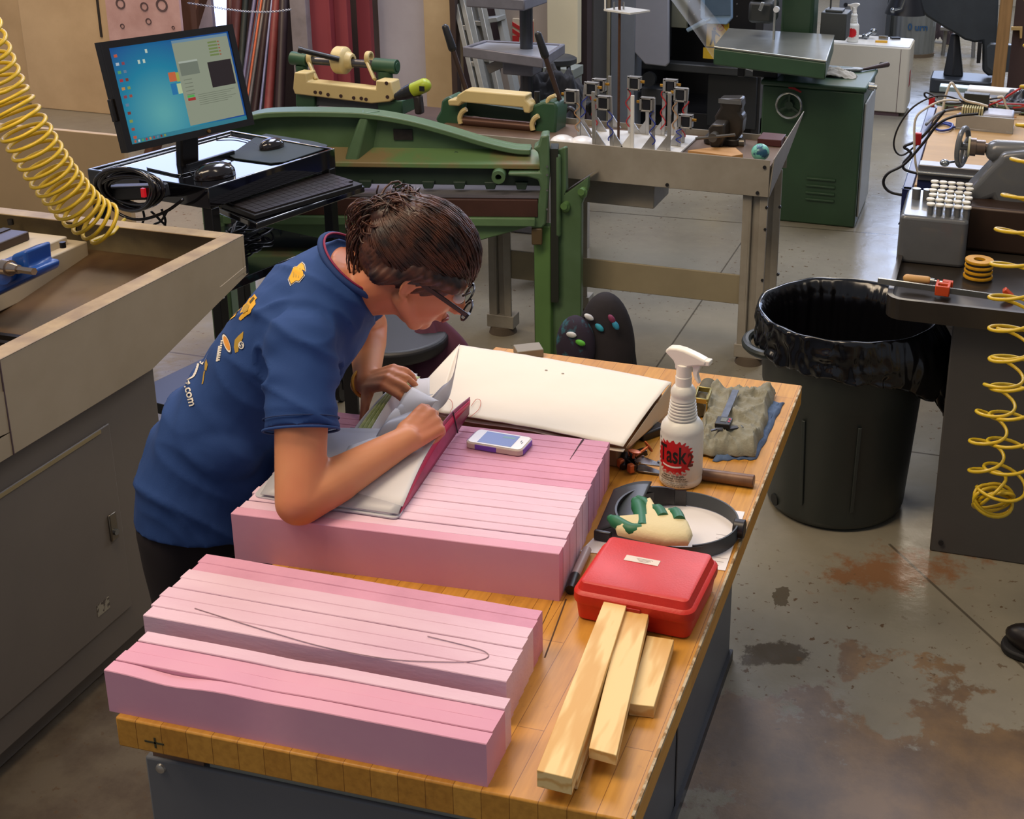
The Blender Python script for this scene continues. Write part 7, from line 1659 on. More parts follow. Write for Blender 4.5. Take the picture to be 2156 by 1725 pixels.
b = MB(fcse); ringbox(b, [(.007, BZ + .0365), (.008, BZ + .040), (.0075, BZ + .053), (.004, BZ + .0565), (.001, BZ + .058), (-.002, BZ + .064), (-.005, BZ + .070), (-.009, ztp)], .014); lid = b.build('lid', rm, t, sharp=30)
b = MB(fcse); cxc = LXc * .47; b.prism(rrect(cxc - .024, cxc + .024, -.0105, -.004, .002), BZ + .018, BZ + .048, 'z'); b.build('latch', mat('case_red_dark', '#B02018', .4), t, bevel=.001)
b = MB(fcse); q = fcse.inverted() @ PZ(1352, 1181, ztp); b.obox((q.x, q.y, ztp + .0004), (.062, .017, .0008)); lb_ = b.build('paper_label', mat('label_cream', '#DCCFC0', .6, v=.1, vs=30), t)
b = MB(fcse)
for k in range(3): b.obox((q.x + .004, q.y + .003 - k * .0035, ztp + .0009), (.03 - k * .006, .0008, .0003))
b.build('label_print', mat('print_grey2', '#8A7A76', .7), lb_)
# marker and putty strip beside foam
t = thing('marker_pen', 'grey and black marker pen wedged between the foam stack and the red case', 'pen', PZ(1215, 1200, BZ))
a, m_, c_ = PZ(1236, 1158, BZ + .010), PZ(1211, 1213, BZ + .010), PZ(1201, 1243, BZ + .010)
b = MB(); b.cyl(a, m_, .0085, n=16); b.build('barrel', mat('marker_grey', '#A8989A', .4), t); b = MB(); b.cyl(m_, c_, .0092, n=16); b.build('cap', black, t)

# ------------------------------------------------ pine sticks
def pine():
    m = bpy.data.materials.new('pine'); m.use_nodes = True; nt = m.node_tree; N = nt.nodes; L = nt.links; b = N['Principled BSDF']
    tc = N.new('ShaderNodeTexCoord'); mp = N.new('ShaderNodeMapping'); mp.inputs['Scale'].default_value = (1, .16, 1); mp.inputs['Rotation'].default_value = (0, 0, R_(18)); L.new(tc.outputs['Object'], mp.inputs[0])
    w = N.new('ShaderNodeTexWave'); w.wave_type = 'RINGS'; w.inputs['Scale'].default_value = 16; w.inputs['Distortion'].default_value = 7; w.inputs['Detail'].default_value = 3; w.inputs['Detail Scale'].default_value = 1.6
    L.new(mp.outputs[0], w.inputs['Vector']); r = N.new('ShaderNodeValToRGB'); r.color_ramp.elements[0].color = lin('#EACB8C'); r.color_ramp.elements[1].color = lin('#D6A862'); r.color_ramp.elements[0].position = .45; r.color_ramp.elements[1].position = .98
    L.new(w.outputs['Fac'], r.inputs[0]); L.new(r.outputs[0], b.inputs['Base Color']); b.inputs['Roughness'].default_value = .6; return m
pm = pine()
def pineb(label, pts, zt_, th_):
    q = [PZ(x, y, zt_) for x, y in pts]; b = MB(); b.add([(p.x, p.y, z) for z in (zt_ - th_, zt_) for p in q], [(3, 2, 1, 0), (4, 5, 6, 7)] + [(i, (i + 1) % 4, 4 + (i + 1) % 4, 4 + i) for i in range(4)])
    return tag(b.build('pine_board', pm, bevel=.001), label, 'board', 'pine offcuts on the bench')
pineb('lower pine strip mostly hidden under the long pine strip', [(1216, 1640), (1150, 1618), (1262, 1300), (1325, 1312)][::1], BZ + .020, .0195)
pineb('long narrow pine strip, leftmost, pointing at the red case', [(1204, 1640), (1130, 1622), (1273, 1262), (1321, 1269)], BZ + .050, .028)
pineb('medium pine strip second from the left, right of the longest one', [(1298, 1591), (1240, 1575), (1311, 1285), (1367, 1289)], BZ + .042, .018)
pineb('short wide pine block rightmost, near the bench edge', [(1377, 1488), (1324, 1482), (1362, 1338), (1419, 1347)], BZ + .022, .0215)
# ============================================================ person
def vec(*a): return Vector(a)
person = thing('person', 'person in a blue printed t-shirt with brown hair in a bun and glasses, leaning over the foam and leafing through a notebook', 'person', (-1.48, 2.0, 0))
person['label'] = 'person in blue printed t-shirt, hair in a bun, bending over the bench with a notebook'
FACE = vec(.97, .26, 0).normalized(); RT = vec(.26, -.97, 0).normalized()
SR = vec(-1.165, 1.905, 1.165); SL_ = vec(-1.262, 2.235, 1.175)
ER = vec(-1.108, 1.768, .932); WR = vec(-1.003, 1.972, .968)
EL = vec(-1.30, 2.40, 1.0); WL = PY(772, 806, 2.235)
HC = PY(888, 566, 2.09)
HF = vec(.70, .34, -.63).normalized(); HU = (vec(.60, .10, .78) - HF * vec(.60, .10, .78).dot(HF)).normalized(); HS = HF.cross(HU)   # HS = her right
HR = Matrix((HF, -HS, HU)).transposed()      # local x fwd, y left, z up
C7 = vec(-1.155, 2.085, 1.245)
axis_t = [(vec(-1.440, 1.995, .745), .170, .140), (vec(-1.436, 1.998, .83), .164, .132), (vec(-1.405, 2.01, .915), .150, .118), (vec(-1.350, 2.03, 1.0), .145, .110), (vec(-1.288, 2.05, 1.085), .158, .112), (vec(-1.232, 2.068, 1.165), .172, .112), (vec(-1.185, 2.078, 1.222), .142, .088), (vec(-1.150, 2.085, 1.262), .078, .064)]
def loft(b, ax, s=1.0, n=36, lat=None, e=2.3):
    vs = []; m = len(ax)
    for i, (c, w, d) in enumerate(ax):
        t_ = (ax[min(i + 1, m - 1)][0] - ax[max(i - 1, 0)][0]).normalized()
        L_ = (lat or RT); L_ = (L_ - t_ * L_.dot(t_)).normalized(); D_ = t_.cross(L_)
        for k in range(n):
            a = 2 * PI * k / n; ca, sa = math.cos(a), math.sin(a)
            x = math.copysign(abs(ca) ** (2 / e), ca); y = math.copysign(abs(sa) ** (2 / e), sa)
            vs.append(c + L_ * x * w * s + D_ * y * d * s)
    b.add(vs, [(i * n + k, i * n + (k + 1) % n, (i + 1) * n + (k + 1) % n, (i + 1) * n + k) for i in range(m - 1) for k in range(n)] + [tuple(reversed(range(n))), tuple(range((m - 1) * n, m * n))])
def bake(b, name, m, voxel, smooth_it=4, parent=person, disp=None, fac=.5):
    tmp = b.build(name, m, sharp=0)
    r = tmp.modifiers.new('r', 'REMESH'); r.mode = 'VOXEL'; r.voxel_size = voxel; r.use_smooth_shade = True
    s = tmp.modifiers.new('s', 'SMOOTH'); s.factor = fac; s.iterations = smooth_it
    dg = bpy.context.evaluated_depsgraph_get(); dg.update()
    me = bpy.data.meshes.new_from_object(tmp.evaluated_get(dg))
    old = tmp.data; tmp.modifiers.clear(); tmp.data = me; bpy.data.meshes.remove(old)
    me.name = name
    if not me.materials: me.materials.append(m)
    if disp:
        nrm = [v.normal.copy() for v in me.vertices]
        for v, n_ in zip(me.vertices, nrm): v.co = v.co + n_ * disp(v.co, n_)
    me.shade_smooth()
    if parent: adopt(tmp, parent)
    return tmp
skin = bpy.data.materials.new('skin'); skin.use_nodes = True; _b = skin.node_tree.nodes['Principled BSDF']
_b.inputs['Base Color'].default_value = lin('#D08A5E'); _b.inputs['Roughness'].default_value = .5
_b.inputs['Subsurface Weight'].default_value = .12; _b.inputs['Subsurface Radius'].default_value = (.02, .008, .004); _b.inputs['Subsurface Scale'].default_value = .5
nt = skin.node_tree; _n = nt.nodes.new('ShaderNodeTexNoise'); _n.inputs['Scale'].default_value = 9; _r = nt.nodes.new('ShaderNodeValToRGB'); _r.color_ramp.elements[0].color = lin('#CE8A60'); _r.color_ramp.elements[1].color = lin('#C27450'); _r.color_ramp.elements[0].position = .4; _r.color_ramp.elements[1].position = .7
_t = nt.nodes.new('ShaderNodeTexCoord'); nt.links.new(_t.outputs['Object'], _n.inputs['Vector']); nt.links.new(_n.outputs['Fac'], _r.inputs[0]); nt.links.new(_r.outputs[0], _b.inputs['Base Color'])

b = MB()
loft(b, axis_t[1:], .74)
# neck
b.caps(C7 - vec(.02, 0, .04), HC - HU * .055 - HF * .028, .058, .052, 20); b.caps(C7 + vec(.03, 0, -.03), HC - HU * .06 + HF * .0, .05, .045, 20)
for a, c_ in ((SR, RT * .03), (SL_, RT * -.03)): b.caps(C7 - vec(.01, 0, .02), a - c_ + vec(0, 0, .0), .045, .05)
# head
def hp(f, s, u): return HC + HF * f - HS * s * -1 * 1 + HU * u if False else HC + HF * f + HS * s + HU * u
b.ell(hp(-.012, 0, .022), (.097, .072, .094), HR, 28, 18)
b.ell(hp(.022, 0, -.022), (.070, .062, .080), HR, 28, 18)
b.ell(hp(.038, 0, -.060), (.047, .045, .050), HR, 24, 16)
b.ell(hp(.066, 0, -.088), (.021, .024, .019), HR, 16, 10)
b.ell(hp(.052, .030, -.030), (.030, .022, .026), HR, 16, 10); b.ell(hp(.052, -.030, -.030), (.030, .022, .026), HR, 16, 10)
b.ell(hp(.070, 0, .030), (.018, .045, .022), HR, 16, 10)
for s_ in (-1, 1): b.caps(hp(-.005, .056 * s_, -.045), hp(.052, .028 * s_, -.088), .020, .016, 12)
b.caps(hp(.088, 0, .005), hp(.112, 0, -.026), .0075, .0105, 12); b.ell(hp(.100, .011, -.030), (.009, .007, .007), HR, 12, 8); b.ell(hp(.100, -.011, -.030), (.009, .007, .007), HR, 12, 8)
b.ell(hp(.090, 0, -.055), (.011, .021, .006), HR, 14, 8); b.ell(hp(.088, 0, -.063), (.011, .018, .006), HR, 14, 8)
# ears
for s_ in (-1, 1):
    c_ = hp(-.012, .073 * s_, -.008); P = [c_ + HF * x + HU * y + HS * s_ * z for x, y, z in ((.010, -.028, .0), (-.004, -.022, .007), (-.013, -.004, .011), (-.012, .016, .012), (0, .026, .010), (.012, .020, .004), (.014, .008, .0))]
    b.tube(smooth_path(P, 4), .0048, 8); b.ell(c_ + HS * s_ * .001, (.012, .005, .022), HR, 14, 10); b.ell(c_ + HF * .006 - HU * .026 + HS * s_ * .004, (.007, .005, .008), HR, 10, 8)
# arms
def arm(S, E, Wt, r):
    b.caps(S, E, r[0], r[1], 20); m_ = S.lerp(E, .4); b.ell(m_, (r[0] * 1.06, r[0] * 1.04, r[0] * 1.5), None, 18, 12)
    b.caps(E, E.lerp(Wt, .35), r[1] * 1.0, r[2], 20); b.caps(E.lerp(Wt, .3), Wt, r[2], r[3], 20)
arm(SR, ER, WR, (.050, .043, .0425, .027)); arm(SL_, EL, WL, (.052, .042, .04, .026))
def rotv(v, ax, a): return Quaternion(ax, a) @ v
def hand(Wt, f, n, left, curls, thumb, sc=1.0, spread=.05):
    f = f.normalized(); n = (n - f * n.dot(f)).normalized(); s = f.cross(n) if left else n.cross(f)
    Ls = (.066, .074, .069, .053); offs = (.030, .0105, -.0095, -.028); kf = (.082, .086, .081, .073)
    tips = []
    for i in range(4):
        k0 = Wt + s * offs[i] * .55 * sc; k1 = Wt + f * kf[i] * sc + s * offs[i] * sc + n * (.004 - .003 * abs(i - 1)) * sc
        b.caps(k0, k1, .0150 * sc, .0108 * sc, 14)
        d = rotv(f, n, (-1 if left else 1) * -(i - 1.5) * spread); ax = s if not left else s
        p = k1
        for j, q in enumerate((.46, .30, .24)):
            ang = curls[i][j]; d = (d * math.cos(ang) - n_cur(d, n, s) * math.sin(ang)).normalized()
            e_ = p + d * Ls[i] * q * sc * 1.15; b.caps(p, e_, (.0093, .0082, .0076)[j] * sc, (.0084, .0077, .0066)[j] * sc, 12); p = e_
        tips.append((p, d))
    t0 = Wt + f * .018 * sc + s * .022 * sc - n * .004; t1 = t0 + thumb[0].normalized() * .040 * sc; t2 = t1 + thumb[1].normalized() * .032 * sc; t3 = t2 + thumb[2].normalized() * .024 * sc
    b.caps(t0, t1, .0150 * sc, .0110 * sc, 14); b.caps(t1, t2, .0105 * sc, .0093 * sc, 12); b.caps(t2, t3, .0093 * sc, .0075 * sc, 12)
    b.caps(Wt - f * .02, Wt + f * .03 - n * .004, .024 * sc, .019 * sc, 14)
    return tips
def n_cur(d, n, s):
    # direction perpendicular to d, on the back-of-hand side
    u = (n - d * n.dot(d)); 
    if u.length < 1e-3: u = s.cross(d)
    q = s.cross(d)
    if q.dot(n) < 0 and abs(q.dot(n)) > .2: q = -q
    return q.normalized() if q.length > .1 else u.normalized()
class _S: pass
def hand2(Wt, f, n, left, curls, thumb, sc=1.0, spread=.04):
    f = f.normalized(); n = (n - f * n.dot(f)).normalized(); s = f.cross(n) if left else n.cross(f)
    Ls = (.066, .074, .069, .053); offs = (.030, .0105, -.0095, -.028); kf = (.082, .086, .081, .073)
    for i in range(4):
        k0 = Wt + s * offs[i] * .55 * sc; k1 = Wt + f * kf[i] * sc + s * offs[i] * sc + n * (.004 - .003 * abs(i - 1)) * sc
        b.caps(k0, k1, .0150 * sc, .0112 * sc, 14)
        base = (f + s * spread * (1.5 - i)).normalized(); p = k1; A = 0
        for j, q in enumerate((.46, .30, .24)):
            A += curls[i][j]; d = (base * math.cos(A) - n * math.sin(A)).normalized()
            e_ = p + d * Ls[i] * q * sc * 1.15; b.caps(p, e_, (.0093, .0083, .0077)[j] * sc, (.0085, .0078, .0066)[j] * sc, 12); p = e_
    t0 = Wt + f * .018 * sc + s * .022 * sc - n * .004; t1 = t0 + thumb[0].normalized() * .040 * sc; t2 = t1 + thumb[1].normalized() * .032 * sc; t3 = t2 + thumb[2].normalized() * .024 * sc
    b.caps(t0, t1, .0150 * sc, .0110 * sc, 14); b.caps(t1, t2, .0105 * sc, .0093 * sc, 12); b.caps(t2, t3, .0093 * sc, .0075 * sc, 12)
    b.caps(Wt - f * .02, Wt + f * .03 - n * .004, .024 * sc, .019 * sc, 14)
KR = PY(912, 880, 2.045)
fR = KR - WR
hand2(WR, fR, vec(.35, -.55, .75), False, [(.75, 1.2, .9), (.85, 1.25, .9), (.95, 1.25, .9), (1.0, 1.3, .9)], (fR.normalized() * .7 + vec(-.5, .3, -.3), fR.normalized() + vec(-.1, .2, -.5), fR.normalized() + vec(.2, 0, -.6)), .95)
KL = PY(846, 786, 2.20)
fL = KL - WL
dn = vec(.12, -.12, -1)
hand2(WL, fL, vec(.05, -.45, .9), True, [(.95, .55, .25), (.8, .7, .35), (.7, .75, .4), (.65, .8, .4)], (vec(.2, -.75, -.45), vec(.08, -.5, -.75), vec(.0, -.35, -.85)), .95, .10)
# legs inside trousers
for sy in (1.905, 2.10):
    b.caps(vec(-1.44, sy, .76), vec(-1.44, sy, .46), .06, .05, 18); b.caps(vec(-1.44, sy, .46), vec(-1.50, sy, .09), .050, .035, 18)
body = bake(b, 'body', skin, .0042, 5)
print('BODY', len(body.data.vertices))

# shirt
shm = mat('shirt_blue', '#1A3E78', .85, v=.08, vs=3, bump=.12, bs=500)
b = MB()
hem = [(vec(-1.472, 1.990, .735), .188, .158)] + axis_t[1:]
loft(b, axis_t[:1] + axis_t[1:], 1.06)
b.caps(C7 - vec(.03, 0, .05), SR - RT * .03 + vec(0, 0, -.005), .062, .064, 20); b.caps(C7 - vec(.03, 0, .05), SL_ + RT * .03, .062, .062, 20)
def sleeve(S, E, f0, r0, r1):
    c_ = S.lerp(E, f0); d = (c_ - S).normalized(); b.caps(S - d * .01, S + d * .03, r0, r0, 24); b.cyl(S, c_, r0, r1, 32)
sleeve(SR, ER, .55, .061, .0665); sleeve(SL_, EL, .55, .06, .066)
# gather at the armpit and waist blouse
b.ell(vec(-1.36, 1.91, .93), (.09, .06, .07)); b.ell(vec(-1.47, 2.0, .84), (.10, .15, .08)); b.ell(vec(-1.22, 1.955, 1.09), (.07, .07, .09)); b.ell(SR + vec(-.01, .0, .0), (.062, .062, .064)); b.ell(SL_, (.06, .06, .062))
ax_t = (axis_t[5][0] - axis_t[1][0]).normalized()
def folds(p, n_):
    q = p - vec(-1.45, 2.0, .85); along = q.dot(ax_t); side = q.dot(RT)
    h = .0
    w_ = noise.noise(p * 6) * 2.4
    rdg = lambda t_: (1 - abs(t_)) ** 3
    h += .0075 * math.exp(-((along - .05) / .10) ** 2) * rdg(noise.noise(Vector((along * 13 + side * 5 + w_ * .4, side * 2.2, 1.0))) * 2.2)
    h += .0060 * rdg(noise.noise(Vector((along * 9 - side * 4, side * 3 + along * 4, 5.0))) * 2.6) - .004
    ds = (p - SR).length
    h += .0085 * math.exp(-((ds - .085) / .045) ** 2) * rdg(noise.noise(Vector((ds * 20, q.z * 9 + q.x * 3, 3.0))) * 2.2)
    h += .0015 * noise.noise(p * 24)
    return h
shirt = bake(b, 'tshirt', shm, .0062, 7, disp=folds)
# sleeve hem and collar
def ring_on(c, d, r, th, name, m, par, n=40, sc=(1, 1), ref=None, wob=0):
    d = d.normalized(); x = (ref - d * ref.dot(d)).normalized() if ref else d.orthogonal().normalized(); y = d.cross(x)
    b_ = MB(); b_.tube([c + x * math.cos(2 * PI * i / n) * r * sc[0] + y * math.sin(2 * PI * i / n) * r * sc[1] + d * wob * math.cos(2 * PI * i / n) for i in range(n)], th, 8, closed=True)
    return b_.build(name, m, par, sharp=0)
cR = SR.lerp(ER, .548); ring_on(cR, ER - SR, .0650, .0026, 'sleeve_hem', shm, shirt); ring_on(cR - (ER - SR).normalized() * .02, ER - SR, .0655, .0012, 'sleeve_stitch', mat('stitch_blue', '#142E5C', .8), shirt)
nd = (HC - C7).normalized()
cc_ = C7 + vec(.012, -.004, .018)
ring_on(cc_, vec(.42, .05, .9), .072, .0062, 'collar', mat('collar_blue', '#18366C', .8), shirt, sc=(1.14, .98), ref=vec(1, 0, 0), wob=-.022)
ring_on(cc_ + vec(.003, 0, .006), vec(.42, .05, .9), .0675, .0022, 'inner_collar', mat('collar_magenta', '#8E1F48', .7), shirt, sc=(1.14, .98), ref=vec(1, 0, 0), wob=-.022)

# trousers
b = MB()
loft(b, [(vec(-1.465, 1.995, .70), .158, .115), (vec(-1.455, 1.995, .78), .155, .118), (vec(-1.44, 2.0, .86), .14, .105)], 1.0)
for sy in (1.915, 2.095):
    b.caps(vec(-1.462, sy, .74), vec(-1.455, sy, .46), .088, .066, 22); b.caps(vec(-1.465, sy, .46), vec(-1.51, sy, .11), .066, .055, 22)
def pf(p, n_): return .004 * noise.noise(p * 9) + .003 * noise.noise(Vector((p.x * 20, p.y * 20, p.z * 4)))
bake(b, 'trousers', mat('trouser_dark', '#1D151A', .9, v=.2), .009, 6, disp=pf)
for sy in (1.915, 2.095):
    b = MB(); b.ell((-1.50, sy, .06), (.06, .045, .055)); b.ell((-1.41, sy, .045), (.10, .045, .04)); b.box(-1.56, -1.33, sy - .04, sy + .04, 0, .02); b.build('shoe', MC['shoe_leather'], person, sharp=40)

# hair
hm = bpy.data.materials.new('hair_brown'); hm.use_nodes = True; nt = hm.node_tree; _b = nt.nodes['Principled BSDF']; _b.inputs['Roughness'].default_value = .42; _b.inputs['Specular IOR Level'].default_value = .5
_t = nt.nodes.new('ShaderNodeTexCoord'); _n = nt.nodes.new('ShaderNodeTexNoise'); _n.inputs['Scale'].default_value = 34; _n.inputs['Detail'].default_value = 4; nt.links.new(_t.outputs['Object'], _n.inputs['Vector'])
_r = nt.nodes.new('ShaderNodeValToRGB'); _r.color_ramp.elements[0].color = lin('#20120D'); _r.color_ramp.elements[1].color = lin('#5E3420'); _r.color_ramp.elements[0].position = .35; _r.color_ramp.elements[1].position = .72
nt.links.new(_n.outputs['Fac'], _r.inputs[0]); nt.links.new(_r.outputs[0], _b.inputs['Base Color']); MC['hair_brown'] = hm
HB = PY(832, 462, 2.07)     # bun centre
NP = PY(792, 545, 2.085)
b = MB()
b.ell(hp(-.022, 0, .036), (.108, .084, .096), HR, 32, 20)
b.ell(hp(-.062, 0, .010), (.066, .072, .080), HR, 28, 18)
for s_ in (-1, 1): b.caps(hp(.055, .060 * s_, .040), hp(-.02, .073 * s_, .030), .020, .024, 16); b.caps(hp(-.02, .073 * s_, .028), hp(-.065, .055 * s_, -.03), .022, .022, 16)
b.caps(hp(-.04, .0, .05), HB, .06, .036, 20); b.caps(NP, HB, .040, .036, 20); b.caps(NP, hp(-.05, 0, -.02), .038, .05, 20); b.ell(HB, (.052, .052, .044), HR, 20, 14); b.ell(hp(-.05, 0, .075), (.07, .07, .05), HR)
def hd(p, n_):
    q = HR.transposed() @ (p - HB); a = math.atan2(q.y, q.x); return .0014 * math.sin(a * 60 + 5 * noise.noise(p * 14)) + .0008 * noise.noise(p * 60)
hair = bake(b, 'hair', hm, .0045, 5, disp=hd)
rr = random.Random(9)
b = MB()
cE = hp(-.022, 0, .036); rad = vec(.111, .087, .099)
def surf(dv, k=1.0):
    d = dv.normalized(); t_ = 1 / math.sqrt((d.x / rad.x) ** 2 + (d.y / rad.y) ** 2 + (d.z / rad.z) ** 2); return cE + HR @ (d * t_ * k)
bl = HR.transposed() @ (HB - cE)
for i in range(620):
    a = rr.uniform(-2.75, 2.75)   # around, from front
    el = -.36 + .52 * (math.cos(a) * .5 + .5) + rr.uniform(-.16, .25); 
    st = Vector((math.cos(a) * math.cos(el), math.sin(a) * math.cos(el), math.sin(el)))
    en = (bl.normalized() + Vector((rr.uniform(-.15, .15), rr.uniform(-.15, .15), rr.uniform(-.1, .1)))).normalized()
    k = rr.uniform(.995, 1.02); P = []
    for j in range(10):
        f = j / 9; P.append(surf(st.slerp(en, f) if abs(st.dot(en)) < .999 else st, k + .02 * math.sin(f * PI) + (.12 * max(0, f - .85))))
    b.tube(P, [.00115 * (1 - .3 * (j / 9)) for j in range(10)], 4)
b.build('hair_strands', hm, person, sharp=0)
b = MB()
for i in range(150):
    n1 = Vector((rr.uniform(-1, 1), rr.uniform(-1, 1), rr.uniform(-.3, 1))).normalized(); x = n1.orthogonal().normalized(); y = n1.cross(x); r1, r2 = rr.uniform(.034, .064), rr.uniform(.022, .045); ph = rr.uniform(0, 6)
    c0 = HB + Vector((rr.uniform(-.014, .014), rr.uniform(-.014, .014), rr.uniform(-.008, .014)))
    P = [c0 + x * math.cos(ph + t_ * .42) * r1 + y * math.sin(ph + t_ * .42) * r2 + n1 * .008 * math.sin(t_ * .5) for t_ in range(11)]
    b.tube(P, rr.uniform(.0010, .0026), 5)
for (x0, y0, x1, y1, x2, y2) in ((775, 470, 742, 520, 748, 575), (765, 480, 735, 540, 742, 600), (780, 500, 752, 560, 775, 590), (770, 490, 745, 560, 752, 622), (790, 480, 760, 540, 766, 585), (800, 470, 738, 490, 730, 545), (770, 560, 762, 600, 770, 618)):
    P = smooth_path([PY(x0, y0, 2.07), PY(x1, y1, 2.04), PY(x2, y2, 2.05)], 6); b.tube(P, [.0026 * (1 - .6 * j / (len(P) - 1)) + .0004 for j in range(len(P))], 5)
for i in range(150):
    st = HB + Vector((rr.uniform(-.02, .02), rr.uniform(-.02, .02), 0)); x_, y_ = rr.uniform(728, 790), rr.uniform(430, 540)
    P = smooth_path([st, PY((x_ + 815) / 2, (y_ + 430) / 2 - 12, 2.06 + rr.uniform(-.03, .03)), PY(x_, y_, 2.06 + rr.uniform(-.03, .03)), PY(x_ + rr.uniform(0, 30), y_ + rr.uniform(20, 70), 2.07)], 5); b.tube(P, [.0019 * (1 - .7 * j / (len(P) - 1)) for j in range(len(P))], 5)
b.build('hair_bun', hm, person, sharp=0)
b = MB(); b.ell(HB, (.03, .032, .026), HR, 16, 10); b.build('hair_tie', mat('hair_tie_dark', '#241410', .7), person)
# brows, eyes
for s_ in (-1, 1):
    b = MB(); b.ell(hp(.083, .030 * s_, .008), (.012, .013, .012), HR, 16, 10); e = b.build('eye', mat('eye_white', '#D8CFC6', .2, v=0), person)
    b = MB(); b.ell(hp(.0935, .030 * s_, .005), (.003, .006, .006), HR, 12, 8); b.build('iris', mat('iris_dark', '#2A1A12', .2, v=0), e)
    b = MB(); b.tube(smooth_path([hp(.094, .014 * s_, .024), hp(.093, .03 * s_, .029), hp(.082, .048 * s_, .024)], 4), .0022, 6); b.build('eyebrow', hm, person, sharp=0)
b = MB(); b.tube(smooth_path([hp(.094, .019, -.058), hp(.101, .008, -.055), hp(.103, 0, -.0565), hp(.101, -.008, -.055), hp(.094, -.019, -.058)], 4), .003, 8); b.build('lips', mat('lips', '#A8584C', .5), person, sharp=0)
# glasses
gm = mat('glasses_frame', '#17110F', .3)
gl_ = thing('eyeglasses', 'dark framed glasses worn by the person', 'glasses', hp(.12, 0, 0))
for s_ in (-1, 1):
    b = MB(); b.bar(hp(.108, .066 * s_, .004), hp(.0, .080 * s_, .012), .003, .009, HU); b.bar(hp(.0, .080 * s_, .012), hp(-.025, .081 * s_, -.002), .003, .007, HU); b.build('temple_arm', gm, gl_, bevel=.001)
    b = MB(); b.tube([hp(.112, s_ * (.034 + .027 * math.cos(a)), -.004 + .017 * math.sin(a)) for a in [2 * PI * i / 24 for i in range(24)]], .0021, 6, closed=True); b.bar(hp(.111, .058 * s_, .004), hp(.108, .068 * s_, .004), .006, .009, HU); r_ = b.build('lens_rim', gm, gl_)
    lm_ = bpy.data.materials.get('lens_glass') or bpy.data.materials.new('lens_glass'); lm_.use_nodes = True; q_ = lm_.node_tree.nodes['Principled BSDF']; q_.inputs['Transmission Weight'].default_value = 1; q_.inputs['Roughness'].default_value = .02; q_.inputs['IOR'].default_value = 1.1
    b = MB(); pts = [hp(.1125, s_ * (.034 + .026 * math.cos(a)), -.004 + .016 * math.sin(a)) for a in [2 * PI * i / 24 for i in range(24)]]; b.add([p + HF * z for z in (0, .001) for p in pts], [tuple(range(24)), tuple(range(24, 48))] + [(i, (i + 1) % 24, 24 + (i + 1) % 24, 24 + i) for i in range(24)]); b.build('lens', lm_, r_)
b = MB(); b.tube(smooth_path([hp(.113, .009, .0), hp(.117, 0, .004), hp(.113, -.009, .0)], 4), .0018, 6); b.build('bridge', gm, gl_)
# bracelet on left wrist
ring_on(WL - fL.normalized() * .01, fL, .029, .0035, 'wristband', mat('band_yellow', '#C8902C', .6), person, n=30)

# ------------------------------------------------ printed marks on the shirt
me = shirt.data; bvh = BVHTree.FromPolygons([v.co.copy() for v in me.vertices], [tuple(p.vertices) for p in me.polygons])
def press(pts, fs_, name, m, off=.0012, par=None):
    vs = []
    for x, y in pts:
        d = ray(x, y).normalized(); h = bvh.ray_cast(CAMPOS, d)
        if h[0] is None:
            near = bvh.find_nearest(CAMPOS + d * 2.6); h = near
        vs.append(h[0] + h[1] * off if h[1].dot(d) < 0 else h[0] - d * off)
    b_ = MB(); b_.add(vs, fs_); return b_.build(name, m, par or shirt, fix=False)
def z6(l): return [(380 + x / 5.39, 540 + y / 5.39) for x, y in l]
def fan(pts, name, m, off, par=None, rings=3):
    cx_ = sum(p[0] for p in pts) / len(pts); cy_ = sum(p[1] for p in pts) / len(pts); n = len(pts); vs = [(cx_, cy_)]; 
    for r in range(1, rings + 1): vs += [(cx_ + (x - cx_) * r / rings, cy_ + (y - cy_) * r / rings) for x, y in pts]
    f = [(0, 1 + i, 1 + (i + 1) % n) for i in range(n)]
    for r in range(rings - 1): f += [(1 + r * n + i, 1 + (r + 1) * n + i, 1 + (r + 1) * n + (i + 1) % n, 1 + r * n + (i + 1) % n) for i in range(n)]
    return press(vs, f, name, m, off, par)
def shr(pts, k): 
    cx_ = sum(p[0] for p in pts) / len(pts); cy_ = sum(p[1] for p in pts) / len(pts); return [(cx_ + (x - cx_) * k, cy_ + (y - cy_) * k) for x, y in pts]
W_ = mat('print_white', '#D9D2C6', .7, v=0); Y_ = mat('print_yellow', '#E0A828', .7, v=0); O_ = mat('print_ochre', '#B08C30', .7, v=0); N_ = mat('print_navy', '#16284A', .8, v=0)
sh_ = z6([(1385, 65), (1415, 95), (1425, 160), (1412, 225), (1350, 300), (1310, 295), (1250, 338), (1222, 265), (1260, 190), (1280, 130), (1322, 118), (1350, 92)])
o = fan(sh_, 'shield_print', W_, .0012); fan(shr(sh_, .93), 'shield_navy_line', N_, .0016, o); fan(shr(sh_, .87), 'shield_yellow', Y_, .0020, o)
def ptext(s, cx_, cy_, size, ang, name, m, off=.0024, par=None, sx=1):
    v, f = text_polys(s, 1, .02); ca, sa = math.cos(ang), math.sin(ang)
    press([(cx_ + (x * sx * ca + y * sa) * size, cy_ + (x * sx * sa - y * ca) * size) for x, y in v], f, name, m, off, par)
for k, w in ((0, 'ttt'), ):
    pass
for k in range(3): c0 = z6([(1300 + k * 28, 190 + k * 2)])[0]; press([(c0[0] - 1.2, c0[1] - 12 + 2 * k), (c0[0] + 1.2, c0[1] - 12 + 2 * k), (c0[0] - 1.2, c0[1] + 10), (c0[0] - 3.4, c0[1] + 10)], [(0, 1, 2, 3)], 'shield_letters', O_, .0024, o)
g_ = z6([(845, 430), (875, 475), (852, 500), (858, 545), (815, 600), (800, 640), (745, 680), (690, 730), (668, 715), (682, 640), (720, 560), (755, 530), (785, 480), (815, 465)])
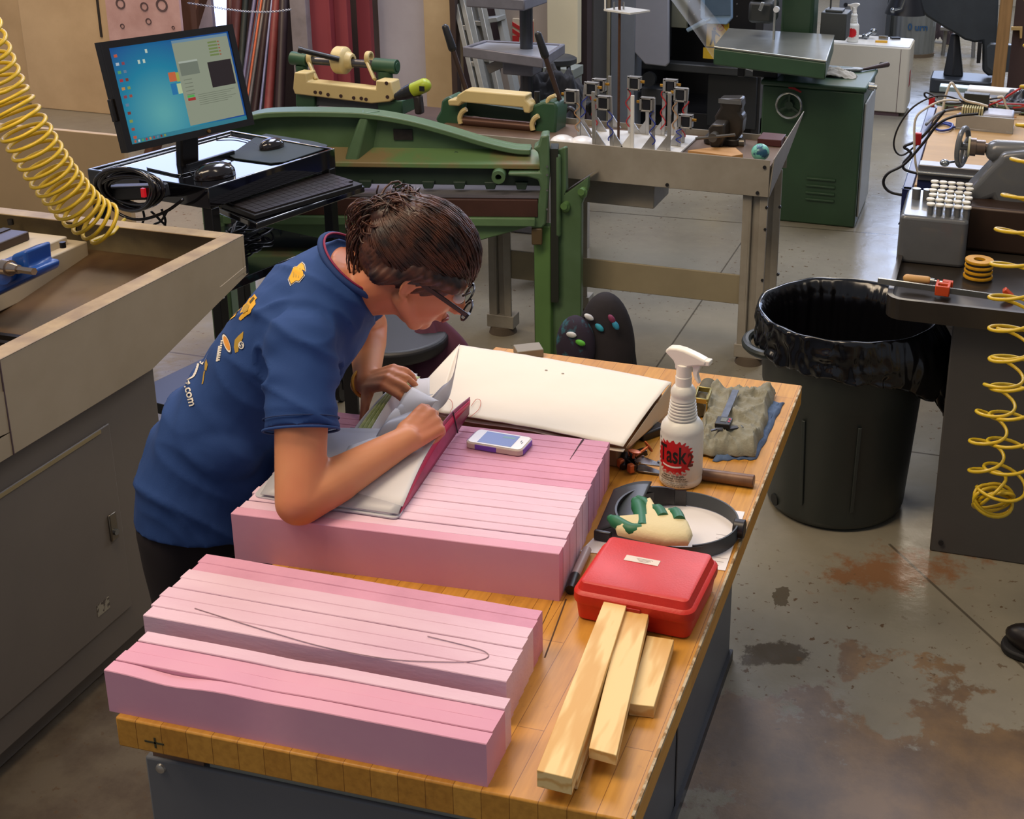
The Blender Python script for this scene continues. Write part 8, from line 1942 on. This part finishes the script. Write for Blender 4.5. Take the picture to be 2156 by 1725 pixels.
o = fan(g_, 'gear_badge_print', Y_, .0012); fan(z6([(760, 540), (790, 560), (770, 620), (720, 650), (705, 625), (725, 575)]), 'gear_badge_centre', O_, .0018, o); fan(z6([(835, 460), (850, 480), (800, 540), (790, 520)]), 'gear_badge_band', mat('print_dark_olive', '#5E4C1C', .8, v=0), .0018, o)
o = fan(z6([(660, 548), (645, 640), (625, 680), (560, 728), (592, 620), (620, 590)]), 'tag_print', Y_, .0012); fan(z6([(640, 590), (625, 650), (595, 680), (600, 630)]), 'tag_letters', mat('print_dark_olive', '#5E4C1C'), .0018, o)
fan(z6([(460, 790), (452, 830), (420, 880), (370, 935), (382, 880), (420, 830)]), 'sliver_print', Y_, .0012)
fan(z6([(318, 915), (362, 902), (352, 935)]), 'white_sliver_print', W_, .0012)
ov = [(530 + 42 * math.cos(a) * math.cos(.35) - 118 * math.sin(a) * -math.sin(.35), 990 + 42 * math.cos(a) * math.sin(-.35) * -1 * 0 + 118 * math.sin(a) - 42 * math.cos(a) * .15) for a in [2 * PI * i / 20 for i in range(20)]]
o = fan(z6(ov), 'oval_print', N_, .0012); fan(z6(shr(ov, .86)), 'oval_white', W_, .0016, o); fan(z6([(x + 4, y) for x, y in shr(ov, .68)]), 'oval_orange', mat('print_orange', '#D08A30', .7, v=0), .002, o)
for k, (x0, y0, x1, y1) in enumerate(((478, 950, 440, 1190), (448, 1020, 420, 1195))):
    n = 9
    for j in range(n):
        f = (j + .5) / n; cx_, cy_ = z6([(lerp(x0, x1, f), lerp(y0, y1, f))])[0]
        press([(cx_ - 2.2, cy_ - 1.7), (cx_ + 2.2, cy_ - 2.1), (cx_ + 2.0, cy_ + 1.2), (cx_ - 2.2, cy_ + 1.6)], [(0, 1, 2, 3)], 'small_lettering', W_, .0014, o)
bd = z6([(720, 852), (712, 930), (665, 1030), (662, 1080), (625, 1098), (612, 1030), (622, 950), (660, 905)])
o = fan(bd, 'banner_print', O_, .0012); cir = z6([(697 + 33 * math.cos(a), 1010 + 44 * math.sin(a)) for a in [2 * PI * i / 18 for i in range(18)]]); fan(cir, 'banner_disc', W_, .0018, o); ptext('S', *z6([(697, 1010)])[0], 15, .2, 'disc_letter', N_, .0024, o)
# long script line
P = z6([(240, 1072), (222, 1130), (214, 1190), (200, 1250), (180, 1310), (150, 1365), (110, 1390), (82, 1412), (70, 1445)]); Q = [(p.x, p.y) for p in smooth_path([Vector((x, y, 0)) for x, y in P], 6)]
vs = []; 
for i, (x, y) in enumerate(Q): w = 1.5 + 1.2 * abs(math.sin(i * 1.25)); vs += [(x - w, y - .4), (x + w, y + .4)]
press(vs, [(2 * i, 2 * i + 1, 2 * i + 3, 2 * i + 2) for i in range(len(Q) - 1)], 'script_lettering', W_, .0014)
ptext('.com', *z6([(116, 1580)])[0], 23, 1.32, 'web_lettering', W_, .0016)
fan(z6([(300, 1168), (316, 1230), (300, 1300), (278, 1290), (282, 1210)]), 'small_oval_print', O_, .0012)
P = z6([(278, 1300), (268, 1360), (262, 1410), (252, 1450)]); press([q for x, y in P for q in ((x - 1.3, y), (x + 1.3, y))], [(0, 1, 3, 2), (2, 3, 5, 4), (4, 5, 7, 6)], 'small_oval_tail', O_, .0012)
P = z6([(965, 165), (940, 210), (890, 270), (845, 330)]); press([q for x, y in P for q in ((x - 1.5, y - 1), (x + 1.8, y + 1.5))], [(0, 1, 3, 2), (2, 3, 5, 4), (4, 5, 7, 6)], 'edge_print', W_, .0012)
for k, (x, y, m_) in enumerate(((778, 780, W_), (775, 790, W_), (772, 800, O_), (770, 812, O_), (766, 822, O_))):
    fan([(x + 3 * math.cos(a), y + 4 * math.sin(a)) for a in [2 * PI * i / 8 for i in range(8)]], 'chest_print', m_, .0012)

# ============================================================ notebook
TFz = TF
nbk = thing('ring_notebook', 'open notebook with white pages, clear cover and pink back cover on the foam', 'notebook', (-1.08, 1.98, TF))
pgm = mat('page_white', '#D6D4D6', .6, v=.04, vs=8); pgg = mat('page_grey', '#B6B4B8', .4, v=.08, vs=8); pgy = mat('page_green', '#BFC48A', .6, v=.2, vs=30, c2='#8E9A5A', stretch=(1, 1, 1))
def quad_sheet(p4, name, m, bulge=.0, th_=.0012, par=nbk, nu=14, nv=10, dirn=None):
    a, c_, d, e = p4   # a->c along u ; a->e along v
    dirn = dirn or Vector((0, 0, 1)); b_ = MB()
    b_.sheet(lambda u, v: a.lerp(c_, u).lerp(e.lerp(d, u), v) + dirn * bulge * math.sin(PI * v), nu, nv, th_); return b_.build(name, m, par, sharp=0)
# near flat half: a stack of rounded pages
A0, B0, C0, D0 = PZ(533, 1048, TFz), PZ(838, 1096, TFz), PZ(905, 985, TFz), PZ(640, 930, TFz)
def rounded(p4, z0, z1, r, name, m, par=nbk):
    pts = []
    P = [Vector((p.x, p.y, 0)) for p in p4]
    for i in range(4):
        a, o_, c_ = P[i - 1], P[i], P[(i + 1) % 4]; u = (a - o_).normalized() * r; v = (c_ - o_).normalized() * r
        for k in range(6): t_ = k / 5; pts.append((o_ + u) * (1 - t_) ** 2 + o_ * 2 * t_ * (1 - t_) + (o_ + v) * t_ * t_)
    b_ = MB(); b_.prism([(p.x, p.y) for p in pts], z0, z1, 'z'); return b_.build(name, m, par, bevel=.0005)
rounded((A0, B0, C0, D0), TFz + .0006, TFz + .004, .014, 'back_cover', mat('cover_clear_grey', '#C2C0C6', .25, v=.05))
off = lambda p, x, y: p + Vector((x, y, 0))
rounded((off(A0, .010, .008), off(B0, -.012, .006), off(C0, -.012, 0), off(D0, .01, 0)), TFz + .004, TFz + .009, .012, 'page_block', pgm)
quad_sheet((PZ(548, 1040, TFz + .010), PZ(838, 1082, TFz + .010), PZ(925, 905, TFz + .03), PZ(660, 900, TFz + .03)), 'top_page', pgg, .012)
quad_sheet((PZ(700, 1040, TFz + .014), PZ(848, 1066, TFz + .014), PZ(936, 898, TFz + .045), PZ(740, 930, TFz + .03)), 'loose_page', pgm, .014)
b = MB(); c_ = PZ(858, 962, TFz + .034); b.box(c_.x - .007, c_.x + .007, c_.y - .008, c_.y + .008, c_.z + .004, c_.z + .005); b.build('printed_box', mat('print_greenish', '#6E7A70', .7), nbk)
# pink back cover standing along the right side
pkm = mat('cover_pink', '#C84A70', .35, v=.35, vs=7, c2='#8A3A52')
low = [PZ(842, 1086, TFz + .002), PZ(885, 1024, TFz + .002), PZ(925, 965, TFz + .002), PZ(962, 912, TFz + .004), PZ(988, 872, TFz + .02)]
high = [PZ(846, 1070, TFz + .010), PZ(880, 985, TFz + .03), PZ(915, 915, TFz + .045), PZ(952, 868, TFz + .055), PZ(990, 836, TFz + .05)]
lo_ = smooth_path(low, 6); hi_ = smooth_path(high, 6); n = len(lo_) - 1
b = MB(); b.sheet(lambda u, v: lo_[round(u * n)].lerp(hi_[round(u * n)], v), n, 6, Vector((.0014, 0, 0))); b.build('pink_cover', pkm, nbk, sharp=0)
b = MB(); b.sheet(lambda u, v: lo_[round(u * n)].lerp(hi_[round(u * n)], .55 + .3 * v) + Vector((.0012, -.001, 0)), n, 2, Vector((.0006, 0, 0))); b.build('pink_fold', mat('cover_magenta', '#D82858', .4, v=.2), nbk, sharp=0)
b = MB(); k = 18; b.bar(lo_[k] + Vector((.002, 0, 0)), hi_[k] + Vector((.002, 0, 0)), .0016, .002); b.build('elastic_mark', MC['liner_black'], nbk)
# far half: upright bunch of pages under the left hand, green edge
sp0, sp1 = PZ(712, 948, TFz + .006), PZ(765, 925, TFz + .012)
for k in range(5):
    f = k / 4; a = PZ(712 + 14 * k, 950 - 6 * k, TFz + .008 + .002 * k); e = PZ(818 + 12 * k, 820 - 10 * k, TFz + .035 + .004 * k)
    a2 = PZ(728 + 14 * k, 952 - 4 * k, TFz + .004); e2 = PZ(850 + 9 * k, 822 - 6 * k, TFz + .012)
    quad_sheet((a, a2, e2, e), 'page_bunch', (pgg, pgy, pgy, pgy, pgm)[k], .008, .0012)
quad_sheet((PZ(708, 952, TFz + .002), PZ(775, 932, TFz + .002), PZ(800, 905, TFz + .004), PZ(738, 900, TFz + .004)), 'dark_binding', mat('binding_dark', '#2A181C', .4), .004, .003)
# fan of pages between the hands
for k, (x0, y0, x1, y1, x2, y2, x3, y3, z2, m_) in enumerate(((790, 935, 885, 880, 905, 815, 845, 850, .05, pgm), (800, 925, 890, 880, 912, 830, 860, 835, .055, pgg), (815, 915, 900, 885, 925, 845, 868, 815, .065, pgm), (820, 905, 905, 880, 905, 795, 872, 800, .06, pgm), (780, 945, 880, 915, 905, 850, 830, 880, .045, pgg))):
    quad_sheet((PZ(x0, y0, TFz + .015), PZ(x1, y1, TFz + .03), PZ(x2, y2, TFz + z2), PZ(x3, y3, TFz + z2)), 'page_fan', m_, .015, .0009)
# tall page pulled up to a point
pt = [PZ(890, 880, TFz + .03), PZ(925, 862, TFz + .04), PZ(945, 838, TFz + .06), PZ(955, 800, TFz + .08), PZ(967, 735, TFz + .12)]
pu = [PZ(880, 870, TFz + .03), PZ(905, 842, TFz + .04), PZ(930, 815, TFz + .06), PZ(953, 793, TFz + .08), PZ(966, 734, TFz + .12)]
q0, q1 = smooth_path(pt, 6), smooth_path(pu, 6); n = len(q0) - 1
b = MB(); b.sheet(lambda u, v: q0[round(u * n)].lerp(q1[round(u * n)], v), n, 4, Vector((.0008, 0, 0))); b.build('lifted_page', pgg, nbk, sharp=0)
for k, (x, y) in enumerate(((868, 786), (874, 792), (880, 800))):
    q = PZ(x, y, TFz + .055); quad_sheet((PZ(x - 28, y + 28, TFz + .04), PZ(x - 14, y + 32, TFz + .04), q + Vector((.012, .0, 0)), q), 'page_tip', (pgm, pgy, pgm)[k], .004, .0008)
